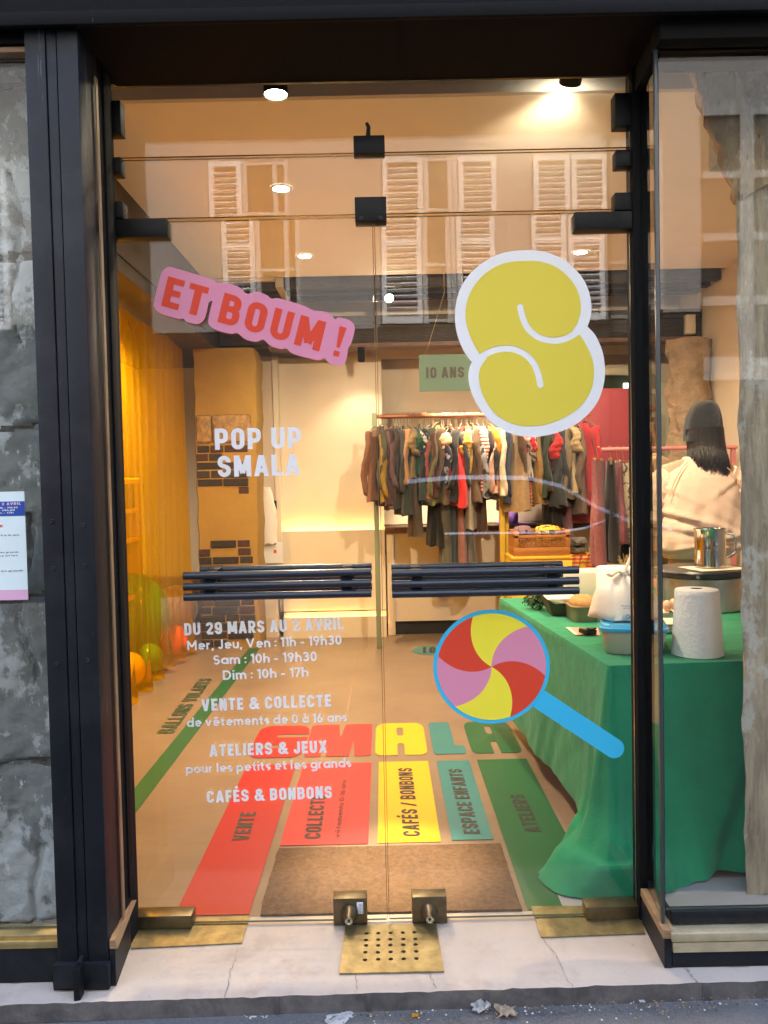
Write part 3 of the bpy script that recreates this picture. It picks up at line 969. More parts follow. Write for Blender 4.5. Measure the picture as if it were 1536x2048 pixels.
# perforated brass grille plate
gx0, gx1, gy0, gy1 = -0.133, 0.158, -0.262, -0.028
mb = MB()
loops = [[(gx0, gy0, 0.006), (gx1, gy0, 0.006), (gx1 - .006, gy1, 0.006), (gx0 + .006, gy1, 0.006)]]
for i in range(5):
    for j in range(5):
        hx = -0.062 + i * 0.0365 + random.uniform(-.001, .001); hy = -0.203 + j * 0.034 - (0.006 if j > 2 else 0) + random.uniform(-.001, .001)
        loops.append([(hx + .0068 * math.cos(-2 * math.pi * k / 16), hy + .0068 * math.sin(-2 * math.pi * k / 16), 0.006) for k in range(16)])
mb.poly(loops, (0, 0, -0.0045))
gp = tag(mb.build('brass_grille', BRASS, smooth=False, recalc=True), 'square brass plate with twenty five round holes in the doorstep', 'grille')
mb = MB(); mb.box(-0.09, 0.115, -0.235, -0.045, 0.0004, 0.0010); mb.build('hole_shade_sheet', mat('black_hole_shade', (0.006, 0.006, 0.006), .9), gp, smooth=False)  # thin black sheet standing for the shade under the holes

# ================================================================== VINYL ON THE DOORS
YL, YR = -0.0135, -0.0115


def vinyl_line(mb, txt, pl, pr_, cap_px, font='caps', t=0.20, Y=YL, gap=0.13, space=0.30):
    p0, p1 = at(*pl, Y), at(*pr_, Y)
    d = (p1 - p0).normalized()
    n = Vector((-d.z, 0, d.x))
    h = cap_px / F_PX * (Y - CAM[1]) * 1.06
    text_mesh(mb, txt, p0, p1, n * h, font, t, gap, space)


def lettering(lines, label):
    """one block of white lettering stuck on the glass; each line a part"""
    p = at(*lines[-1][1], YL)
    if len(lines) == 1:
        mb = MB(); vinyl_line(mb, *lines[0])
        return tag(mb.build('window_lettering', WHITE_VINYL, smooth=False, recalc=False), label, 'lettering')
    root = thing('window_lettering', label, 'lettering', p)
    for l in lines:
        mb = MB(); vinyl_line(mb, *l)
        mb.build('text_line', WHITE_VINYL, root, smooth=False, recalc=False)
    return root


lettering([('POP UP', (430, 899.6), (602.5, 896.5), 40), ('SMALA', (436, 954.3), (600, 950.5), 40)], 'large white two line shop lettering above the left door handle')
lettering([('DU 29 MARS AU 2 AVRIL', (369, 1271), (687.3, 1258.8), 23.5, 'caps', .21),
           ('Mer, Jeu, Ven : 11h - 19h30', (374.8, 1300.5), (683.5, 1289), 18.3, 'geo', .185, YL, .115, .30),
           ('Sam : 10h - 19h30', (427, 1329.5), (634, 1322), 18.3, 'geo', .185, YL, .115, .30),
           ('Dim : 10h - 17h', (446, 1360), (617, 1353), 18.3, 'geo', .185, YL, .115, .30)], 'white dates and opening hours lettering below the left door handle')
lettering([('VENTE & COLLECTE', (403.4, 1422.5), (662.5, 1413), 23.5, 'caps', .21),
           ('de vêtements de 0 à 16 ans', (374, 1454.3), (693.7, 1443), 18, 'geo', .185, YL, .115, .30)], 'white lettering reading vente and collecte with a clothes line under it')
lettering([('ATELIERS & JEUX', (419.4, 1513.5), (654, 1505), 23.5, 'caps', .21),
           ('pour les petits et les grands', (372, 1547), (702.5, 1534), 18, 'geo', .185, YL, .115, .30)], 'white lettering reading ateliers and jeux with a smaller line under it')
lettering([('CAFÉS & BONBONS', (414, 1606), (664.4, 1596), 23.5, 'caps', .21)], 'white lettering reading cafés and bonbons, lowest on the left door')


def poly_sdf(P, X, Y):
    P = np.array(P, float)
    d = np.full(X.shape, 9e9)
    ins = np.zeros(X.shape, bool)
    for a, b in zip(P, np.roll(P, -1, 0)):
        e = b - a
        k = np.clip(((X - a[0]) * e[0] + (Y - a[1]) * e[1]) / max(e @ e, 1e-12), 0, 1)
        d = np.minimum(d, np.hypot(X - a[0] - k * e[0], Y - a[1] - k * e[1]))
        c = ((a[1] > Y) != (b[1] > Y))
        with np.errstate(divide='ignore', invalid='ignore'):
            xi = a[0] + (Y - a[1]) * e[0] / (e[1] if abs(e[1]) > 1e-12 else 1e-12)
        ins ^= c & (X < xi)
    return np.where(ins, -d, d)


# ---- pink sticker with red words
def z3(p): return (290 + p[0] / 3.491, 520 + p[1] / 3.491)


out = [(122, 78), (160, 49), (200, 54), (360, 100), (475, 138), (505, 160), (560, 158), (655, 188), (712, 236), (785, 222), (850, 245), (885, 270), (930, 267), (1060, 302), (1115, 322), (1185, 355), (1230, 354), (1292, 376), (1326, 412), (1355, 402), (1428, 420), (1463, 458), (1461, 505), (1440, 580), (1417, 622), (1408, 690), (1378, 733), (1335, 738), (1280, 715), (1256, 686), (1215, 700), (1170, 692), (1035, 655), (988, 619), (945, 622), (875, 598), (826, 556), (775, 571), (700, 553), (645, 511), (600, 515), (500, 490), (450, 455), (443, 415), (466, 308), (472, 287), (446, 297), (430, 370), (410, 420), (370, 447), (295, 433), (267, 408), (235, 412), (110, 374), (63, 325), (66, 280), (108, 110)]
root = thing('slogan_sticker', 'tilted pink sticker with red exclaiming words on the left door', 'sticker', at(500, 640, YL))
mb = MB(); mb.poly([[at(*z3(p), YL) for p in spline(out, 4)]], (0, -0.0003, 0)); mb.build('backing', PINK_VINYL, root, smooth=False)
mb = MB()
p0, p1 = at(*z3((112, 317)), YL - .0012), at(*z3((1358, 679)), YL - .0012)
up = at(*z3((162, 112)), YL - .0012) - p0
text_mesh(mb, 'ET', p0, at(*z3((398, 399.5)), YL - .0012), up, 'caps', .20, .15)
text_mesh(mb, 'BOUM', at(*z3((505, 431)), YL - .0012), at(*z3((1216, 638)), YL - .0012), up, 'caps', .20, .17)
text_mesh(mb, '!', at(*z3((1306, 664)), YL - .0012), p1, up, 'caps', .20, .17)
mb.build('words', RED_VINYL, root, smooth=False, recalc=False)


# ---- the big yellow rounded letter with a white rim
def z1(p): return (880 + p[0] / 4.267, 480 + p[1] / 4.267)


rim = [(700, 88), (820, 90), (950, 118), (1080, 185), (1190, 290), (1260, 410), (1290, 540), (1286, 650), (1263, 726), (1258, 738), (1268, 748), (1330, 820), (1385, 950), (1408, 1100), (1395, 1240), (1345, 1380), (1250, 1500), (1130, 1590), (980, 1650), (820, 1680), (720, 1676), (610, 1652), (500, 1600), (400, 1520), (320, 1410), (265, 1290), (242, 1180), (250, 1095), (268, 1050), (272, 1040), (262, 1030), (210, 960), (160, 850), (131, 720), (130, 590), (160, 450), (230, 320), (340, 210), (470, 135), (590, 98)]
inn = [(760, 178), (870, 187), (990, 230), (1090, 310), (1160, 405), (1195, 510), (1200, 610), (1172, 710), (1135, 768), (1140, 778), (1180, 795), (1250, 900), (1300, 1020), (1314, 1130), (1296, 1260), (1240, 1370), (1150, 1460), (1030, 1530), (900, 1575), (800, 1588), (690, 1585), (600, 1560), (500, 1505), (420, 1420), (365, 1320), (335, 1210), (335, 1130), (358, 1065), (400, 1008), (390, 1003), (350, 990), (280, 870), (235, 750), (218, 640), (232, 520), (285, 400), (370, 300), (480, 225), (600, 187)]
root = thing('letter_sticker', 'large yellow puffy letter S sticker with a white rim on the right door', 'sticker', at(1060, 700, YR))
mb = MB(); mb.poly([[at(*z1(p), YR) for p in spline(rim, 6)]], (0, -0.0003, 0)); mb.build('rim', WHITE_VINYL, root, smooth=False)
xs = np.linspace(180, 1360, 190); ys = np.linspace(140, 1630, 240)
X, Y = np.meshgrid(xs, ys)
D = poly_sdf(spline(inn, 6), X, Y)
s1 = spline([(1290, 660), (1225, 740), (1150, 800), (1060, 845), (965, 858), (860, 838), (765, 772), (712, 680), (684, 572)], 6, False)
s2 = spline([(230, 1120), (300, 1045), (370, 985), (450, 945), (540, 927), (630, 933), (720, 972), (790, 1040), (834, 1130), (856, 1236)], 6, False)
for s in (s1, s2):
    P = np.array(s)
    d = np.full(X.shape, 9e9)
    for a, b in zip(P, P[1:]):
        e = b - a
        k = np.clip(((X - a[0]) * e[0] + (Y - a[1]) * e[1]) / max(e @ e, 1e-9), 0, 1)
        d = np.minimum(d, np.hypot(X - a[0] - k * e[0], Y - a[1] - k * e[1]))
    D = np.maximum(D, -(d - 27))
mb = MB(); field_mesh(mb, D, xs, ys, lambda x, y: at(*z1((x, y)), YR - .0012), (0, -0.0002, 0)); mb.build('letter_fill', YELLOW_VINYL, root, smooth=False)

# ---- lollipop
root = thing('lollipop_sticker', 'round striped lollipop sticker with a blue stick on the right door', 'sticker', at(983, 1333, YR))
C0 = at(983, 1333.5, YR)
ro = 116.5 / F_PX * 2.39
ri = 108.8 / F_PX * 2.39
mb = MB()
disc = [Vector((C0.x + ro * math.cos(2 * math.pi * k / 90), YR, C0.z + ro * .985 * math.sin(2 * math.pi * k / 90))) for k in range(90)]
mb.poly([disc], (0, -0.0003, 0)); mb.build('rim', BLUE_VINYL, root, smooth=False)


def z2(p): return (840 + p[0] / 3.572, 1200 + p[1] / 3.572)


A0, A1 = at(*z2((850, 705)), YR - .0005), at(*z2((1388, 1060)), YR - .0005)
dv = (A1 - A0).normalized(); nv = Vector((-dv.z, 0, dv.x)); hw = 71 / 3.572 / F_PX * 2.39
S = [A0 + nv * hw] + [A1 + nv * hw * math.cos(rad(180 * k / 16)) + dv * hw * math.sin(rad(180 * k / 16)) for k in range(17)] + [A0 - nv * hw]
mb = MB(); mb.poly([S], (0, -0.0003, 0)); mb.build('stick', BLUE_VINYL, root, smooth=False)
angs = [109, 48, -11, -71, -133, -193, -251]
for k, m in enumerate((LEMON_VINYL, PINK_VINYL, RED_VINYL, LEMON_VINYL, PINK_VINYL, RED_VINYL)):
    def bd(a, r): return Vector((C0.x + ri * r * math.cos(rad(a + 42 * (1 - r))), YR - .0012, C0.z + ri * .985 * r * math.sin(rad(a + 42 * (1 - r)))))
    a, b = angs[k], angs[k + 1]
    L = [bd(a, i / 16) for i in range(17)] + [bd(a + (b - a) * i / 16, 1) for i in range(1, 17)] + [bd(b, 1 - i / 16) for i in range(1, 16)]
    mb = MB(); mb.poly([L]); mb.build('swirl_stripe', m, root, smooth=False)

# ---- poster on the left window
root = thing('event_poster', 'white event poster with a blue heading band and a pink foot on the left window', 'poster', (-1.19, -0.245, 1.06))
YP = -0.2445
xr = -0.965
mb = MB(); mb.box(-1.39, xr, YP, YP + .0008, 1.062, 1.360); mb.build('paper', mat('bluish_white_paper', (0.70, 0.84, 0.88), .6), root, smooth=False)
mb = MB(); mb.box(-1.39, xr, YP - .0006, YP - .0001, 1.293, 1.333); mb.build('heading_band', mat('royal_blue_print', (0.01, 0.06, 0.36), .5), root, smooth=False)
mb = MB(); mb.box(-1.39, xr, YP - .0006, YP - .0001, 1.062, 1.090); mb.build('foot_band', mat('pink_print', (0.72, 0.42, 0.62), .5), root, smooth=False)
mb = MB()
text_mesh(mb, 'DU 29 MARS AU 2 AVRIL', (-1.14, YP - .001, 1.3215), (-0.975, YP - .001, 1.3235), (0, 0, .0072), 'caps', .2, .16, .35)
mb.build('heading_text', mat('pink_white_print', (0.70, 0.5, 0.66), .5), root, smooth=False, recalc=False)
mb = MB()
for (t, xl, x2, z) in (('Mer, Jeu, Ven : 11h - 19h30', -1.12, -.984, 1.313), ('Sam : 10h - 19h30', -1.10, -.992, 1.306), ('Dim : 10h - 17h', -1.08, -.996, 1.299)):
    text_mesh(mb, t, (xl, YP - .001, z), (x2, YP - .001, z + .001), (0, 0, .0045), 'geo', .165, .115, .3)
mb.build('hours_text', WHITE_VINYL, root, smooth=False, recalc=False)
mb = MB()
text_mesh(mb, 'VENTE', (-1.09, YP - .001, 1.262), (-1.026, YP - .001, 1.263), (0, 0, .007), 'caps', .2); mb.build('subheading_text', RED_VINYL, root, smooth=False, recalc=False)
NP = mat('navy_print', (0.06, 0.08, 0.20), .5)
for (t, xl, x2, z) in (('de vêtements de 0 à 16 ans', -1.13, -.983, 1.238), ('pour les petits et les grands', -1.13, -.986, 1.191), ('les ans et les', -1.07, -.989, 1.182), ('pour les petits et les grands', -1.14, -.976, 1.140)):
    mb = MB(); text_mesh(mb, t, (xl, YP - .001, z), (x2, YP - .001, z + .001), (0, 0, .0042), 'geo', .165, .115, .3)
    mb.build('text_line', NP, root, smooth=False, recalc=False)

# ================================================================== GRAPHICS STUCK ON THE FLOOR
ZS = 0.0032
RED_F = mat('red_floor_vinyl', (0.36, 0.012, 0.011), 0.4, var=.05, vs=3)
CORAL_F = mat('coral_floor_vinyl', (0.46, 0.030, 0.032), 0.4, var=.05, vs=3)
YEL_F = mat('amber_floor_vinyl', (0.72, 0.38, 0.008), 0.4, var=.04, vs=3)
TEAL_F = mat('teal_floor_vinyl', (0.040, 0.175, 0.185), 0.4, var=.05, vs=3)
GREEN_F = mat('green_floor_vinyl', (0.018, 0.098, 0.034), 0.4, var=.08, vs=3)


def stripe(label, x0, x1, y0, y1, m, texts):
    root = thing('floor_stripe', label, 'floor sticker', ((x0 + x1) / 2, y0, ZS - .0012))
    mb = MB(); mb.box(x0, x1, y0, y1, ZS - .0012, ZS); mb.build('stripe', m, root, smooth=False)
    for (t, a, b, c, font, st, gap) in texts:
        mb = MB()
        p0, p1, u = fl(*a, ZS + .0015), fl(*b, ZS + .0015), fl(*c, ZS + .0015)
        text_mesh(mb, t, p0, p1, u - p0, font, st, gap)
        mb.build('words', INK, root, smooth=False, recalc=False)


stripe('long red floor stripe reading vente left of the doormat', -0.675, -0.437, 0.052, 1.385, RED_F, [('VENTE', (497, 1681), (513, 1624), (463, 1681), 'caps', .19, .13)])
stripe('coral red floor stripe reading collecte behind the doormat', -0.402, -0.068, 0.522, 1.385, CORAL_F, [('COLLECTE', (641, 1677), (651.5, 1591), (608, 1677), 'caps', .19, .13), ('vêtements 0-16 ans', (680, 1675), (693, 1560), (668, 1675), 'geo', .135, .13)])
stripe('amber yellow floor stripe reading cafés and bonbons', -0.032, 0.207, 0.527, 1.388, YEL_F, [('CAFÉS / BONBONS', (841, 1672), (824, 1536), (806, 1672), 'caps', .19, .13)])
stripe('teal floor stripe reading espace enfants', 0.250, 0.408, 0.537, 1.388, TEAL_F, [('ESPACE ENFANTS', (961, 1667), (923, 1538), (928, 1667), 'caps', .19, .13)])
stripe('wide green floor stripe reading ateliers by the draped table', 0.447, 0.690, 0.045, 1.392, GREEN_F, [('ATELIERS', (1084, 1664), (1048, 1589), (1051, 1664), 'caps', .19, .13)])
root = thing('floor_line', 'narrow green floor line marked ballons volants beside the yellow curtain', 'floor sticker', (-1.1, .3, .003))
mb = MB(); mb.box(-1.142, -1.052, 0.25, 4.15, ZS - .0012, ZS); mb.build('stripe', GREEN_F, root, smooth=False)
mb = MB(); p0 = fl(347, 1465.5, .005); text_mesh(mb, 'BALLONS VOLANTS', p0, fl(425, 1357, .005), fl(313, 1465.5, .005) - p0, 'caps', .17, .15); mb.build('words', mat('dark_green_ink', (0.04, 0.075, 0.035), .5), root, smooth=False, recalc=False)
# dot with a number
root = thing('floor_dot', 'round teal number ten sticker on the floor near the counter', 'floor sticker', (.36, 3.95, .003))
dc = fl(868, 1301)
mb = MB(); mb.lathe([(.175, ZS - .0012), (.175, ZS)], (dc.x, dc.y, 0), 48); mb.build('disc', TEAL_F, root)
mb = MB(); text_mesh(mb, '10', fl(846, 1306, ZS + .0015), fl(872, 1305.5, ZS + .0015), fl(846, 1294, ZS + .0015) - fl(846, 1306, ZS + .0015), 'caps', .24, .3); mb.build('number', INK, root, smooth=False, recalc=False)

# the big five letters, each its own colour
root = thing('floor_lettering', 'five big multicoloured letters spelling the shop name across the floor', 'floor sticker', (0, 1.5, .003))


def rbox(X, Y, x0, x1, y0, y1, r):
    qx = np.abs(X - (x0 + x1) / 2) - (x1 - x0) / 2 + r
    qy = np.abs(Y - (y0 + y1) / 2) - (y1 - y0) / 2 + r
    return np.hypot(np.maximum(qx, 0), np.maximum(qy, 0)) + np.minimum(np.maximum(qx, qy), 0) - r


def big(m, x0, x1, fn, y0=1.482, y1=2.0):
    xs = np.linspace(-.05, 1.05, 70); ys = np.linspace(-.05, 1.05, 90)
    X, Y = np.meshgrid(xs, ys)
    mb = MB(); field_mesh(mb, fn(X, Y), xs, ys, lambda x, y: (x0 + (x1 - x0) * x, y0 + (y1 - y0) * y, ZS), (0, 0, -.0012))
    mb.build('big_letter', m, root, smooth=False)


big(RED_F, -0.700, -0.420, lambda X, Y: np.maximum(np.maximum(rbox(X, Y, 0, 1, 0, 1, .22), -rbox(X, Y, .40, 1.3, .60, .70, .04)), -rbox(X, Y, -.3, .55, .28, .37, .04)))
big(CORAL_F, -0.412, -0.072, lambda X, Y: np.maximum(np.maximum(np.maximum(rbox(X, Y, 0, 1, 0, 1, .06), -(np.abs(X - .5) - .11 * (Y - .52))), -(np.abs(X - .29 + .02 * Y) - .035 * (.55 - Y) / .5)), -(np.abs(X - .71 - .02 * Y) - .035 * (.55 - Y) / .5)))
Afn = lambda X, Y: np.maximum(np.maximum(np.maximum(rbox(X, Y, 0, 1, 0, 1, .12), -rbox(X, Y, .43, .57, .58, .84, .05)), -rbox(X, Y, .43, .57, -.3, .34, .05)), rbox(X, Y, .0, 1, -.5, 1, .20))
big(YEL_F, -0.052, 0.212, Afn)
big(TEAL_F, 0.243, 0.408, lambda X, Y: np.minimum(rbox(X, Y, 0, .70, 0, 1, .09), rbox(X, Y, 0, 1.0, 0, .24, .09)))
big(GREEN_F, 0.437, 0.690, Afn)

# doormat
MATM = mat('coir_doormat', (0.125, 0.072, 0.036), 0.95, var=0.35, vs=60, bump=0.6, bs=320)
layer(MATM, 6, .5, .75, (0.17, 0.10, 0.055), .6)
mb = MB()
mb.box(-0.402, 0.425, 0.040, 0.492, 0.0005, 0.0075)
bmesh.ops.subdivide_edges(mb.bm, edges=list(mb.bm.edges), cuts=30)
for v in mb.bm.verts:
    if v.co.z > .004: v.co.z += random.uniform(0, .0015)
    v.co.x += random.uniform(-.0012, .0012) + .003 * math.sin(v.co.y * 40); v.co.y += random.uniform(-.0012, .0012)
tag(mb.build('doormat', MATM), 'brown coir doormat lying just inside the glass doors', 'doormat')

# ================================================================== INSIDE THE SHOP
def spot_light(loc, target, energy, size, parent=None, col=(1.0, 0.75, 0.49), blend=0.7, r=0.03):
    l = bpy.data.lights.new('lamp', 'SPOT')
    l.energy = energy * LAMP
    l.spot_size = rad(size)
    l.spot_blend = 1.0 if size < 25 else blend
    l.color = col
    l.shadow_soft_size = r
    o = bpy.data.objects.new('lamp_light', l)
    COL.objects.link(o)
    o.location = Vector(loc) - (ORG[parent.name] if parent else Vector())
    o.rotation_euler = (Vector(target) - Vector(loc)).to_track_quat('-Z', 'Y').to_euler()
    if parent: o.parent = parent
    return o


LENS = emit('lamp_lens', (1.0, 0.86, 0.62), 22.0)


def cyl_spot(label, top, tilt, length, r, energy, size, group):
    """surface spotlight: black cylinder hanging from top, its mouth pointing along tilt"""
    root = thing('spotlight', label, 'spotlight', top, group)
    d = Vector(tilt).normalized()
    t = Vector(top)
    mb = MB(); mb.lathe([(r * 1.05, 0), (r * 1.05, -0.012)], t, 24); mb.build('base', BLACK, root)
    a = t + Vector((0, 0, -0.014)); b = a + d * length
    mb = MB(); mb.tube([a, a + d * .004, b - d * .004, b], [r * .9, r, r, r * .97], 28, cap=False); mb.tube([a, a + d * .002], [r * .9, r * .9], 28)
    mb.build('housing', BLACK, root)
    e = b - d * 0.006
    mb = MB(); mb.tube([e, e + d * .001], [r * .93, r * .93], 28); mb.build('lens', LENS, root)
    spot_light(b + d * .012, b + d, energy, size, root)
    return root


GC = 'surface spotlights'
cyl_spot('black cylinder spotlight near the ceiling above the pink sticker', (-0.370, 0.72, 3.114), (0.0, 0.0, -1), 0.215, 0.047, 75, 105, GC)
cyl_spot('tilted black cylinder spotlight washing the grey bulkhead by the right corner', (0.815, 0.72, 3.114), (-0.02, 0.80, -.75), 0.185, 0.045, 160, 120, GC)
cyl_spot('added black cylinder spotlight, unseen above the doormat behind the soffit', (0.01, 0.42, 3.114), (0.0, -0.03, -1), 0.16, 0.045, 620, 17, GC)  # lamp added out of view for the warm pool on the doormat
cyl_spot('added spotlight, unseen behind the top of the amber curtain', (-1.98, 2.2, 2.518), (0.0, .2, -1), 0.10, 0.035, 130, 150, GC)  # lamp added out of view to light the curtain from behind
p = at(722, 708, 4.2)
cyl_spot('small black spotlight hanging under the back beam', (p.x, 4.30, 2.524), (-0.02, 0.35, -1), 0.105, 0.030, 11, 95, GC)
p = at(780, 620, 4.05)
cyl_spot('spotlight in the dark joist well shining towards the doors', (p.x - .02, 4.08, 2.934), (0.15, -0.8, -.55), 0.10, 0.036, 18, 80, GC)
cyl_spot('spotlight aimed at the clothes behind the yellow letter sticker', (0.80, 3.62, 2.998), (-0.06, .46, -1), 0.12, 0.04, 330, 44, GC)
# downlights let into the lowered ceiling
proto = None
for (x, y, lab) in ((-.51, 1.97, 'recessed ceiling downlight nearest the doors above the pink sticker'), (-.51, 3.24, 'recessed ceiling downlight farther back on the left'), (1.47, 3.29, 'recessed ceiling downlight on the right above the yellow letter sticker')):
    if proto is None:
        root = thing('downlight', lab, 'downlight', (x, y, 3.0), 'recessed downlights')
        mb = MB(); mb.lathe([(.062, -0.0005), (.062, -0.006), (.046, -0.008), (.043, -0.003)], (x, y, 3.0), 32, cap=False); mb.build('trim_ring', mat('white_lamp_ring', (.8, .78, .74), .4), root)
        mb = MB(); mb.lathe([(.043, -0.003), (.043, -0.004)], (x, y, 3.0), 28); mb.build('lens', LENS, root)
        spot_light((x, y, 2.985), (x, y, 0), 85, 135, root, r=.04)
        proto = root
    else:
        c = copy_tree(proto)
        c.location = (x, y, 3.0); c['label'] = lab
        ORG[c.name] = Vector((x, y, 3.0))

# ---- yellow corrugated curtain
def curtain_mat():
    m = bpy.data.materials.new('amber_plastic_sheet')
    m.use_nodes = True
    nt = m.node_tree
    nt.nodes.remove(nt.nodes['Principled BSDF'])
    t = nt.nodes.new('ShaderNodeBsdfTransparent'); t.inputs[0].default_value = (1.0, 0.64, 0.03, 1)
    d = nt.nodes.new('ShaderNodeBsdfDiffuse'); d.inputs[0].default_value = (1.0, 0.50, 0.006, 1)
    tl = nt.nodes.new('ShaderNodeBsdfTranslucent'); tl.inputs[0].default_value = (1.0, 0.48, 0.004, 1)
    g = nt.nodes.new('ShaderNodeBsdfGlossy'); g.inputs[0].default_value = (1, .95, .85, 1); g.inputs['Roughness'].default_value = .09
    a = nt.nodes.new('ShaderNodeMixShader'); a.inputs[0].default_value = .5
    b = nt.nodes.new('ShaderNodeMixShader'); b.inputs[0].default_value = .27
    c = nt.nodes.new('ShaderNodeMixShader')
    lw = nt.nodes.new('ShaderNodeLayerWeight'); lw.inputs[0].default_value = .12
    nt.links.new(d.outputs[0], a.inputs[1]); nt.links.new(tl.outputs[0], a.inputs[2])
    nt.links.new(t.outputs[0], b.inputs[1]); nt.links.new(a.outputs[0], b.inputs[2])
    nt.links.new(lw.outputs['Fresnel'], c.inputs[0]); nt.links.new(b.outputs[0], c.inputs[1]); nt.links.new(g.outputs[0], c.inputs[2])
    nt.links.new(c.outputs[0], nt.nodes['Material Output'].inputs[0])
    return m


mb = MB()
ys = np.arange(0.5, 4.07, 0.012)
zs_ = np.linspace(0, 1, 22)
rings = []
for k, s in enumerate(zs_):
    ring = []
    for y in ys:
        zb = 0.015 + .03 * abs(math.sin(y * 9)) * abs(math.sin(y * 3.3))
        z = zb + (2.50 - zb) * s
        amp = .0095
        x = -1.60 + .020 * (abs(math.sin(y * math.pi / .155 + .5 * math.sin(y * 3) + .25 * math.sin(y * 11))) ** .7 - .5) + .012 * math.sin(y * 5 + s * 3) + (.05 * (.12 - s) / .12 * math.sin(y * 21) if s < .12 else 0)
        ring.append((x, y, z))
    rings.append(ring)
mb.loft(rings, closed=False)
CUR = tag(mb.build('plastic_curtain', curtain_mat(), ang=180, recalc=False), 'translucent amber plastic curtain hanging along the left wall', 'curtain')

# ---- shelf with dark things behind the curtain
SHELF = mat('yellowish_shelf_board', (.55, .42, .2), .6)
root = thing('shelf_unit', 'wall shelf with dark backs standing behind the amber curtain', 'shelf', (-2.1, 2.9, 0))
mb = MB()
for z in (0.55, 0.98, 1.20, 1.42): mb.box(-2.33, -1.88, 2.0, 3.7, z - .015, z + .015)
for y in (2.0, 2.85, 3.70): mb.box(-2.33, -1.88, y - .012, y + .012, 0.0, 1.45)
mb.build('boards', SHELF, root, smooth=False)
DK = mat('dark_olive_plastic', (.035, .032, .02), .4)
for k, (y, z, h) in enumerate(((2.15, 0.996, .18), (2.33, .996, .16), (2.5, .996, .17), (2.7, .996, .15), (3.05, .996, .17), (3.25, .996, .16), (3.45, .996, .18))):
    mb = MB(); mb.lathe([(.055, 0), (.06, h * .1), (.06, h * .75), (.03, h * .9), (.03, h)], (-2.0, y, z), 20)
    tag(mb.build('jar', DK), ['dark jar on the shelf behind the amber curtain, %s of its row' % q for q in ('first', 'second', 'third', 'fourth', 'fifth', 'sixth', 'seventh')][k], 'jar', 'dark jars behind the curtain')
for k, (y, d) in enumerate(((2.3, .42), (2.95, .5), (3.45, .36))):
    mb = MB(); mb.box(-2.1, -1.9, y - d / 2, y + d / 2, 1.216, 1.40, .01)
    tag(mb.build('storage_box', DK), ['dark storage box behind the curtain nearest the doors', 'widest dark storage box behind the amber curtain', 'dark storage box behind the curtain nearest the brick pillar'][k], 'box', 'dark boxes behind the curtain')

# ---- balloons
def balloon(px, py, x, r, col, label, sq=(1, 1, 1.12)):
    d = (x - CAM[0]) / ((px - 767) / F_PX)
    y = d + CAM[1]
    z = CAM[2] - (py - 969 + (px - 767) * .021) / F_PX * d
    z = max(z, r * sq[2] + .01)
    root = thing('balloon', label, 'balloon', (x, y, z - r * sq[2]), 'balloons behind the amber curtain')
    m = mat('balloon_rubber', col, .18, coat=.4)
    mb = MB(); mb.ball((x, y, z), r, 30, 22, sq); mb.build('skin', m, root)
    mb = MB(); mb.lathe([(.004, 0), (.011, -.012), (.013, -.016)], (x, y, z - r * sq[2] + .003), 12); mb.build('knot', m, root)


balloon(258, 1232, -1.97, .285, (.02, .36, .015), 'large green balloon behind the amber curtain by the door frame', (1, 1, 1.18))
balloon(288, 1333, -1.73, .098, (.10, .48, .015), 'small green balloon low behind the curtain below the large one')
balloon(248, 1382, -1.74, .108, (.88, .60, .01), 'yellow balloon lowest by the door frame')
balloon(338, 1295, -1.705, .112, (.95, .13, .012), 'orange balloon at the far end of the curtain')
balloon(345, 1236, -1.95, .20, (.92, .62, .02), 'big yellow balloon behind the orange one')

# ---- brick pillar
root = thing('brick_pillar', 'old pillar of bare brick, stone and plaster tinted with the glow of the amber curtain beside it', 'pillar', (-1.28, 4.3, 0))
AMBER_LIT = mat('amber_lit_plaster', (.28, .165, .030), .85, var=.10, vs=3, bump=.15, bs=25)  # amber glow from the curtain is put into this base colour
mb = MB()
rings = []
for k in range(27):
    z = 2.52 * k / 26
    o = .005 * math.sin(k * 1.3) + .004 * math.sin(k * 2.9)
    x0, x1 = -1.545 + .006 * math.sin(k * 2.1), -1.045 + .03 * (k / 26) + o
    if k > 25: x1 -= .03
    rings.append([(x0, 4.16, z), (x0 + .01, 4.148, z), ((x0 + x1) / 2, 4.146, z), (x1 - .05, 4.148, z), (x1 - .012, 4.165, z), (x1, 4.21, z), (x1, 4.45, z), (x0, 4.45, z)])
mb.loft(rings)
mb.build('plaster_shaft', AMBER_LIT, root)
ST = mat('old_stone_block', (.27, .17, .075), .9, var=.4, vs=22, bump=.6, bs=45)
mb = MB()
for (x0, x1) in ((-1.535, -1.405), (-1.395, -1.075)):
    mb.box(x0, x1, 4.128, 4.155, 1.735, 1.965, .02, 3)
bmesh.ops.subdivide_edges(mb.bm, edges=[e for e in mb.bm.edges if e.calc_length() > .05], cuts=5)
mb.build('stone_blocks', ST, root, jitter=.003)


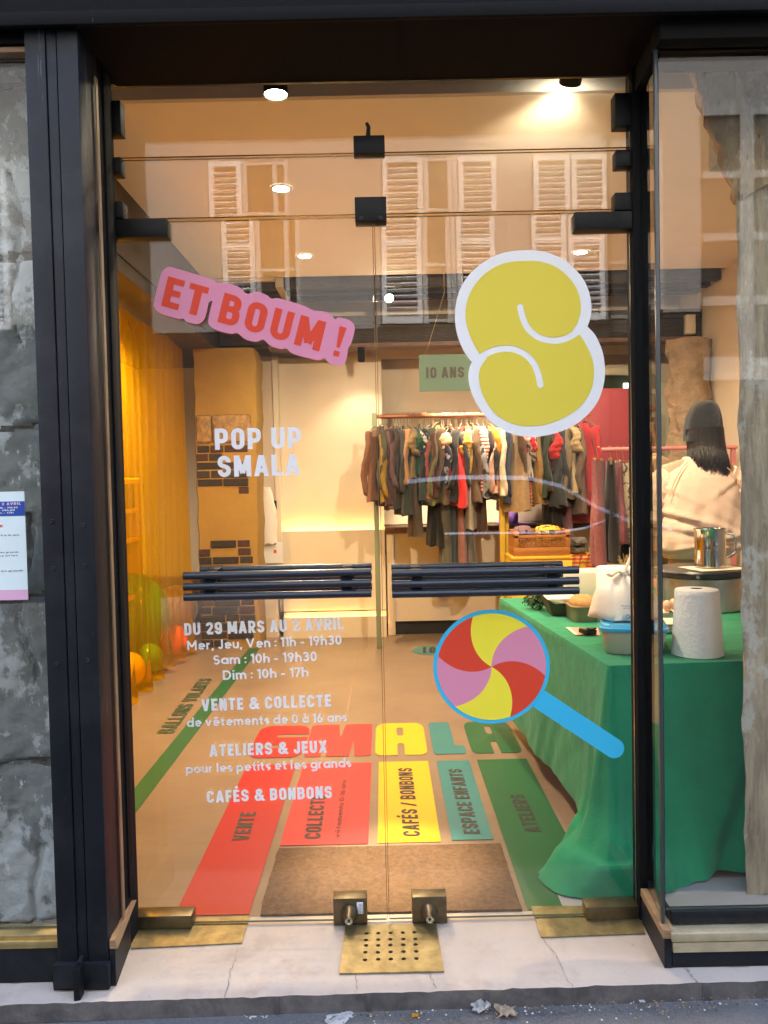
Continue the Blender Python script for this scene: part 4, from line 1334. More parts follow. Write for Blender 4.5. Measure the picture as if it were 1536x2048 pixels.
def brickwork(z0, z1, x0, x1, name):
    mb = MB()
    z, row = z0, 0
    while z < z1 - .02:
        h = .058
        rough_edge = row == 0 or z + .14 > z1
        x = x0 - (0 if row % 2 else .11) + random.uniform(-.01, .01)
        while x < x1:
            wd = random.choice((.215, .215, .21, .105))
            a, b = max(x, x0 + random.uniform(0, .01)), min(x + wd, x1 - random.uniform(0, .012))
            if b - a > .03 and not (rough_edge and random.random() < .12) and random.random() > .04:
                mi = random.choice((0, 0, 0, 1, 2))
                dz = random.uniform(-.002, .002)
                mb.box(a, b, 4.130 + random.uniform(0, .014), 4.16, z + dz, z + h + dz, .004, 1, mi)
            x += wd + .011
        z += h + .012
        row += 1
    mb.build(name, [mat('dark_brick', (.020, .013, .009), .85, var=.4, vs=30, bump=.4, bs=60), mat('grey_brick', (.028, .021, .016), .85, var=.4, vs=30, bump=.4, bs=60), mat('red_brown_brick', (.045, .017, .011), .85, var=.3, vs=30, bump=.4, bs=60)], root)


brickwork(1.305, 1.72, -1.54, -1.10, 'brickwork')
brickwork(0.02, 0.90, -1.545, -1.08, 'brickwork')

# ---- things on the niche wall
WCL = mat('white_cotton', (.72, .66, .58), .9, sheen=.3)
mb = MB()
rings = []
p0 = at(532, 975, 4.55)
for k in range(13):
    s = k / 12
    hw = .035 + .045 * min(1, s * 2.4) - .012 * s
    z = p0.z - s * .50
    rings.append([(p0.x + .012 * s + hw * math.cos(2 * math.pi * i / 18) * (1 + .12 * math.sin(i * 3 + k)), 4.575 + .03 * math.sin(2 * math.pi * i / 18), z + .008 * math.sin(i * 2)) for i in range(18)])
mb.loft(rings)
tag(mb.build('cloth_bag', WCL), 'white cotton bag hanging on the niche wall beside the brick pillar', 'bag')
a, b = at(520, 1085, 4.59), at(566, 1126, 4.59)
root = thing('notice_sheet', 'white paper sheet pinned under the cotton bag', 'notice', (a.x, 4.59, b.z))
mb = MB(); mb.box(a.x, b.x, 4.592, 4.594, b.z, a.z); mb.build('paper', mat('white_paper', (.75, .72, .68), .7), root, smooth=False)
mb = MB(); mb.box(a.x + .12, a.x + .145, 4.590, 4.5915, b.z + .09, b.z + .12); mb.build('red_mark', RED_VINYL, root, smooth=False)
a = at(551, 1010, 4.6)
mb = MB(); mb.box(a.x - .012, a.x + .012, 4.585, 4.599, a.z - .04, a.z + .04, .002); tag(mb.build('door_latch', BLACK), 'small dark latch on the edge of the white wall panel', 'latch')

# ---- counter along the back
root = thing('counter', 'long beige counter with a dark wooden top along the back wall', 'counter', (1.2, 4.8, 0))
mb = MB(); mb.box(0.045, 2.70, 4.60, 4.96, 0.125, 0.925); mb.build('front_panel', mat('beige_panel', (.66, .56, .44), .7, var=.04, vs=2), root, smooth=False)
mb = MB(); mb.box(0.025, 2.72, 4.56, 4.968, 0.93, 0.972, .004); mb.build('top', mat('mahogany_top', (.10, .045, .025), .4, var=.3, vs=12, stretch=(1, 10, 10)), root)
mb = MB(); mb.box(0.045, 2.70, 4.64, 4.95, 0.002, 0.12); mb.build('kickboard', mat('black_kickboard', (.015, .013, .012), .5), root, smooth=False)
mb = MB(); mb.box(0.035, 0.10, 4.575, 4.598, 0.002, 0.905, .003); mb.build('end_post', PLASTER, root)

# ---- hanging sign
root = thing('hanging_sign', 'sage green hanging sign with the age ten over the clothes rail', 'sign', (.5, 3.6, 2.06))
mb = MB(); mb.box(.308, .86, 3.596, 3.604, 2.060, 2.338); mb.build('board', mat('sage_green_board', (.075, .145, .105), .6), root, smooth=False)
mb = MB(); text_mesh(mb, '10 ANS', (.362, 3.594, 2.160), (.650, 3.594, 2.160), (0, 0, .082), 'caps', .20, .17); mb.build('words', INK, root, smooth=False, recalc=False)
for x, dx in ((.36, .15), (.80, -.15)):
    mb = MB(); mb.tube([(x, 3.6, 2.338), (x + dx, 3.6, 2.80), (x + dx, 3.6, 3.0)], .0022, 6); mb.build('cord', mat('cord', (.35, .25, .14), .8), root)

# ---- back right corner: doorway, pink panel, stone pier, small box on the wall
root = thing('pink_panel', 'deep pink display panel hanging behind the clothes at the back right', 'panel', (1.9, 4.3, 1.2))
mb = MB(); mb.box(1.58, 2.28, 4.20, 4.23, 1.0, 2.125, .003); mb.build('board', mat('raspberry_board', (.27, .032, .045), .6, var=.05, vs=2), root)
root = thing('back_doorway', 'grey green door frame at the back right with a bright window', 'doorway', (2.3, 4.5, 0))
mb = MB()
mb.box(2.44, 2.52, 4.44, 4.54, 0.0, 2.20, .004); mb.box(1.50, 2.44, 4.44, 4.54, 2.27, 2.33, .004); mb.box(1.5, 2.44, 4.44, 4.54, 2.10, 2.14, .004)
mb.build('frame', mat('grey_green_paint', (.40, .38, .28), .6), root)
mb = MB(); mb.box(1.5, 2.44, 4.50, 4.52, 2.14, 2.27); mb.build('pane', mat('dark_window', (.02, .035, .02), .15), root, smooth=False)
mb = MB(); mb.box(2.14, 2.30, 4.485, 4.495, 2.145, 2.20); mb.build('lit_pane', emit('courtyard_light', (1, .93, .75), 1.2), root, smooth=False)
mb = MB(); mb.box(2.525, 2.62, 4.46, 4.5, 0.0, 2.2); mb.build('gap_shade_panel', mat('gap_shade', (.02, .017, .015), .8), root, smooth=False)  # solid dark panel standing for the shade beside the frame
PIER = mat('rough_rubble_stone', (.30, .215, .135), .95, var=.3, vs=6, bump=1.0, bs=12, bd=.04)
mb = MB()
rings = []
for k in range(24):
    z = 2.50 * k / 23
    rings.append([(2.56 + (.13 + .02 * math.sin(k * 1.7 + i) + .018 * math.sin(k * .9 + i * 2.3)) * math.cos(2 * math.pi * i / 16) * 1.25, 4.10 + (.13 + .02 * math.sin(k * 2.1 + i * 1.4)) * math.sin(2 * math.pi * i / 16), z) for i in range(16)])
mb.loft(rings)
tag(mb.build('stone_pillar', PIER), 'rough rubble stone pillar at the back right behind the person', 'pillar')
p = at(1382, 648, 4.2)
mb = MB(); mb.box(p.x - .04, p.x + .04, 4.20, 4.26, p.z - .08, p.z + .08, .004); tag(mb.build('alarm_box', mat('cream_plastic', (.65, .55, .4), .5)), 'small cream box fixed to the back beam at the right', 'alarm box')

# ---- stone and timber by the windows
OLDW = mat('weathered_timber', (.40, .32, .22), .9, var=.35, vs=5, bump=1.0, bs=16, stretch=(1, 1, .35), bd=.03)
layer(OLDW, 16, .45, .60, (.20, .155, .105), .75, stretch=(2.2, 2.2, .22), axis_off=(8, 8, 2), detail=14)
layer(OLDW, 5, .55, .60, (.50, .465, .40), .85, stretch=(1.3, 1.3, .75), detail=14)
layer(OLDW, 16, .60, .68, (.17, .125, .08), .8, stretch=(1.2, 1.2, .3), axis_off=(5, 2, 1))
mb = MB()
rings = []
for k in range(70):
    z = 2.50 * k / 69
    x0 = 1.160 - .0095 * z
    ring = []
    for i, (u, v) in enumerate(((0, 0), (.12, -.015), (.25, -.018), (.42, -.01), (.50, .02), (.50, .22), (.25, .23), (.115, .20), (.045, .085))):
        ring.append((x0 + u + .0035 * math.sin(k * .7 + i * 2) + .002 * math.sin(k * 1.9 + i), .09 + v + .006 * math.sin(k * .5 + i * 1.3), z))
    rings.append(ring)
mb.loft(rings)
tag(mb.build('timber_post', OLDW, ang=60), 'weathered upright timber post flaked with white paint behind the right window', 'post')
OLDB = mat('bark_brown_timber', (.34, .24, .13), .9, var=.35, vs=8, bump=1.0, bs=20, stretch=(1, 1, .5), bd=.03)
layer(OLDB, 5, .55, .62, (.60, .45, .30), .8, stretch=(2, 2, .6))
layer(OLDB, 18, .58, .66, (.10, .065, .04), .8, stretch=(2, 2, .5), axis_off=(4, 1, 1))
mb = MB()
A = [at(1455, 402, .13), at(1536, 345, .13)]
B = [at(1362, 130, .13), at(1432, 92, .13)]
ax = ((B[0] + B[1]) / 2 - (A[0] + A[1]) / 2)
rings = []
for k in range(34):
    s = -0.06 + 1.5 * k / 33
    l, r = A[0].lerp(B[0], s), A[1].lerp(B[1], s)
    ring = []
    for i, (u, y) in enumerate(((0, .075), (.04, .055), (.3, .045), (.7, .045), (.96, .06), (1, .10), (1, .22), (.6, .22), (.30, .16))):
        p = l.lerp(r, u)
        ring.append((p.x + .008 * math.sin(k * .8 + i * 2.1) + .004 * math.sin(k * 2.3 + i), y + .02 + .006 * math.sin(k * 1.1 + i), p.z + .006 * math.sin(k * .9 + i * 1.7)))
    rings.append(ring)
mb.loft(rings)
tag(mb.build('timber_brace', OLDB, ang=60), 'bark brown slanting timber brace over the upright post behind the right window', 'brace')
RUBBLE = mat('grey_plastered_stone', (.20, .215, .21), .9, var=.30, vs=7, bump=.7, bs=34, bd=.012)
layer(RUBBLE, 3.4, .49, .525, (.50, .53, .55), .85, stretch=(1.2, 1.2, .8), detail=14)
layer(RUBBLE, 5, .57, .63, (.13, .125, .115), .85, axis_off=(2, 7, 3))
layer(RUBBLE, 12, .60, .63, (.62, .65, .66), .9, stretch=(1.6, 1.6, .7), axis_off=(1, 3, 9), detail=12)
layer(RUBBLE, 3, .60, .63, (.20, .195, .18), .8, axis_off=(6, 1, 4), detail=14)
layer(RUBBLE, 40, .66, .74, (.10, .09, .08), .7)


MORT = mat('dark_crumbled_mortar', (.085, .078, .068), .95, var=.5, vs=40, bump=.6, bs=60)


def rough_wall(name, x0, x1, y0, y1, z0, z1, label, m, nx=90, nz=330, amp=.011):
    mb = MB()
    F = []
    JN = set()
    for k in range(nz + 1):
        ring = []
        z = z0 + (z1 - z0) * k / nz
        for i in range(nx + 1):
            x = x0 + (x1 - x0) * i / nx
            d = 0
            for (fx, fz, ph, am) in ((7, 5, 0, 1), (13, 9, 1.3, .7), (27, 21, 2.2, .45), (51, 63, .4, .3)):
                d += am * math.sin(x * fx + ph + 1.5 * math.sin(z * fz * .6)) * math.sin(z * fz + ph * 2 + 1.2 * math.sin(x * fx * .5))
            zz = (z - .045 + .012 * math.sin(x * 9) + .25) % .5 - .25
            d -= 2.6 * math.exp(-(zz / .013) ** 2) * (.6 + .4 * math.sin(x * 11 + z * 3))
            row = int((z + .205) / .5)
            xv = (x + .17 * (row % 2) + .02 * math.sin(z * 14)) % .42 - .21
            d -= 2.6 * math.exp(-(xv / .009) ** 2)
            if math.exp(-(zz / .010) ** 2) > .40 + .3 * math.sin(x * 23 + z * 17): JN.add((k, i))
            edge = min(x - x0, x1 - x) if True else 1
            d -= 1.2 * max(0, 1 - edge / .03)
            ring.append((x + .004 * math.sin(z * 31 + i), y0 - amp * d, z))
        F.append(ring)
    mb.loft(F, closed=False)
    mb.bm.faces.ensure_lookup_table()
    for k in range(nz):
        for i in range(nx):
            if (k, i) in JN: mb.bm.faces[k * nx + i].material_index = 1
    mb.box(x0 + .006, x1 - .006, y0 + .025, y1, z0, z1)
    return tag(mb.build(name, [m, MORT], ang=60), label, 'stone wall')


rough_wall('stone_pier', -1.75, -0.935, -0.07, 0.35, 0.0, 3.11, 'rough grey stone pier with flaking white plaster behind the left window', RUBBLE)
rough_wall('stone_pier', 1.22, 2.5, 0.36, 0.50, 2.47, 3.11, 'blue grey stone masonry high behind the timber brace at the right', RUBBLE, 40, 50)

# ================================================================== CLOTHES RAILS
def rail_rack(label, posts, rails, loc):
    root = thing('clothes_rack', label, 'clothes rack', loc, 'clothes racks at the back')
    for (x, y, z0, z1, s, m) in posts:
        mb = MB(); mb.box(x - s, x + s, y - s, y + s, z0, z1, .003); mb.build('post', m, root)
    for (a, b, r, m) in rails:
        mb = MB(); mb.tube([a, b], r, 14); mb.build('rail', m, root)
    return root


GRN = mat('sage_green_paint', (.20, .24, .15), .5)
COP = mat('copper_brown_rail', (.30, .10, .04), .35, .3)
YPO = mat('yellow_paint_post', (.80, .52, .05), .5)
PKR = mat('dusty_pink_rail', (.60, .22, .22), .4)
RZ = 1.915
rail_rack('wooden clothes rack with a sage green post and a copper rail', [(-.046, 4.05, 0, 1.945, .019, GRN), (1.0, 4.12, 0.0, 1.945, .021, YPO)], [((-.04, 4.05, RZ), (1.0, 4.12, RZ), .017, COP)], (.4, 4.05, 0))
rail_rack('clothes rack with a yellow post crossing the counter at the right', [(1.045, 4.15, 0, 1.93, .016, YPO), (1.84, 4.22, 0.0, 1.93, .019, GRN)], [((1.045, 4.15, RZ - .01), (1.84, 4.22, RZ - .01), .016, COP)], (1.4, 4.1, 0))
rail_rack('low dusty pink clothes rail behind the person', [(1.90, 3.52, 0, 1.60, .012, PKR), (2.66, 3.52, 0, 1.60, .016, PKR)], [((1.66, 3.5, 1.585), (2.68, 3.5, 1.585), .015, PKR)], (2.0, 3.5, 0))

_FAB = {}


def fabric(col, pat=None, col2=None):
    k = (col, pat)
    if k in _FAB: return _FAB[k]
    m = mat('woven_fabric', col, .9, var=.16, vs=30, bump=.25, bs=55, sheen=.15)
    nt = m.node_tree; p = nt.nodes['Principled BSDF']
    if pat:
        tc = nt.nodes.new('ShaderNodeTexCoord')
        r = nt.nodes.new('ShaderNodeValToRGB'); r.color_ramp.interpolation = 'CONSTANT'
        r.color_ramp.elements[0].color = (*col, 1); r.color_ramp.elements[1].color = (*(col2 or (.8, .75, .7)), 1)
        if pat == 'dots':
            t = nt.nodes.new('ShaderNodeTexVoronoi'); t.inputs['Scale'].default_value = 34; t.inputs['Randomness'].default_value = .25
            r.color_ramp.elements[0].color, r.color_ramp.elements[1].color = (*(col2 or (0, 0, 0)), 1), (*col, 1)
            r.color_ramp.elements[1].position = .36; o = t.outputs['Distance']
        elif pat == 'blotch':
            t = nt.nodes.new('ShaderNodeTexNoise'); t.inputs['Scale'].default_value = 18; r.color_ramp.elements[1].position = .56; o = t.outputs[0]
        elif pat == 'band':
            t = nt.nodes.new('ShaderNodeTexWave'); t.bands_direction = 'Z'; t.inputs['Scale'].default_value = 11; t.inputs['Distortion'].default_value = .5; r.color_ramp.elements[1].position = .5; o = t.outputs[0]
        elif pat == 'stripe':
            t = nt.nodes.new('ShaderNodeTexWave'); t.bands_direction = 'Y'; t.inputs['Scale'].default_value = 12; r.color_ramp.elements[1].position = .5; o = t.outputs[0]
        else:
            t = nt.nodes.new('ShaderNodeTexChecker'); t.inputs['Scale'].default_value = 40; r.color_ramp.elements[1].position = .5; o = t.outputs['Fac']
        nt.links.new(tc.outputs['Object'], t.inputs['Vector'])
        nt.links.new(o, r.inputs[0]); nt.links.new(r.outputs[0], p.inputs['Base Color'])
    _FAB[k] = m
    return m


HANG = mat('hanger_wire', (.35, .27, .18), .35, .5)
rg = random.Random(5)


def garment(label, cat, kind, px, ztop, zbot, col, phi=0, pat=None, col2=None, sleeve=.42, scol=None, Y=None, zr=None, wid=1.0, group='clothes hanging on the racks'):
    y = Y if Y is not None else 4.05 + .07 * min(1.6, max(0, (px - 748) / 257))
    x = at(px, 900, y).x
    zr = zr or RZ
    root = thing({'trousers': 'trousers', 'dress': 'dress'}.get(cat, 'garment'), label, cat, (x, y, zbot), group)
    f = rad(phi)
    u = Vector((math.sin(f), -math.cos(f), 0)); n = Vector((math.cos(f), math.sin(f), 0))
    c = Vector((x, y, 0))
    m = fabric(tuple(v * (.55 if px < 935 else .75) for v in col), pat, col2)  # darker cloth left of the spotlight pool: the weaker light is in the colour
    p1, p2, p3 = rg.uniform(0, 6), rg.uniform(0, 6), rg.uniform(0, 6)
    H = ztop - zbot
    N = 28
    mb = MB()
    mb.tube([c + u * .0 + Vector((0, 0, zr + .018)) + n * .012, c + Vector((0, 0, zr + .024)), c + Vector((0, 0, zr + .016)) - n * .014, c + Vector((0, 0, ztop + .035)), c + Vector((0, 0, ztop + .012))], .0026, 6)
    if kind == 'trousers':
        mb.tube([c + u * -.14 + Vector((0, 0, ztop + .012)), c + u * .14 + Vector((0, 0, ztop + .012))], .004, 6)
        for s in (-.10, .10): mb.box(c.x + u.x * s - .008, c.x + u.x * s + .008, c.y + u.y * s - .014, c.y + u.y * s + .014, ztop - .03, ztop + .022, .003)
    else:
        mb.tube([c + u * -.17 * wid + Vector((0, 0, ztop - .045)), c + u * -.05 + Vector((0, 0, ztop + .008)), c + Vector((0, 0, ztop + .014)), c + u * .05 + Vector((0, 0, ztop + .008)), c + u * .17 * wid + Vector((0, 0, ztop - .045))], .005, 6)
    mb.build('hanger', HANG, root)
    if kind == 'trousers':
        mb = MB()
        for side in (-1, 1):
            rings = []
            for k in range(26):
                s = k / 25
                hu = (.115 - .03 * s + .012 * math.sin(s * 9 + p1)) * wid
                tn = .026 + .014 * s
                off = n * side * (.004 + .022 * s) + u * (.02 * math.sin(s * 4 + p2 + side) * s + .035 * side * s)
                ring = []
                for i in range(N):
                    a = 2 * math.pi * i / N
                    w_ = 1 + .18 * math.sin(3 * a + p1 + 3 * s) * min(1, s * 3)
                    ring.append(c + off + u * hu * math.cos(a) * (1 + .04 * math.sin(5 * a + p3)) + n * tn * math.sin(a) * w_ + Vector((0, 0, ztop - H * s + .006 * math.sin(a * 2 + p1) * s)))
                rings.append(ring)
            mb.loft(rings)
        mb.build('trouser_legs', m, root, ang=80)
        return root
    rings = []
    fl_ = {'dress': .30, 'coat': .10, 'shirt': .05}.get(kind, .04)
    for k in range(30):
        s = k / 29
        sh = min(1, s / .09)
        hu = (.055 + .135 * sh ** .8 + fl_ * .25 * s + .010 * math.sin(s * 7 + p1)) * wid
        tn = .015 + .020 * sh + fl_ * .13 * s + .012 * s
        drop = .055 * (1 - 0)                          # shoulders fall away from the neck
        ring = []
        for i in range(N):
            a = 2 * math.pi * i / N
            ca, sa = math.cos(a), math.sin(a)
            fold = 1 + (.10 + .30 * s) * math.sin(4 * a + p1 + 2.2 * s) * min(1, s * 2) + .14 * math.sin(7 * a + p2 + 3 * s) * s
            sway = n * (.012 * math.sin(s * 5 + p3) * s) + u * (.01 * math.sin(s * 6 + p2) * s)
            z = ztop - H * s - drop * abs(ca) ** 1.5 * max(0, 1 - s * 5) + .010 * math.sin(3 * a + p3) * s
            ring.append(c + sway + u * hu * ca + n * tn * sa * fold + Vector((0, 0, z)))
        rings.append(ring)
    mb = MB(); mb.loft(rings)
    mb.build('torso' if kind != 'dress' else 'dress_body', m, root, ang=80)
    if sleeve:
        ms = fabric(scol) if scol else m
        for side in (1, -1):
            rings = []
            w0 = .058 if sleeve > .25 else .072
            lean = rg.uniform(-.05, .05)
            for k in range(18):
                s = k / 17
                r1 = w0 * (1 - .38 * s) if sleeve > .25 else w0 * (1 + .15 * s)
                r2 = r1 * (.55 + .12 * math.sin(s * 6 + p2))
                d = u * side * (.165 * wid + .050 * math.sin(min(1, s * 2.2) * math.pi / 2) + .02 * s - .05 * s * s) + n * (lean * s + .012 * math.sin(s * 8 + p1))
                z = ztop - .05 - sleeve * s
                ring = []
                for i in range(16):
                    a = 2 * math.pi * i / 16
                    g = 1 + .13 * math.sin(3 * a + p3 + s * 5) + .08 * math.sin(s * 30 + a)
                    ring.append(c + d + u * r1 * .75 * math.cos(a) * g + n * r2 * math.sin(a) * g + Vector((0, 0, z + (.01 * math.cos(a)))))
                rings.append(ring)
            mb = MB(); mb.loft(rings)
            mb.build('sleeve', ms, root, ang=80)
    return root


G = garment
ZT = 1.83


def zpx(py, Y=4.06): return CAM[2] - (py - 967) / F_PX * (Y - CAM[1])


# (label, category, kind, px, bottom py, colour, twist, extra)
for (lab, cat, kind, px, bot, col, phi, ex) in [
    ('rust brown jacket hanging first beside the sage green post', 'jacket', 'coat', 752, 1000, (.30, .12, .045), -24, dict(sleeve=.50)),
    ('dark plum shirt between the rust jacket and the mustard one', 'shirt', 'shirt', 765, 1008, (.07, .025, .03), 6, dict(sleeve=.40)),
    ('mustard yellow shirt near the sage green post', 'shirt', 'shirt', 776, 998, (.42, .26, .015), -10, dict(sleeve=.50)),
    ('mauve brown plaid shirt right of the mustard shirt', 'shirt', 'shirt', 786, 1010, (.16, .085, .09), 4, dict(sleeve=.45, pat='check', col2=(.10, .05, .06))),
    ('black jacket with a rust coloured hem on the copper rail', 'jacket', 'coat', 798, 1018, (.014, .014, .013), -8, dict(sleeve=.48)),
    ('dark bottle green jacket with tan sleeves', 'jacket', 'coat', 809, 1024, (.014, .030, .018), 8, dict(sleeve=.44, scol=(.36, .20, .10))),
    ('greyish brown long trousers hanging below the shirts on the left', 'trousers', 'trousers', 828, 1073, (.15, .115, .085), -4, dict(wid=.85)),
    ('khaki tee shirt with short sleeves on the copper rail', 'tee shirt', 'shirt', 831, 955, (.42, .29, .13), -16, dict(sleeve=.17)),
    ('deep green knit top peeping out above the khaki tee', 'top', 'shirt', 839, 948, (.012, .10, .045), 5, dict(sleeve=.15)),
    ('brick pink narrow shirt left of the navy patterned dress', 'shirt', 'shirt', 845, 1000, (.42, .11, .08), -6, dict(sleeve=.36)),
    ('olive yellow thin cardigan with a long hanging sleeve', 'cardigan', 'shirt', 852, 1010, (.17, .17, .05), 8, dict(sleeve=.50)),
    ('navy shirt printed with white patches', 'shirt', 'shirt', 860, 1008, (.018, .03, .11), -12, dict(sleeve=.20, pat='blotch', col2=(.55, .52, .42))),
    ('black flared trousers hanging low in the middle of the rack', 'trousers', 'trousers', 869, 1087, (.012, .011, .012), 8, dict(wid=.8)),
    ('olive green hooded jacket in the middle of the rack', 'jacket', 'coat', 876, 1005, (.085, .10, .032), -20, dict(sleeve=.52)),
    ('dark blue shirt with small light flowers beside the olive jacket', 'shirt', 'shirt', 889, 990, (.025, .03, .06), 10, dict(sleeve=.30, pat='blotch', col2=(.3, .28, .3))),
    ('grey green long trousers hanging to the counter front', 'trousers', 'trousers', 888, 1132, (.16, .15, .11), -14, dict(wid=.9)),
    ('red top with wide tan short sleeves', 'top', 'shirt', 902, 952, (.62, .03, .025), -32, dict(sleeve=.19, scol=(.62, .34, .19))),
    ('dusty rose long trousers hanging lowest under the red dress', 'trousers', 'trousers', 912, 1140, (.40, .16, .13), 10, dict(wid=.9)),
    ('slate blue narrow jeans between the grey green and rose trousers', 'trousers', 'trousers', 899, 1136, (.06, .085, .10), 4, dict(wid=.7)),
    ('bright red long dress in the middle of the clothes', 'dress', 'dress', 924, 1016, (.75, .012, .012), -8, dict(sleeve=0)),
    ('charcoal long trousers right of the rose trousers', 'trousers', 'trousers', 934, 1128, (.09, .075, .06), -8, dict(wid=.95)),
    ('pale grey knit scarf like cardigan right of the red dress', 'cardigan', 'shirt', 935, 1060, (.36, .31, .25), 4, dict(sleeve=.42, wid=.7)),
    ('golden yellow tee shirt under the bright spotlight', 'tee shirt', 'shirt', 948, 948, (.86, .48, .04), -22, dict(sleeve=.18)),
    ('red and white checked shirt below the yellow tee', 'shirt', 'shirt', 954, 986, (.65, .07, .05), 8, dict(sleeve=.36, pat='band', col2=(.8, .62, .5))),
    ('brown narrow trousers behind the checked shirt', 'trousers', 'trousers', 957, 1066, (.10, .05, .03), 12, dict(wid=.7)),
    ('grey leopard print shirt with dark edges', 'shirt', 'shirt', 967, 998, (.30, .31, .32), -12, dict(sleeve=.50, pat='blotch', col2=(.03, .03, .035))),
    ('orange and yellow top left of the yellow post', 'top', 'shirt', 979, 985, (.85, .32, .02), 6, dict(sleeve=.30)),
    ('blush pink blouse left of the yellow post', 'blouse', 'shirt', 988, 990, (.72, .42, .33), -8, dict(sleeve=.48)),
    ('cream white shirt nearest the yellow post', 'shirt', 'shirt', 997, 990, (.85, .74, .55), 8, dict(sleeve=.52)),
    ('burnt orange tee just right of the yellow post', 'tee shirt', 'shirt', 1014, 932, (.60, .20, .035), -26, dict(sleeve=.22)),
    ('navy blue sweatshirt below the burnt orange tee', 'sweatshirt', 'coat', 1022, 1003, (.016, .028, .065), -24, dict(sleeve=.52)),
    ('tan shorts like skirt showing under the navy sweatshirt', 'skirt', 'dress', 1025, 1022, (.40, .26, .13), 6, dict(sleeve=0)),
    ('cream and black striped top beside the orange spotted trousers', 'top', 'shirt', 1039, 960, (.72, .62, .48), 5, dict(sleeve=.26, pat='stripe', col2=(.10, .08, .07))),
    ('orange trousers with black spots', 'trousers', 'trousers', 1052, 1016, (.78, .26, .09), -18, dict(pat='dots', col2=(.02, .015, .015), wid=1.1)),
    ('crimson top with small white flowers above the spotted trousers', 'top', 'shirt', 1062, 916, (.70, .025, .045), -10, dict(sleeve=.17, pat='blotch', col2=(.75, .55, .5))),
    ('dark brown plaid shirt right of the crimson top', 'shirt', 'shirt', 1074, 985, (.10, .045, .025), 8, dict(sleeve=.36, pat='check', col2=(.04, .02, .015))),
    ('ochre brown jacket right of the brown plaid shirt', 'jacket', 'coat', 1085, 1010, (.34, .19, .045), -14, dict(sleeve=.52)),
    ('red and white sleeved jersey peeping out by the slate shirt', 'jersey', 'shirt', 1098, 950, (.60, .03, .03), 12, dict(sleeve=.22)),
    ('dark slate blue shirt on the right hand rail', 'shirt', 'shirt', 1108, 1015, (.040, .055, .060), -12, dict(sleeve=.48)),
    ('black long trousers under the slate shirt', 'trousers', 'trousers', 1102, 1050, (.014, .013, .015), 10, dict(wid=.9)),
    ('greyish brown cardigan right of the slate shirt', 'cardigan', 'coat', 1126, 1000, (.24, .18, .115), -10, dict(sleeve=.50)),
    ('mauve wool trousers hanging low at the right hand rail', 'trousers', 'trousers', 1128, 1090, (.20, .09, .14), 6, dict(wid=1.0)),
    ('sand beige shirt with short sleeves near the green end post', 'shirt', 'shirt', 1143, 992, (.52, .40, .22), -8, dict(sleeve=.2)),
    ('brown grey coat beside the red coat', 'coat', 'coat', 1156, 1035, (.17, .12, .085), 6, dict(sleeve=.5)),
    ('long red coat last on the right hand rail', 'coat', 'coat', 1172, 1010, (.55, .02, .03), 16, dict(sleeve=.55)),
    ('dark olive cardigan squeezed between the plum shirt and the mustard shirt', 'cardigan', 'shirt', 771, 1002, (.09, .085, .04), 6, dict(sleeve=.46)),
    ('chocolate brown shirt squeezed behind the mauve plaid shirt', 'shirt', 'shirt', 791, 1012, (.075, .04, .025), -5, dict(sleeve=.40)),
    ('dark grey tweed coat squeezed between the black jacket and the bottle green one', 'coat', 'coat', 803, 1020, (.075, .07, .065), 5, dict(sleeve=.5, pat='check', col2=(.04, .04, .04))),
    ('camouflage brown shirt left of the greyish brown trousers', 'shirt', 'shirt', 817, 1010, (.13, .10, .05), -8, dict(sleeve=.4, pat='blotch', col2=(.04, .045, .025))),
    ('dark teal narrow top beside the brick pink shirt', 'top', 'shirt', 841, 996, (.02, .06, .06), 5, dict(sleeve=.3)),
    ('almost black navy shirt between the olive cardigan and the printed navy one', 'shirt', 'shirt', 856, 1004, (.012, .014, .03), -6, dict(sleeve=.42)),
    ('dark burgundy knit between the printed navy shirt and the olive jacket', 'knitwear', 'shirt', 866, 996, (.11, .02, .025), 6, dict(sleeve=.42)),
    ('brown flannel shirt just right of the olive hooded jacket', 'shirt', 'shirt', 884, 1002, (.14, .075, .04), -8, dict(sleeve=.46, pat='band', col2=(.07, .04, .025))),
    ('black cardigan between the flowered shirt and the red top', 'cardigan', 'shirt', 896, 1000, (.014, .013, .014), 6, dict(sleeve=.46)),
    ('charcoal knit between the wide sleeved red top and the red dress', 'knitwear', 'shirt', 915, 990, (.05, .048, .048), -5, dict(sleeve=.42)),
    ('walnut brown cardigan between the grey scarf and the yellow tee', 'cardigan', 'shirt', 942, 1000, (.13, .07, .035), 5, dict(sleeve=.44)),
    ('black narrow shirt between the leopard print and the orange top', 'shirt', 'shirt', 974, 996, (.02, .018, .018), -5, dict(sleeve=.44)),
    ('brown velvet jacket between the navy sweatshirt and the striped top', 'jacket', 'coat', 1031, 1000, (.12, .06, .03), 6, dict(sleeve=.48)),
    ('dark green shirt between the plaid shirt and the ochre jacket', 'shirt', 'shirt', 1080, 996, (.03, .05, .03), -6, dict(sleeve=.44)),
    ('charcoal blue jacket between the jersey and the grey brown cardigan', 'jacket', 'coat', 1116, 1010, (.04, .045, .055), 6, dict(sleeve=.48)),
    ('dark taupe knit between the beige shirt and the grey brown cardigan', 'knitwear', 'shirt', 1135, 998, (.12, .09, .07), -6, dict(sleeve=.44)),
]:
    G(lab, cat, kind, px, (ZT if cat != 'trousers' else ZT - .03) + rg.uniform(-.035, .015), zpx(bot) + rg.uniform(-.03, .015), col, phi + rg.uniform(-13, 13), **ex)
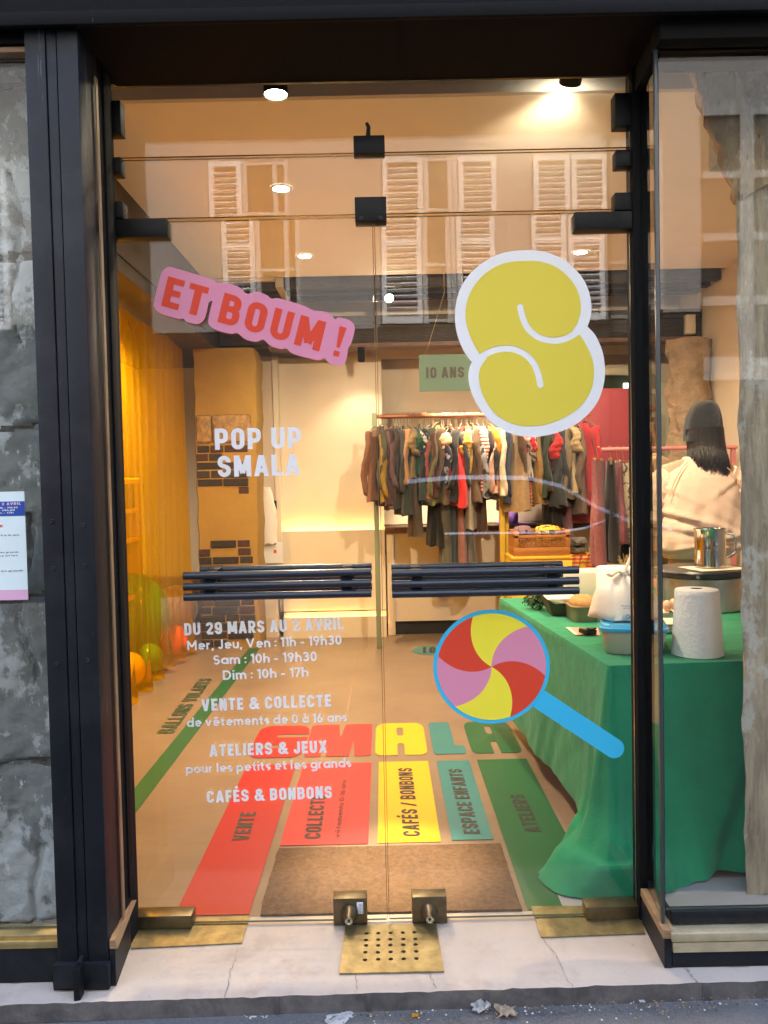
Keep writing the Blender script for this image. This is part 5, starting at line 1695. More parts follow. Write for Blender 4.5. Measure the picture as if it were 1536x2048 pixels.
for (lab, cat, kind, px, zt, bot, col, phi, ex) in [
    ('dusty pink wide trousers on the low pink rail', 'trousers', 'trousers', 1196, 1.50, 1138, (.42, .15, .16), -30, dict(wid=1.1)),
    ('black trousers on the low pink rail', 'trousers', 'trousers', 1220, 1.50, 1130, (.014, .013, .016), -14, dict(wid=1.0)),
    ('plum mauve trousers on the low pink rail', 'trousers', 'trousers', 1235, 1.48, 1095, (.25, .075, .10), -8, dict(wid=.9)),
    ('cream trousers with dark flowers on the low pink rail', 'trousers', 'trousers', 1247, 1.48, 1090, (.60, .50, .36), 10, dict(pat='blotch', col2=(.08, .07, .05), wid=.9)),
    ('black coat at the right of the low pink rail', 'coat', 'coat', 1272, 1.50, 1140, (.012, .014, .018), 10, dict(sleeve=.5)),
]:
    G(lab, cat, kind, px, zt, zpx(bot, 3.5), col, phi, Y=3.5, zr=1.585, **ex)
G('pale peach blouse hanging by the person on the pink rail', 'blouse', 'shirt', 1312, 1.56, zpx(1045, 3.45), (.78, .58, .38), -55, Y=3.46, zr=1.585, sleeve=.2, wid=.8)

# ---- yellow cabinet and crate
root = thing('yellow_cabinet', 'yellow cabinet standing in front of the clothes under the crate', 'cabinet', (1.3, 3.7, 0))
YC = mat('yellow_lacquer', (.80, .50, .045), .5, var=.04, vs=3)
mb = MB(); mb.box(.985, 1.61, 3.52, 3.86, .02, .765, .004); mb.build('carcass', YC, root)
mb = MB(); mb.box(.975, 1.62, 3.505, 3.87, .768, .79, .003); mb.build('top', YC, root)
for x in (.997, 1.30): mb = MB(); mb.box(x, x + .296, 3.498, 3.518, .03, .755, .003); mb.build('door', YC, root)
root = thing('folding_crate', 'open orange brown folding crate full of clothes on the yellow cabinet', 'crate', (1.2, 3.66, .792))
CR = mat('orange_brown_plastic', (.42, .165, .035), .5)
x0, x1, y0, y1, z0, z1 = 1.0, 1.425, 3.52, 3.80, .794, .985
mb = MB(); mb.box(x0, x1, y0, y1, z0, z0 + .012); mb.build('base', CR, root)
for (a, b, c, d, front) in ((x0, x1, y0, y0 + .012, 1), (x0, x1, y1 - .012, y1, 0), (x0, x0 + .012, y0 + .013, y1 - .013, 0), (x1 - .012, x1, y0 + .013, y1 - .013, 0)):
    mb = MB()
    zt_ = z1 - (.035 if front else 0)
    mb.box(a, b, c, d, z0 + .013, z0 + .06, .002); mb.box(a, b, c, d, zt_ - .022, zt_, .002)
    if front:
        mb.box(a, a + .035, c, d, z0 + .06, z1, .002); mb.box(b - .035, b, c, d, z0 + .06, z1, .002)
        for q in range(15):
            xx = a + .04 + (b - a - .08) * q / 14
            for s in (-1, 1): mb.obox(Vector((xx, c + .006, (z0 + .06 + zt_ - .02) / 2)), (.006, .008, .10), Matrix.Rotation(rad(38 * s), 3, 'Y'))
        for q in range(4): mb.box(a + .06 + q * .09, a + .085 + q * .09, c - .004, c, z0 + .03, z0 + .045, .001)
    else:
        for q in range(10):
            if b - a > d - c: mb.box(a + (b - a) * q / 10, a + (b - a) * q / 10 + .012, c, d, z0 + .06, zt_ - .02)
            else: mb.box(a, b, c + (d - c) * q / 10, c + (d - c) * q / 10 + .012, z0 + .06, zt_ - .02)
    mb.build('side_panel', CR, root)


def rag(name, label, cat, x0, x1, y0, y1, z0, h, m, seed, group=None):
    """a heap of folded cloth: stacked soft slabs"""
    r = random.Random(seed)
    mb = MB()
    n = 18
    for L in range(2):
        rings = []
        zz = z0 + h * L / 2
        for k in range(n + 1):
            ring = []
            v = k / n
            for i in range(24):
                a = 2 * math.pi * i / 24
                sx = abs(math.cos(a)) ** .6 * (1 if math.cos(a) > 0 else -1)
                sz = abs(math.sin(a)) ** .7 * (1 if math.sin(a) > 0 else -1)
                ed = max(.12, math.sin(math.pi * min(1, max(0, v))) ** .35)
                ring.append(((x0 + x1) / 2 + (x1 - x0) / 2 * sx * (.85 + .1 * math.sin(5 * v + seed + L)) * ed + .006 * math.sin(9 * v + i), y0 + (y1 - y0) * v, zz + h * .30 + h * .28 * sz * ed + .010 * math.sin(7 * v * 2 + i * .8 + seed) * (1 if sz > 0 else 0)))
            rings.append(ring)
        mb.loft(rings)
    return tag(mb.build(name, m, ang=80), label, cat, group)


rag('folded_cloth', 'yellow black patterned cloth sticking out of the crate', 'cloth', 1.17, 1.40, 3.55, 3.76, .88, .12, fabric((.75, .48, .05), 'blotch', (.02, .02, .02)), 1)
rag('folded_cloth', 'mauve and grey clothes filling the left of the crate', 'cloth', 1.02, 1.17, 3.55, 3.76, .88, .12, fabric((.22, .12, .15)), 2)
rag('folded_cloth', 'grey brown jumper heaped beside the crate on the cabinet', 'cloth', 1.43, 1.60, 3.55, 3.78, .792, .11, fabric((.14, .12, .095), 'check', (.09, .08, .07)), 3)
mb = MB()
rings = []
for k in range(14):
    s = k / 13
    rings.append([(1.425 + .19 * i / 19, 3.49 - .01 * math.sin(i * 1.2 + s * 3) - .012 * s, .80 - (.10 + .05 * math.sin(i * .55)) * s + .004 * math.sin(i)) for i in range(20)])
mb.loft(rings, closed=False)
bmesh.ops.solidify(mb.bm, geom=list(mb.bm.faces), thickness=.008)
tag(mb.build('hanging_scarf', fabric((.70, .10, .08), 'band', (.82, .55, .12)), ang=80), 'coral and yellow scarf hanging over the right end of the yellow cabinet', 'scarf')
mb = MB(); mb.box(1.06, 1.40, 4.62, 4.95, .974, .98); mb.box(1.13, 1.24, 4.72, 4.74, .98, 1.12, .002)
tag(mb.build('purple_leaflet_stand', mat('violet_card', (.28, .15, .62), .6)), 'violet card standing on the counter behind the clothes', 'card stand')

# ================================================================== THE GREEN TABLE AND WHAT STANDS ON IT
TZ = 0.72
CLOTH = mat('green_felt_cloth', (.004, .215, .098), .9, var=.14, vs=5, bump=.45, bs=11, sheen=.10, bd=.02)
root = thing('trestle_table', 'wooden folding table hidden under the green cloth', 'table', (1.2, 1.05, 0))
mb = MB(); mb.box(.80, 1.74, .30, 1.82, TZ - .035, TZ - .006); mb.build('table_top', WOODTRIM, root)
for x in (.85, 1.66):
    for y in (.40, 1.74):
        mb = MB(); mb.tube([(x, y, 0), (x, y, TZ - .036)], .016, 12); mb.build('leg', STEEL, root)
mb = MB()
c_bl, c_fl, c_fr, c_br = Vector((.640, 1.86, 0)), Vector((.772, .262, 0)), Vector((1.78, .325, 0)), Vector((1.78, 1.9, 0))


def edge_path():
    """points along the rim of the table top with their outward direction and how near they are to the front corner"""
    P = []
    nl = Vector((-(c_fl - c_bl).y, (c_fl - c_bl).x, 0)).normalized() * -1
    if nl.x > 0: nl = -nl
    for k in range(90):
        s = k / 90
        P.append((c_bl.lerp(c_fl, s), nl, s * 1.6 - 1.6))
    nf = Vector((.04, -1, 0)).normalized()
    for k in range(13):
        t = k / 12
        P.append((c_fl + Vector((.0, 0, 0)), nl.lerp(nf, t).normalized(), (t - .5) * .02))
    for k in range(1, 91):
        s = k / 90
        P.append((c_fl.lerp(c_fr, s), nf, s * 1.0))
    return P


EP = edge_path()
rings = []
NT = 44
for k in range(NT + 1):
    t = k / NT
    ring = []
    for (p, n, s) in EP:
        corner = math.exp(-(s / .17) ** 2)
        # folds growing towards the hem
        if s < -.01: fold = .006 * math.sin(s * 7.3 + 1 + 1.2 * t) + .0035 * math.sin(s * 15 + 2.5 * t) + .004 * math.sin(s * 4.1 - 3 * t)
        else: fold = .008 * math.sin(s * 11 + .5 + t) + .010 * (1 - 2 * abs(math.sin(s * 11.5 + .6 - .75 * t))) * (.5 + 1.3 * math.exp(-s * 3))
        ridge = .030 * corner * (1 - 2 * abs(math.sin(s * 24 + .4 + .6 * t))) + .012 * corner * math.sin(s * 83 + 2)
        off = .004 + t * fold * 1.6 + (.060 * t + .105 * max(0, (t - .66) / .34) ** 1.6) * corner + ridge * t ** 1.4
        hem = .105 if s < -.25 else (.105 * (-s) / .25 if s < 0 else 0.012)
        zb = hem * (1 - corner) + .005
        z = TZ + .004 - (TZ - zb) * t
        rim = min(1, t / .02)
        extra = 0.0
        if t > .86: extra = (t - .86) / .14 * (.060 * corner + (.02 * abs(math.sin(s * 9)) if s > 0 else 0))
        crease = .0035 * math.sin((s * 2.1 + t) * 19 + 2 * math.sin(s * 8)) * (math.sin(s * 5 + t * 6) > .2) * t
        if s > .1:                                # the long slanting crease of the front drop
            q = s - (.66 - .30 * t)
            crease = -.018 * math.exp(-(q / .035) ** 2) * t + .012 * math.exp(-((q + .06) / .05) ** 2) * t
        o = p + n * (off * rim + extra + crease) + Vector((0, 0, z))
        o.z += .016 * corner * math.sin(s * 23) * max(0, t - .8) / .2
        o.z = max(o.z, .004)
        o.z += .040 * corner * math.exp(-((t - .92) / .045) ** 2)
        if s > 0: o.y -= .075 * t ** 1.4
        lim = .085 + .012 * math.sin(s * 21)
        if o.y < lim + .05: o.y = lim + .05 * math.exp((o.y - lim - .05) / .05)
        ring.append(o)
    rings.append(ring)
mb.loft(rings, closed=False)
# back and right drops, top
top = [r for r in rings[0]]
tp = [mb.bm.verts.new(q) for q in (Vector((1.78, 1.9, TZ + .004)),)]
mb.bm.verts.ensure_lookup_table()
rim0 = list(mb.bm.verts)[:len(EP)]
cen = mb.bm.verts.new((1.25, 1.05, TZ + .0045))
for a, b in zip(rim0, rim0[1:]):
    if (a.co - b.co).length > 1e-6: mb.bm.faces.new((a, b, cen))
mb.bm.faces.new((rim0[-1], tp[0], cen)); mb.bm.faces.new((tp[0], rim0[0], cen))
mb.faces([c_br + Vector((0, 0, TZ + .004)), c_bl + Vector((0, 0, TZ + .004)), c_bl + Vector((-.01, .03, .08)), c_br + Vector((0, .03, .08))], [(0, 1, 2, 3)])
mb.faces([c_fr + Vector((0, 0, TZ + .004)), c_br + Vector((0, 0, TZ + .004)), c_br + Vector((.03, 0, .08)), c_fr + Vector((.03, 0, .08))], [(0, 1, 2, 3)])
bmesh.ops.remove_doubles(mb.bm, verts=list(mb.bm.verts), dist=.0004)
tag(mb.build('tablecloth', CLOTH, ang=70), 'green cloth draped over the table to the floor with a pooled front corner', 'tablecloth')
ZT0 = TZ + .0065

# paper roll
PAPER = mat('white_tissue_paper', (.80, .80, .79), .95, var=.02, vs=20, bump=.35, bs=90)
root = thing('paper_roll', 'tall white paper towel roll at the front of the green table', 'paper roll', (1.133, .385, ZT0))
prof = [(.022, .232), (.022, .236), (.024, .2365), (.072, .2335), (.0745, .231)]
body = [(.0745 + .0125 * k / 14 + .0006 * math.sin(k * 2.3), .231 - .231 * k / 14) for k in range(1, 15)]
mb = MB(); mb.lathe([(.021, .10)] + prof + body, (1.133, .405, ZT0), 56, cap=False); mb.build('paper', PAPER, root, ang=50)
mb = MB(); mb.lathe([(.0205, .02), (.0205, .2345), (.0185, .2345), (.0185, .02)], (1.133, .405, ZT0), 32, cap=False); mb.lathe([(.0184, .1), (.0184, .101)], (1.133, .405, ZT0), 24); mb.build('core', mat('card_core', (.05, .04, .035), .9), root)
mb = MB()
rings = []
for k in range(16):
    t = k / 15
    rr_ = .0750 + .0125 * (1 - t)
    rings.append([(1.133 + (rr_ + .0006 + .004 * (q / 6) ** 2) * math.cos(rad(-62 + q * 4)), .405 + (rr_ + .0006 + .004 * (q / 6) ** 2) * math.sin(rad(-62 + q * 4)), ZT0 + .003 + .226 * t) for q in range(7)])
mb.loft(rings, closed=False)
mb.build('loose_sheet', PAPER, root, ang=80)

# food box with blue lid
TUB = mat('cloudy_plastic', (.62, .56, .46), .35, trans=.25)
root = thing('food_box', 'translucent food box with a light blue lid under the white bag', 'food box', (.94, .55, ZT0))
rot = Matrix.Rotation(rad(-14), 3, 'Z')
CB = Vector((.945, .560, ZT0))


def rrect(w_, d_, r, n=6):
    out = []
    for (cx, cy, a0) in ((w_ / 2 - r, d_ / 2 - r, 0), (-w_ / 2 + r, d_ / 2 - r, 90), (-w_ / 2 + r, -d_ / 2 + r, 180), (w_ / 2 - r, -d_ / 2 + r, 270)):
        out += [(cx + r * math.cos(rad(a0 + 90 * k / n)), cy + r * math.sin(rad(a0 + 90 * k / n))) for k in range(n + 1)]
    return out


def tub(mb, C, R, spec):
    rings = []
    for (w_, d_, r, z) in spec:
        rings.append([C + R @ Vector((x, y, z)) for x, y in rrect(w_, d_, r)])
    mb.loft(rings)


mb = MB(); tub(mb, CB, rot, [(.190, .310, .03, 0), (.205, .325, .035, .012), (.225, .345, .04, .080), (.232, .352, .04, .082), (.232, .352, .04, .088)]); mb.build('tub', TUB, root, ang=40)
BL = mat('light_blue_lid', (.06, .42, .74), .32, coat=.3)
mb = MB(); tub(mb, CB, rot, [(.240, .360, .042, .084), (.243, .363, .044, .089), (.243, .363, .044, .096), (.228, .348, .04, .099), (.222, .342, .04, .108), (.214, .334, .038, .111), (.200, .32, .035, .108)]); mb.build('lid', BL, root, ang=35)

# white carrier bag
BAG = mat('white_bag_film', (.80, .75, .68), .4, bump=.3, bs=26)
root = thing('carrier_bag', 'knotted white plastic bag with small blue print on the blue lid', 'bag', (.935, .60, ZT0 + .112))
BC = Vector((.918, .555, ZT0 + .1125))
mb = MB()
rings = []
for (s, r, z) in ((0, .108, 0), (.03, .118, .004), (.2, .115, .03), (.45, .108, .075), (.62, .098, .105), (.75, .078, .128), (.86, .048, .146), (.94, .024, .158), (1, .015, .170)):
    ring = []
    for i in range(60):
        a = 2 * math.pi * i / 60
        g = 1 + (.02 + .10 * max(0, s - .45)) * math.sin(11 * a + s * 4) + .035 * math.sin(5 * a + 1 + 3 * s) + .02 * math.sin(17 * a) * max(0, s - .3)
        sq = 1 + .10 * math.cos(4 * a + .6) * (1 - s)
        ring.append(BC + Vector((r * g * sq * math.cos(a) * 1.02, r * g * sq * math.sin(a), z + .004 * math.sin(6 * a) * (1 - s) + .006 * math.sin(9 * a) * s)))
    rings.append(ring)
mb.loft(rings)
mb.build('sack', BAG, root, ang=80)
mb = MB()
kn = BC + Vector((-.004, -.01, .165))
for (pts, w0) in (([kn, kn + Vector((.012, -.005, .03)), kn + Vector((.030, -.004, .065)), kn + Vector((.036, 0, .098))], .022), ([kn, kn + Vector((-.03, -.02, .010)), kn + Vector((-.062, -.03, -.002))], .018), ([kn, kn + Vector((.035, -.03, .0)), kn + Vector((.05, -.045, -.035))], .014)):
    n = len(pts)
    mb.tube(spline(pts, 5, False), [w0 * (.35 + .75 * k / (5 * (n - 1))) for k in range(5 * (n - 1) + 1)], 12, flat=.35)
mb.ball(kn, .016, 12, 8)
mb.build('knotted_handles', BAG, root, ang=80)
BINK = mat('blue_bag_print', (.02, .07, .32), .6)
mb = MB()


def bag_pt(ang, z): return BC + Vector((.1205 * math.cos(ang) * 1.02, .1225 * math.sin(ang), z))


for (z, a0, a1, txt, h) in ((.060, -112, -62, 'avec amour pour les grands et les petits', .0055), (.051, -108, -64, 'de 0 a 16 ans pour les grands', .0045)):
    for q, wd in enumerate(txt.replace('avec amour', 'vente de vetements').split()):
        pass
    words = txt.split(); tot = len(txt); k = 0
    for wd in words:
        aa = rad(a0 + (a1 - a0) * k / tot); ab = rad(a0 + (a1 - a0) * (k + len(wd)) / tot); k += len(wd) + 1
        z_ = z - .006 * (k / tot)
        pa, pb = bag_pt(aa, z_), bag_pt(ab, z_)
        out_ = Vector((math.cos((aa + ab) / 2), math.sin((aa + ab) / 2), 0)) * .004
        try: text_mesh(mb, ''.join(c for c in wd if c in 'adeghilmnoprstuv016'), pa + out_, pb + out_, (0, 0, h), 'geo', .165, .115)
        except ZeroDivisionError: pass
for a in (-101, -84, -67):                       # recycling triangles
    for q in range(3):
        t0 = rad(90 + 120 * q); c0 = bag_pt(rad(a), .022); ax = Vector((-math.sin(rad(a)), math.cos(rad(a)), 0)); o_ = Vector((math.cos(rad(a)), math.sin(rad(a)), 0)) * .005
        A = c0 + o_ + ax * .011 * math.cos(t0) + Vector((0, 0, .011 * math.sin(t0))); B = c0 + o_ + ax * .011 * math.cos(t0 + 2.1) + Vector((0, 0, .011 * math.sin(t0 + 2.1)))
        mb.tube([A.lerp(B, .14), A.lerp(B, .86)], .0011, 6)
pts = [bag_pt(rad(-112 + k * 4), .006) + Vector((math.cos(rad(-112 + k * 4)), math.sin(rad(-112 + k * 4)), 0)) * .004 for k in range(14)]
mb.tube(pts, .0006, 6)
pr_ = mb.build('blue_print', BINK, root, smooth=False, recalc=False)
pr_['kind'] = 'stuff'

# smaller things along the table
root = thing('bread_box', 'clear plastic tub holding a brown loaf beside the white bag', 'food box', (.915, 1.16, ZT0))
C = Vector((.918, 1.17, ZT0)); R0 = Matrix.Identity(3)
mb = MB(); tub(mb, C, R0, [(.12, .18, .02, 0), (.14, .20, .025, .065), (.15, .21, .025, .068)]); mb.build('tub', mat('smoky_plastic', (.34, .28, .17), .3, trans=.4), root, ang=40)
mb = MB(); mb.ball(C + Vector((0, 0, .072)), .07, 20, 12, (.92, 1.3, .55)); mb.build('loaf', mat('bread_crust', (.44, .22, .075), .8, var=.3, vs=25, bump=.4, bs=40), root)
root = thing('kraft_tray', 'open dark brown kraft tray with cream paper flaps left of the bread tub', 'tray', (.81, 1.26, ZT0))
C = Vector((.835, 1.31, ZT0))
mb = MB(); tub(mb, C, R0, [(.075, .12, .006, 0), (.135, .18, .006, .082)]); mb.build('tray', mat('brown_kraft_card', (.10, .065, .035), .8), root, ang=30)
mb = MB(); mb.faces([C + Vector(q) for q in ((-.068, -.09, .083), (.07, -.09, .083), (.045, -.085, .052), (.01, -.10, .064), (-.03, -.088, .060), (-.075, .08, .10), (.07, .09, .10))], [(0, 1, 2), (0, 2, 3), (0, 3, 4), (0, 1, 6, 5)]); mb.build('paper_flaps', mat('cream_paper', (.70, .62, .50), .8), root, smooth=False)
mb = MB()
r = random.Random(3)
HB = Vector((.765, 1.46, ZT0))
for k in range(420):
    a, b_, d = r.uniform(0, 6.28), r.uniform(.05, 1.4), r.uniform(.3, 1)
    p = HB + Vector((.080 * d * math.cos(a) * math.sin(b_), .09 * d * math.sin(a) * math.sin(b_), .085 * d * math.cos(b_) + .008))
    q = Vector((r.uniform(-1, 1), r.uniform(-1, 1), r.uniform(-.4, 1))).normalized() * r.uniform(.008, .015)
    t = q.cross(Vector((r.uniform(-1, 1), r.uniform(-1, 1), r.uniform(-1, 1)))).normalized() * .004
    mb.faces([p - q, p + t, p + q, p - t], [(0, 1, 2, 3)])
for k in range(24):
    a = r.uniform(0, 6.28); mb.tube([HB + Vector((.02 * math.cos(a), .02 * math.sin(a), .0)), HB + Vector((.06 * math.cos(a), .06 * math.sin(a), .06))], .0015, 5)
tag(mb.build('herb_bunch', mat('dark_herb_leaf', (.030, .062, .018), .7, var=.5, vs=60), smooth=False), 'bunch of dark green herbs at the far left of the table', 'herbs')
CARD = mat('salmon_card', (.75, .30, .20), .6)
root = thing('menu_card', 'small salmon card with a cream edge lying under the black purse', 'card', (.83, .88, ZT0))
a, b, c, d = fl(1131, 1255, ZT0), fl(1196, 1256, ZT0), fl(1200, 1271, ZT0), fl(1150, 1270, ZT0)
up = Vector((0, 0, .0012))
mb = MB(); mb.poly([[a + up, b + up, c + up, d + up]], (0, 0, -.001)); mb.build('card', CARD, root, smooth=False)
mb = MB(); mb.poly([[a + up * 1.6, a.lerp(b, .12) + up * 1.6, d.lerp(c, .12) + up * 1.6, d + up * 1.6]]); mb.build('edge_stripe', mat('cream_stripe', (.8, .72, .55), .6), root, smooth=False)
mb = MB(); q = fl(1178, 1266, ZT0 + .01); mb.obox(q + Vector((0, .02, .004)), (.060, .05, .022), Matrix.Rotation(.5, 3, 'Z') @ Matrix.Rotation(.15, 3, 'Y'), .006, 3); mb.obox(q + Vector((.012, .01, .017)), (.035, .03, .006), Matrix.Rotation(.7, 3, 'Z'), .002)
tag(mb.build('purse', mat('black_leather', (.02, .017, .016), .35, bump=.3, bs=60)), 'small black leather purse lying on the salmon card', 'purse')
mb = MB(); a = at(1092, 1142, 1.75); b = at(1215, 1200, 1.75)
mb.box(a.x, b.x + .03, 1.70, 1.86, ZT0 + .0, a.z, .012, 3)
tag(mb.build('cool_box', mat('cream_polystyrene', (.66, .60, .50), .7)), 'plain cream box at the back of the table behind the bag', 'box')
root = thing('paper_roll', 'white paper roll standing at the back behind the knotted bag', 'paper roll', (1.10, 1.50, ZT0), None)
p = at(1240, 1150, 1.42)
mb = MB(); mb.lathe([(.022, .195), (.022, .20), (.088, .197), (.092, .19), (.092, .0)], (p.x, 1.5, ZT0), 40, cap=False); mb.build('paper', PAPER, root)
mb = MB(); mb.lathe([(.021, .01), (.021, .199), (.019, .199), (.019, .01)], (p.x, 1.5, ZT0), 24, cap=False); mb.build('core', mat('card_core', (.05, .04, .035), .9), root)
# egg trays
EGGT = mat('grey_pulp', (.62, .50, .40), .95, bump=.3, bs=60)


def egg_tray(cx, cy, nx, ny, label):
    root = thing('egg_tray', label, 'egg tray', (cx, cy, ZT0 + .02), 'egg trays on the table')
    mb = MB()
    rings = []
    for j in range(ny * 8 + 1):
        rings.append([(cx + (i / 8 - nx / 2) * .047, cy + (j / 8 - ny / 2) * .047, ZT0 + .028 + .014 * math.cos(2 * math.pi * i / 8) * math.cos(2 * math.pi * j / 8)) for i in range(nx * 8 + 1)])
    mb.loft(rings, closed=False)
    mb.build('pulp_sheet', EGGT, root, ang=80)
    mb = MB()
    rings = []
    for k, (s, z) in enumerate(((1.0, .026), (1.02, .03), (.99, .004), (.5, .003))):
        rings.append([Vector((cx + x * s, cy + y * s, ZT0 + z)) for x, y in rrect(nx * .047, ny * .047, .01)])
    mb.loft(rings); mb.build('rim', EGGT, root, ang=60)
    mb = MB()
    for i in range(nx - 1):
        for j in range(ny - 1):
            if (i + j) % 2 == 0: mb.ball((cx + (i + 1 - nx / 2) * .047, cy + (j + 1 - ny / 2) * .047, ZT0 + .055), .02, 14, 10, (1, 1, 1.25))
    mb.build('eggs', mat('brown_egg_shell', (.66, .40, .26), .5), root)


egg_tray(1.27, 1.19, 5, 4, 'pulp egg tray with brown eggs behind the tall paper roll')
# napkins
mb = MB()
for k in range(9):
    mb.obox(Vector((1.165 + .002 * math.sin(k * 3), .86 + .003 * math.cos(k * 2), ZT0 + .003 + k * .0042)), (.15, .15, .0035), Matrix.Rotation(.12 * math.sin(k * 2.2), 3, 'Z'), .001, 1)
tag(mb.build('napkin_stack', mat('cream_napkins', (.74, .66, .52), .9)), 'stack of cream paper napkins between the blue lid box and the tall roll', 'napkins')
mb = MB(); a = at(1303, 1180, 1.6); b = at(1352, 1222, 1.6)
mb.obox(Vector(((a.x + b.x) / 2, 1.6, ZT0 + .06)), (.13, .006, .12), Matrix.Rotation(-.35, 3, 'X'))
bb = tag(mb.build('recipe_card', mat('green_card', (.10, .30, .10), .6), smooth=False), 'green card with a coral top leaning between the frame and the cooker', 'card')
mb = MB(); mb.obox(Vector(((a.x + b.x) / 2, 1.6 + .014, ZT0 + .098)), (.131, .0075, .045), Matrix.Rotation(-.35, 3, 'X')); mb.build('coral_top', CARD, bb, smooth=False)
mb = MB()
r = random.Random(8)
for k in range(26):
    a = Vector((1.30 + r.uniform(-.01, .01), 1.72, ZT0)); d = Vector((r.uniform(-.05, .05), r.uniform(-.03, .03), r.uniform(.16, .25)))
    pts = [a, a + d * .5 + Vector((r.uniform(-.012, .012), 0, 0)), a + d]
    mb.tube(pts, .0011, 5)
    for q in range(3):
        e = a + d * (.5 + .16 * q); mb.tube([e, e + Vector((r.uniform(-.02, .02), r.uniform(-.015, .015), .022))], .0012, 5)
tag(mb.build('dried_stems', mat('dried_straw', (.52, .36, .14), .8), smooth=False), 'bunch of dried straw stems standing between the frame and the cooker', 'dried flowers')
# crepe cooker, paper, pot
root = thing('crepe_cooker', 'round steel crepe cooker with a black hotplate', 'cooker', (1.545, 1.42, ZT0))
CC = (1.555, 1.42, ZT0)
mb = MB(); mb.lathe([(.20, 0), (.205, .006), (.200, .155), (.195, .158)], CC, 56); mb.build('steel_body', mat('worn_steel_drum', (.42, .40, .37), .35, .9, var=.2, vs=10), root)
mb = MB(); mb.lathe([(.21, .160), (.218, .165), (.218, .185), (.212, .193), (.205, .195)], CC, 56); mb.build('hotplate', mat('black_cast_iron', (.018, .018, .02), .35), root)
mb = MB(); mb.lathe([(.008, 0), (.008, -.012)], (1.46, 1.215, ZT0 + .172), 14, 'y'); mb.build('knob', STEEL, root)
mb = MB(); mb.obox(Vector((1.60, 1.36, ZT0 + .1968)), (.26, .20, .0014), Matrix.Rotation(.2, 3, 'Z'))
tag(mb.build('baking_paper', mat('baking_paper', (.72, .62, .48), .8), smooth=False), 'sheet of baking paper under the steel pot on the hotplate', 'paper')
root = thing('steel_pot', 'tall shiny stainless steel jug on the crepe cooker', 'jug', (1.585, 1.38, ZT0 + .198))
CP = (1.590, 1.38, ZT0 + .1985)
mb = MB(); mb.lathe([(.066, 0), (.0705, .004), (.0705, .085), (.0712, .090), (.0705, .095), (.0705, .176), (.076, .186), (.0765, .189), (.074, .188), (.068, .176), (.068, .01), (.01, .008)], CP, 52, cap=False); mb.build('pot_body', mat('polished_steel', (.60, .58, .55), .12, 1.0), root)
mb = MB(); mb.tube(spline([(1.66, 1.36, CP[2] + .165), (1.695, 1.35, CP[2] + .15), (1.70, 1.35, CP[2] + .08), (1.66, 1.36, CP[2] + .05)], 6, False), .006, 10); mb.build('handle', mat('polished_steel', (.60, .58, .55), .12, 1.0), root)
mb = MB(); mb.lathe([(.03, 0), (.042, .05), (.04, .052), (.03, .01)], (1.005 + .02, .85, ZT0), 28, cap=False); mb.lathe([(.029, .002), (.03, .003)], (1.025, .85, ZT0), 20)
tag(mb.build('dark_bowl', mat('dark_bowl', (.03, .025, .022), .4)), 'small dark bowl beside the blue lid box', 'bowl')

# ================================================================== THE PERSON
def skin_mesh(pts, edges, rads, sub=2, root=0):
    """one continuous surface grown round a skeleton"""
    me = bpy.data.meshes.new('skel')
    me.from_pydata([tuple(p) for p in pts], edges, [])
    o = bpy.data.objects.new('skel', me)
    COL.objects.link(o)
    sk = o.modifiers.new('Skin', 'SKIN')
    sk.use_smooth_shade = True
    for i, d in enumerate(me.skin_vertices[0].data):
        r = rads[i]
        d.radius = r if isinstance(r, tuple) else (r, r)
        d.use_root = (i == root)
    ss = o.modifiers.new('Sub', 'SUBSURF'); ss.levels = sub; ss.render_levels = sub
    dg = bpy.context.evaluated_depsgraph_get()
    dg.update()
    ev = o.evaluated_get(dg)
    m2 = bpy.data.meshes.new_from_object(ev)
    mb = MB()
    mb.bm.from_mesh(m2)
    bpy.data.objects.remove(o)
    bpy.data.meshes.remove(m2)
    return mb


PX, PY = 1.800, 2.06
P = [(PX, PY, .93), (PX, PY + .005, 1.10), (PX, PY + .01, 1.28), (PX, PY, 1.40), (PX + .015, PY + .005, 1.47), (PX + .03, PY + .015, 1.56), (PX + .035, PY + .03, 1.66)]
E_ = [(i, i + 1) for i in range(6)]
Rr = [(.15, .11), (.125, .095), (.15, .10), (.13, .08), .05, (.070, .085), (.07, .085)]


def add(p, r, par):
    P.append(p); Rr.append(r); E_.append((par, len(P) - 1)); return len(P) - 1


for s in (-1, 1):
    h = add((PX + s * .09, PY, .86), .09, 0)
    k = add((PX + s * .10, PY + .02, .48), .062, h)
    a = add((PX + s * .105, PY - .01, .09), .042, k)
    add((PX + s * .115, PY + .12, .04), .036, a)
    sh = add((PX + s * .165, PY, 1.39), .062, 3)
    el = add((PX + s * .262, PY - .03, 1.13), .044, sh)
    wr = add((PX + s * .215, PY + .20, 1.10), .030, el)
    pm = add((PX + s * .200, PY + .28, 1.11), (.020, .038), wr)
    for q in range(4):                            # four fingers curled round what she holds, and a thumb
        f1 = add((PX + s * .200 - .018 + q * .0155, PY + .325, 1.125 - .004 * q), .0095, pm)
        f2 = add((PX + s * .200 - .018 + q * .0155, PY + .350 - .006 * abs(q - 1.5), 1.105), .0085, f1)
        add((PX + s * .200 - .016 + q * .0145, PY + .340, 1.080), .0075, f2)
    t1 = add((PX + s * .165, PY + .285, 1.135), .011, pm)
    add((PX + s * .160, PY + .318, 1.128), .0085, t1)
SKIN = mat('skin', (.50, .30, .20), .55)
person = thing('person', 'person seen from behind in a peach sweatshirt and black beanie with long dark hair', 'person', (PX, PY, 0))
mb = skin_mesh(P, E_, Rr, 2)
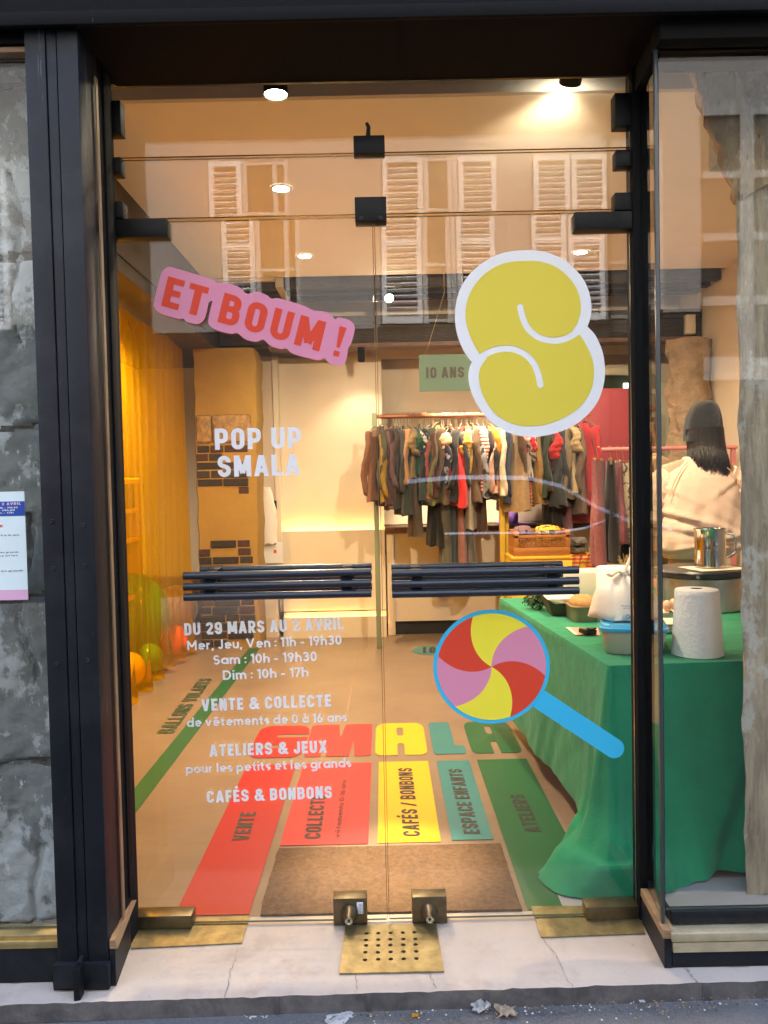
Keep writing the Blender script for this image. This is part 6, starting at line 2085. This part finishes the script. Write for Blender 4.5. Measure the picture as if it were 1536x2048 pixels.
# face on the far side: nose, brow, ears
hc = Vector((PX + .035, PY + .035, 1.62))
mb.ball(hc + Vector((0, .098, -.01)), .016, 12, 8, (.8, 1.1, 1.3))
for s in (-1, 1): mb.ball(hc + Vector((s * .082, .0, -.005)), .022, 12, 8, (.4, .8, 1.2))
mb.build('body', SKIN, person, ang=180)
mb = MB()
for s in (-1, 1): mb.ball(hc + Vector((s * .032, .082, .012)), .012, 12, 8)
mb.build('eyes', mat('eye_white', (.8, .78, .75), .3), person)
mb = MB(); mb.ball(hc + Vector((0, .09, -.048)), .02, 12, 8, (1.2, .5, .35)); mb.build('mouth', mat('lips', (.45, .15, .13), .5), person)
# sweatshirt: a boxy knitted top, loose over the waistband
PEACH = mat('peach_sweatshirt', (.80, .58, .45), .95, var=.05, vs=7, bump=.35, bs=170, sheen=.3)
mb = MB()
prof_ = [(.905, .178, .128), (.925, .190, .138), (.945, .222, .158), (.97, .240, .168), (1.02, .246, .170), (1.09, .243, .168), (1.16, .238, .163), (1.24, .234, .156), (1.31, .226, .146), (1.36, .212, .132), (1.395, .185, .115), (1.425, .140, .095), (1.45, .098, .080), (1.465, .082, .074)]
rings = []
for q in range(70):
    t = q / 69 * (len(prof_) - 1); i0 = min(int(t), len(prof_) - 2); f_ = t - i0
    z, hx, hy = (prof_[i0][j] * (1 - f_) + prof_[i0 + 1][j] * f_ for j in range(3))
    ring = []
    for i in range(96):
        a = 2 * math.pi * i / 96
        ca, sa = math.cos(a), math.sin(a)
        x = hx * abs(ca) ** .82 * (1 if ca > 0 else -1); y = hy * abs(sa) ** .82 * (1 if sa > 0 else -1)
        lo = max(0, min(1, (1.40 - z) / .35))
        d = .0045 * math.sin(x * 34 + z * 7 + 2 * math.sin(z * 9)) * lo + .004 * math.sin(x * 61 - z * 16) * lo
        for (zc, sl, wv, am) in ((1.075, -.32, .016, .020), (1.03, -.18, .013, .016), (.995, .22, .014, .016), (1.15, -.55, .020, .010), (1.25, .65, .024, .008), (1.30, -.8, .02, .006)):
            u_ = z - zc - sl * (x - .05)
            d += am * (math.exp(-((u_ - .012) / wv) ** 2) - math.exp(-((u_ + .012) / wv) ** 2)) * (.35 + .65 * max(0, math.sin(x * 9 + zc * 20)))
        d += .008 * math.sin(a * 9 + 1) * math.exp(-((z - .965) / .03) ** 2)
        k = 1 + d / max(.08, math.hypot(x, y))
        ring.append((PX + x * k + .008 * (z > 1.42), PY + y * k, z))
    rings.append(ring)
mb.loft(rings)
for s in (-1, 1):
    pts = [(PX + s * .165, PY, 1.355), (PX + s * .215, PY - .005, 1.315), (PX + s * .255, PY - .015, 1.24), (PX + s * .280, PY - .03, 1.16), (PX + s * .285, PY - .03, 1.10), (PX + s * .272, PY + .04, 1.065), (PX + s * .250, PY + .12, 1.075), (PX + s * .225, PY + .185, 1.095)]
    sp = spline(pts, 8, False)
    n_ = len(sp)
    mb.tube(sp, [(.082 - .030 * (q / (n_ - 1)) ** 1.3) * (1 + .05 * math.sin(q * 1.15) + .03 * math.sin(q * 2.3)) for q in range(n_)], 28)
mb.build('sweatshirt', PEACH, person, ang=180)
# raglan seams
SEAM = mat('sweatshirt_seam', (.62, .38, .26), .95)
for s in (-1, 1):
    mb = MB(); mb.tube(spline([(PX + s * .085, PY - .088, 1.448), (PX + s * .135, PY - .118, 1.40), (PX + s * .180, PY - .135, 1.33), (PX + s * .205, PY - .132, 1.25)], 6, False), .0028, 6); mb.build('seam', SEAM, person)
mb = MB(); mb.lathe([(1, 0), (1.05, .02), (1.03, .05), (1, .06)], (0, 0, 0), 40, cap=False)
for v in mb.bm.verts: v.co = Vector((PX + v.co.x * .185, PY + v.co.y * .13, .905 + v.co.z))
mb.build('waistband', PEACH, person)
mb = MB(); mb.lathe([(1.0, 0), (1.06, .012), (1.0, .026), (.94, .03)], (0, 0, 0), 40, cap=False)
for v in mb.bm.verts: v.co = Vector((PX + .012 + v.co.x * .085, PY + .005 + v.co.y * .078, 1.455 + v.co.z * .8))
mb.build('collar', PEACH, person)
# jeans
P, E_, Rr = [(PX, PY, .93), (PX, PY, .86)], [(0, 1)], [(.165, .12), (.165, .12)]
for s in (-1, 1):
    h = add((PX + s * .09, PY, .76), .098, 1); k = add((PX + s * .10, PY + .02, .48), .074, h); add((PX + s * .105, PY - .01, .11), .06, k)
mb = skin_mesh(P, E_, Rr, 2); mb.build('jeans', mat('dark_denim', (.018, .022, .035), .85, var=.2, vs=30), person, ang=180)
for s in (-1, 1):
    mb = MB(); mb.ball((PX + s * .112, PY + .07, .045), .05, 18, 12, (.95, 2.3, .85)); mb.build('shoe', mat('dark_shoe', (.03, .03, .03), .6), person)
# beanie
BEAN = mat('navy_knit', (.007, .009, .014), .95, bump=.5, bs=120, sheen=.2)
mb = MB()
rings = []
hb = Vector((PX + .045, PY + .02, 1.60))
for k in range(20):
    t = k / 19
    z = -.012 + .207 * math.sin(t * math.pi / 2) ** 1.0
    rr_ = math.cos(t * math.pi / 2) ** .62 if k < 19 else .02
    tip = Vector((.028 * t * t, 0, 0))
    rings.append([hb + tip + Vector(((.105 + .003 * math.sin(i * 5)) * rr_ * math.cos(2 * math.pi * i / 40), .118 * rr_ * math.sin(2 * math.pi * i / 40), z + (-.02 + .012 * math.sin(2 * math.pi * i / 40) if k == 0 else 0))) for i in range(40)])
mb.loft(rings)
mb.build('beanie', BEAN, person, ang=80)
# hair
HAIR = mat('dark_hair', (.009, .0065, .006), .5, var=.4, vs=40, stretch=(6, 6, .6))
mb = MB()
r = random.Random(4)
rings = []
for k in range(16):
    t = k / 15
    w_ = .104 - .004 * t + .012 * t ** 3
    z = 1.640 - .190 * t
    zw = [.012 * math.sin(i * 1.9) + .010 * math.sin(i * .7 + 1) for i in range(25)]
    rings.append([hb + Vector((.005 + .02 * t + w_ * math.cos(rad(180 + 180 * i / 24)), (.118 + .006 * t) * math.sin(rad(180 + 180 * i / 24)) - .003 * math.sin(i * 2.7), z - hb.z)) for i in range(25)] + [hb + Vector((.005 + .02 * t + w_ * .8 * math.cos(rad(360 - 180 * i / 24)), .6 * (.098 + .02 * t) * math.sin(rad(360 - 180 * i / 24)), z - hb.z)) for i in range(25)])
mb.loft(rings)
for k in range(340):
    a = rad(r.uniform(185, 355)); L = r.uniform(.17, .215) + (.055 * max(0, math.cos(a)))
    x0, y0 = .104 * math.cos(a), .118 * math.sin(a)
    x1 = x0 * (1.0 if x0 < 0 else 1.18) + r.uniform(-.010, .016); y1 = y0 * 1.24 - .012
    pts = [hb + Vector((x0 * .99, y0 * .99, .035)), hb + Vector((x0 * .98 + .006, y0 * 1.06, -.06)), hb + Vector(((x0 + x1) / 2 + .004, (y0 + y1) / 2 - .014, -.5 * L - .03)), hb + Vector((x1, y1, -L))]
    mb.tube(spline(pts, 4, False), [.0026] * 8 + [.0024, .002, .0015, .001, .0005], 5)
mb.build('hair', HAIR, person, ang=80)

# ================================================================== LITTER IN THE GUTTER
r = random.Random(21)


def scrap(px, py, size, m, label, cat='litter', nm='paper_scrap', crumple=.3, seed=0):
    q = fl(px, py, -.05)
    q.z = -.050 + .015 * max(-1.2, min(1.2, q.x)) + .0035
    rr = random.Random(seed)
    mb = MB()
    n = 7
    V, F = [], []
    for j in range(n):
        for i in range(n):
            u, v = i / (n - 1) - .5, j / (n - 1) - .5
            k = 1 - .5 * (abs(u) + abs(v))
            V.append(q + Vector((u * size * (1 + .3 * rr.uniform(-1, 1)), v * size * .8 * (1 + .3 * rr.uniform(-1, 1)), max(0, crumple * size * rr.uniform(-.2, 1) * k))))
    for j in range(n - 1):
        for i in range(n - 1): F.append((j * n + i, j * n + i + 1, j * n + n + i + 1, j * n + n + i))
    mb.faces(V, F)
    bmesh.ops.solidify(mb.bm, geom=list(mb.bm.faces), thickness=.0006)
    return tag(mb.build(nm, m, smooth=False), label, cat, 'scraps of litter along the step')


PW = mat('dirty_white_paper', (.66, .66, .66), .8, var=.25, vs=60)
PL = mat('dead_leaf', (.33, .24, .16), .8, var=.4, vs=60)
PO = mat('orange_petal', (.72, .38, .02), .7)
scrap(962, 2020, .050, PW, 'crumpled grey white paper ball scrap in the gutter right of the grille', crumple=.5, seed=1)
scrap(1012, 2030, .048, mat('greasy_paper', (.55, .45, .34), .7, var=.3, vs=60), 'crumpled brownish greasy paper just right of the white crumpled scrap', crumple=.4, seed=2)
scrap(672, 2040, .055, PW, 'flat white torn paper lowest in the gutter below the grille', crumple=.06, seed=3)
scrap(694, 2031, .030, PW, 'small white torn paper touching the flat torn one', crumple=.12, seed=4)
scrap(498, 2034, .034, PW, 'thin pale wrapper scrap in the gutter below the first crack', crumple=.2, seed=5)
scrap(527, 2033, .022, PW, 'tiny pale wrapper scrap right of the thin one', crumple=.2, seed=6)
scrap(1082, 2004, .018, PW, 'tiny grey white scrap below the right crack', crumple=.3, seed=7)
scrap(1350, 1987, .016, PW, 'smooth white chip on the pavement near the right window', crumple=.03, seed=8)
scrap(1425, 1982, .022, PW, 'flat white rectangle scrap farthest right by the step', crumple=.03, seed=9)
scrap(1284, 2012, .014, PW, 'lone pale chip out on the grey pavement', crumple=.05, seed=13)
scrap(275, 2043, .024, PO, 'orange petal nearest the iron bar', cat='petal', nm='petal', crumple=.3, seed=10)
scrap(1142, 2003, .016, PO, 'orange petal in the gutter between the crack and the window plinth', cat='petal', nm='petal', crumple=.3, seed=11)
scrap(1491, 1981, .016, PO, 'orange petal farthest right on the pavement', cat='petal', nm='petal', crumple=.3, seed=12)
scrap(830, 2034, .020, PO, 'orange brown petal under the grille', cat='petal', nm='petal', crumple=.2, seed=14)
mb = MB()
for k in range(900):
    x = r.uniform(-1.0, 1.15); y = -.36 - abs(r.gauss(0, .032))
    if r.random() < .12: y = -.36 - r.uniform(0, .4)
    s = r.uniform(.0008, .0036)
    y += .010 + .0165 * x
    z = -.050 + .015 * max(-1.2, min(1.2, x)) + .0022
    mb.obox(Vector((x, y, z + s * .3)), (s * r.uniform(.6, 1.8), s * r.uniform(.6, 1.8), s), Matrix.Rotation(r.uniform(0, 6), 3, 'Z'), mi=0) if False else mb.faces([Vector((x, y, z)) + Vector(q) * s for q in ((-1, -.6, 0), (.8, -1, .1), (1, .7, 0), (-.7, 1, .1), (0, 0, 1.1))], [(0, 1, 4), (1, 2, 4), (2, 3, 4), (3, 0, 4)], r.choice((0, 0, 0, 1, 2, 3)))
tag(mb.build('gutter_grit', [mat('brown_grit', (.16, .13, .10), .9), mat('pale_grit', (.5, .5, .5), .9), mat('dark_grit', (.06, .055, .05), .9), mat('leaf_grit', (.30, .2, .08), .9)], smooth=False), 'fine grit, leaf crumbs and dust along the foot of the step', 'grit', kind='stuff')

# ================================================================== THE STREET BEHIND THE CAMERA (seen mirrored in the glass)
def mirror(px, py, Yg=0.0, Yb=-8.0):
    p = at(px, py, 2 * Yg - Yb)
    return p.x, p.z


CREAMW = mat('cream_render', (.34, .33, .32), .85, var=.05, vs=1)
SHUT = mat('white_shutter_paint', (.84, .84, .84), .6)
opp = thing('apartment_building', 'pale building with white louvred shutters mirrored in the door glass', 'building', (0, -8.0, 0))
mb = MB(); mb.box(-16, 16, -8.5, -8.0, 3.46, 13.0); mb.build('wall', CREAMW, opp, smooth=False)
mb = MB(); mb.box(-16, 16, -8.5, -8.01, -.08, 3.455); mb.build('ground_floor', mat('dark_shopfront_paint', (.03, .03, .033), .7, spec=.2), opp, smooth=False)
WDK = mat('dark_glass', (.06, .055, .05), .5, spec=.2)


def shutter(x0, x1, z0, z1):
    mb = MB()
    y0, y1 = -7.995, -7.955
    s = .065
    for a, b, c, d in ((x0, x0 + s, z0, z1), (x1 - s, x1, z0, z1), (x0 + s, x1 - s, z0, z0 + .09), (x0 + s, x1 - s, z1 - .07, z1), (x0 + s, x1 - s, (z0 + z1) / 2 - .05, (z0 + z1) / 2 + .03)):
        mb.box(a, b, y0, y1, c, d)
    n = int((z1 - z0) / .085)
    for k in range(n):
        z = z0 + .12 + (z1 - z0 - .2) * k / n
        mb.obox(Vector(((x0 + x1) / 2, (y0 + y1) / 2, z)), (x1 - x0 - 2 * s, .05, .012), Matrix.Rotation(rad(26), 3, 'X'))
    mb.build('shutter', SHUT, opp, smooth=False)
    mb = MB(); mb.box(x0 + s, x1 - s, -8.0, -7.996, z0, z1); mb.build('shutter_shadow_board', mat('slat_gap_shade', (.05, .045, .045), .8), opp, smooth=False)  # dark sheet standing for the shade between the slats


zt = mirror(768, 318)[1]
zb = mirror(768, 645)[1]
for a, b in ((425, 490), (770, 850), (920, 995), (1070, 1141), (1145, 1216)):
    shutter(mirror(a, 480)[0], mirror(b, 480)[0], zb, zt)
x0 = mirror(0, 480, -.235)[0]
shutter(x0 - .42, x0 + .22, zb - .1, zt - .1)
for a, b in ((492, 583), (852, 918), (1218, 1300), (300, 420)):
    if a == 300: continue
    xa, xb = mirror(a, 480)[0], mirror(b, 480)[0]
    mb = MB(); mb.box(xa, xb, -8.0, -7.985, zb, zt); w_ = mb.build('window', WDK, opp, smooth=False)
    mb = MB()
    for q in (xa + .03, (xa + xb) / 2 + .12, xb - .03): mb.box(q - .03, q + .03, -7.984, -7.965, zb, zt)
    for q in (zb + .04, zb + .75, zb + 1.45, zt - .04): mb.box(xa, xb, -7.983, -7.97, q - .018, q + .018)
    mb.build('frame', mat('dull_window_paint', (.55, .54, .52), .6), w_, smooth=False)
# the big white window mirrored in the right pane
Yg = -.222
xa = mirror(1403, 500, Yg)[0]
zt2, zb2 = mirror(1440, 212, Yg)[1], mirror(1440, 760, Yg)[1]
mb = MB(); mb.box(xa, xa + 2.6, -8.0, -7.985, zb2, zt2); w_ = mb.build('window', WDK, opp, smooth=False)
mb = MB()
for pa, pb in ((212, 232), (344, 358), (468, 484), (594, 612), (716, 762)):
    mb.box(xa, xa + 2.6, -7.984, -7.96, mirror(1440, pb, Yg)[1], mirror(1440, pa, Yg)[1])
for q0, q1 in ((mirror(1478, 500, Yg)[0], mirror(1506, 500, Yg)[0]), (xa + 1.5, xa + 1.7)):
    mb.box(q0, q1, -7.983, -7.958, zb2, zt2)
mb.build('frame', mat('greyed_window_paint', (.36, .36, .36), .6), w_, smooth=False)
mb = MB(); mb.box(-16, -4.6, -7.999, -7.98, zb - .12, zb - .02); mb.build('string_course', CREAMW, opp, smooth=False)

# own building above and beside the shopfront
own = thing('shop_building', 'stone building front above the dark shop fascia', 'building', (0, 0, 3.35))
SF = mat('grey_beige_stone_front', (.52, .48, .42), .85, var=.1, vs=2)
mb = MB(); mb.box(-16, 16, -.28, .05, 3.36, 12.5); mb.build('upper_wall', SF, own, smooth=False)
mb = MB(); mb.box(-16, -3.01, -.28, .05, -.06, 3.35); mb.build('side_wall', SF, own, smooth=False)
mb = MB(); mb.box(3.01, 16, -.28, .05, -.06, 3.35); mb.build('side_wall', SF, own, smooth=False)
mb = MB(); mb.box(-2.45, 2.85, .06, 5.4, 3.36, 3.5); mb.build('floor_slab', SF, own, smooth=False)

# parked car across the street
CARP = mat('dark_grey_car_paint', (.03, .032, .037), .35, .3, coat=1.0)
CGL = mat('car_glass', (.01, .012, .014), .05, coat=.5)
car = thing('parked_car', 'dark parked car mirrored in the right door', 'car', (1.0, -5.0, -.06))
X0 = -0.70


def prof(pts): return [(X0 + u, v - .06) for u, v in pts]


body = prof([(0, .35), (.03, .75), (.10, .93), (.35, .98), (1.0, .985), (2.55, .985), (2.9, .96), (3.6, .88), (3.95, .72), (4.0, .45), (3.98, .28), (3.6, .22), (.3, .22)])
mb = MB(); mb.poly([[(x, -5.85, z) for x, z in body]], (0, 1.72, 0))
bmesh.ops.recalc_face_normals(mb.bm, faces=list(mb.bm.faces)); mb.build('body', CARP, car, ang=40)
roof = prof([(.42, .98), (.70, 1.36), (.95, 1.44), (1.5, 1.465), (2.0, 1.44), (2.25, 1.38), (2.95, .98)])
mb = MB(); mb.poly([[(x, -5.74, z) for x, z in roof]], (0, 1.5, 0)); mb.build('cabin', CARP, car, ang=40)
gl = prof([(.62, 1.0), (.80, 1.32), (1.0, 1.38), (1.5, 1.395), (1.95, 1.375), (2.15, 1.32), (2.70, 1.0)])
mb = MB(); mb.poly([[(x, -4.236, z) for x, z in gl]], (0, .004, 0)); mb.build('side_window', CGL, car, smooth=False)
BRIGHT = mat('polished_trim', (.93, .94, .95), .06, 1.0)


def trim(name, pts, wd):
    # polished moulding facing up and outward, so that it mirrors the open sky over the street
    mb = MB()
    P = prof(pts)
    V = []
    for x, z in P: V += [(x, -4.215, z), (x, -4.215 - wd, z + wd), (x, -4.24 - wd, z)]
    F = []
    for i in range(len(P) - 1):
        k = 3 * i
        F += [(k, k + 3, k + 4, k + 1), (k + 1, k + 4, k + 5, k + 2), (k + 2, k + 5, k + 3, k)]
    mb.faces(V, F)
    mb.build(name, BRIGHT, car, smooth=False)


trim('window_trim', [(1.25, 1.0), (2.2, .985), (2.45, 1.02), (2.62, 1.09)], .034)
trim('roof_edge', [(.95, 1.43), (1.4, 1.458), (1.95, 1.445), (2.25, 1.37), (2.55, 1.19), (2.85, 1.05), (3.0, 1.0)], .036)
for u in (.75, 3.2):
    for y in (-5.83, -4.15):
        mb = MB(); mb.lathe([(.0, -.1), (.30, -.1), (.315, -.06), (.315, .06), (.30, .1), (0, .1)], (X0 + u, y, .255), 28, 'y', False); wh = mb.build('wheel', mat('tyre', (.02, .02, .02), .8), car)
        mb = MB(); mb.lathe([(.19, -.105), (.19, .105)], (X0 + u, y, .255), 20, 'y'); mb.build('rim', STEEL, wh)
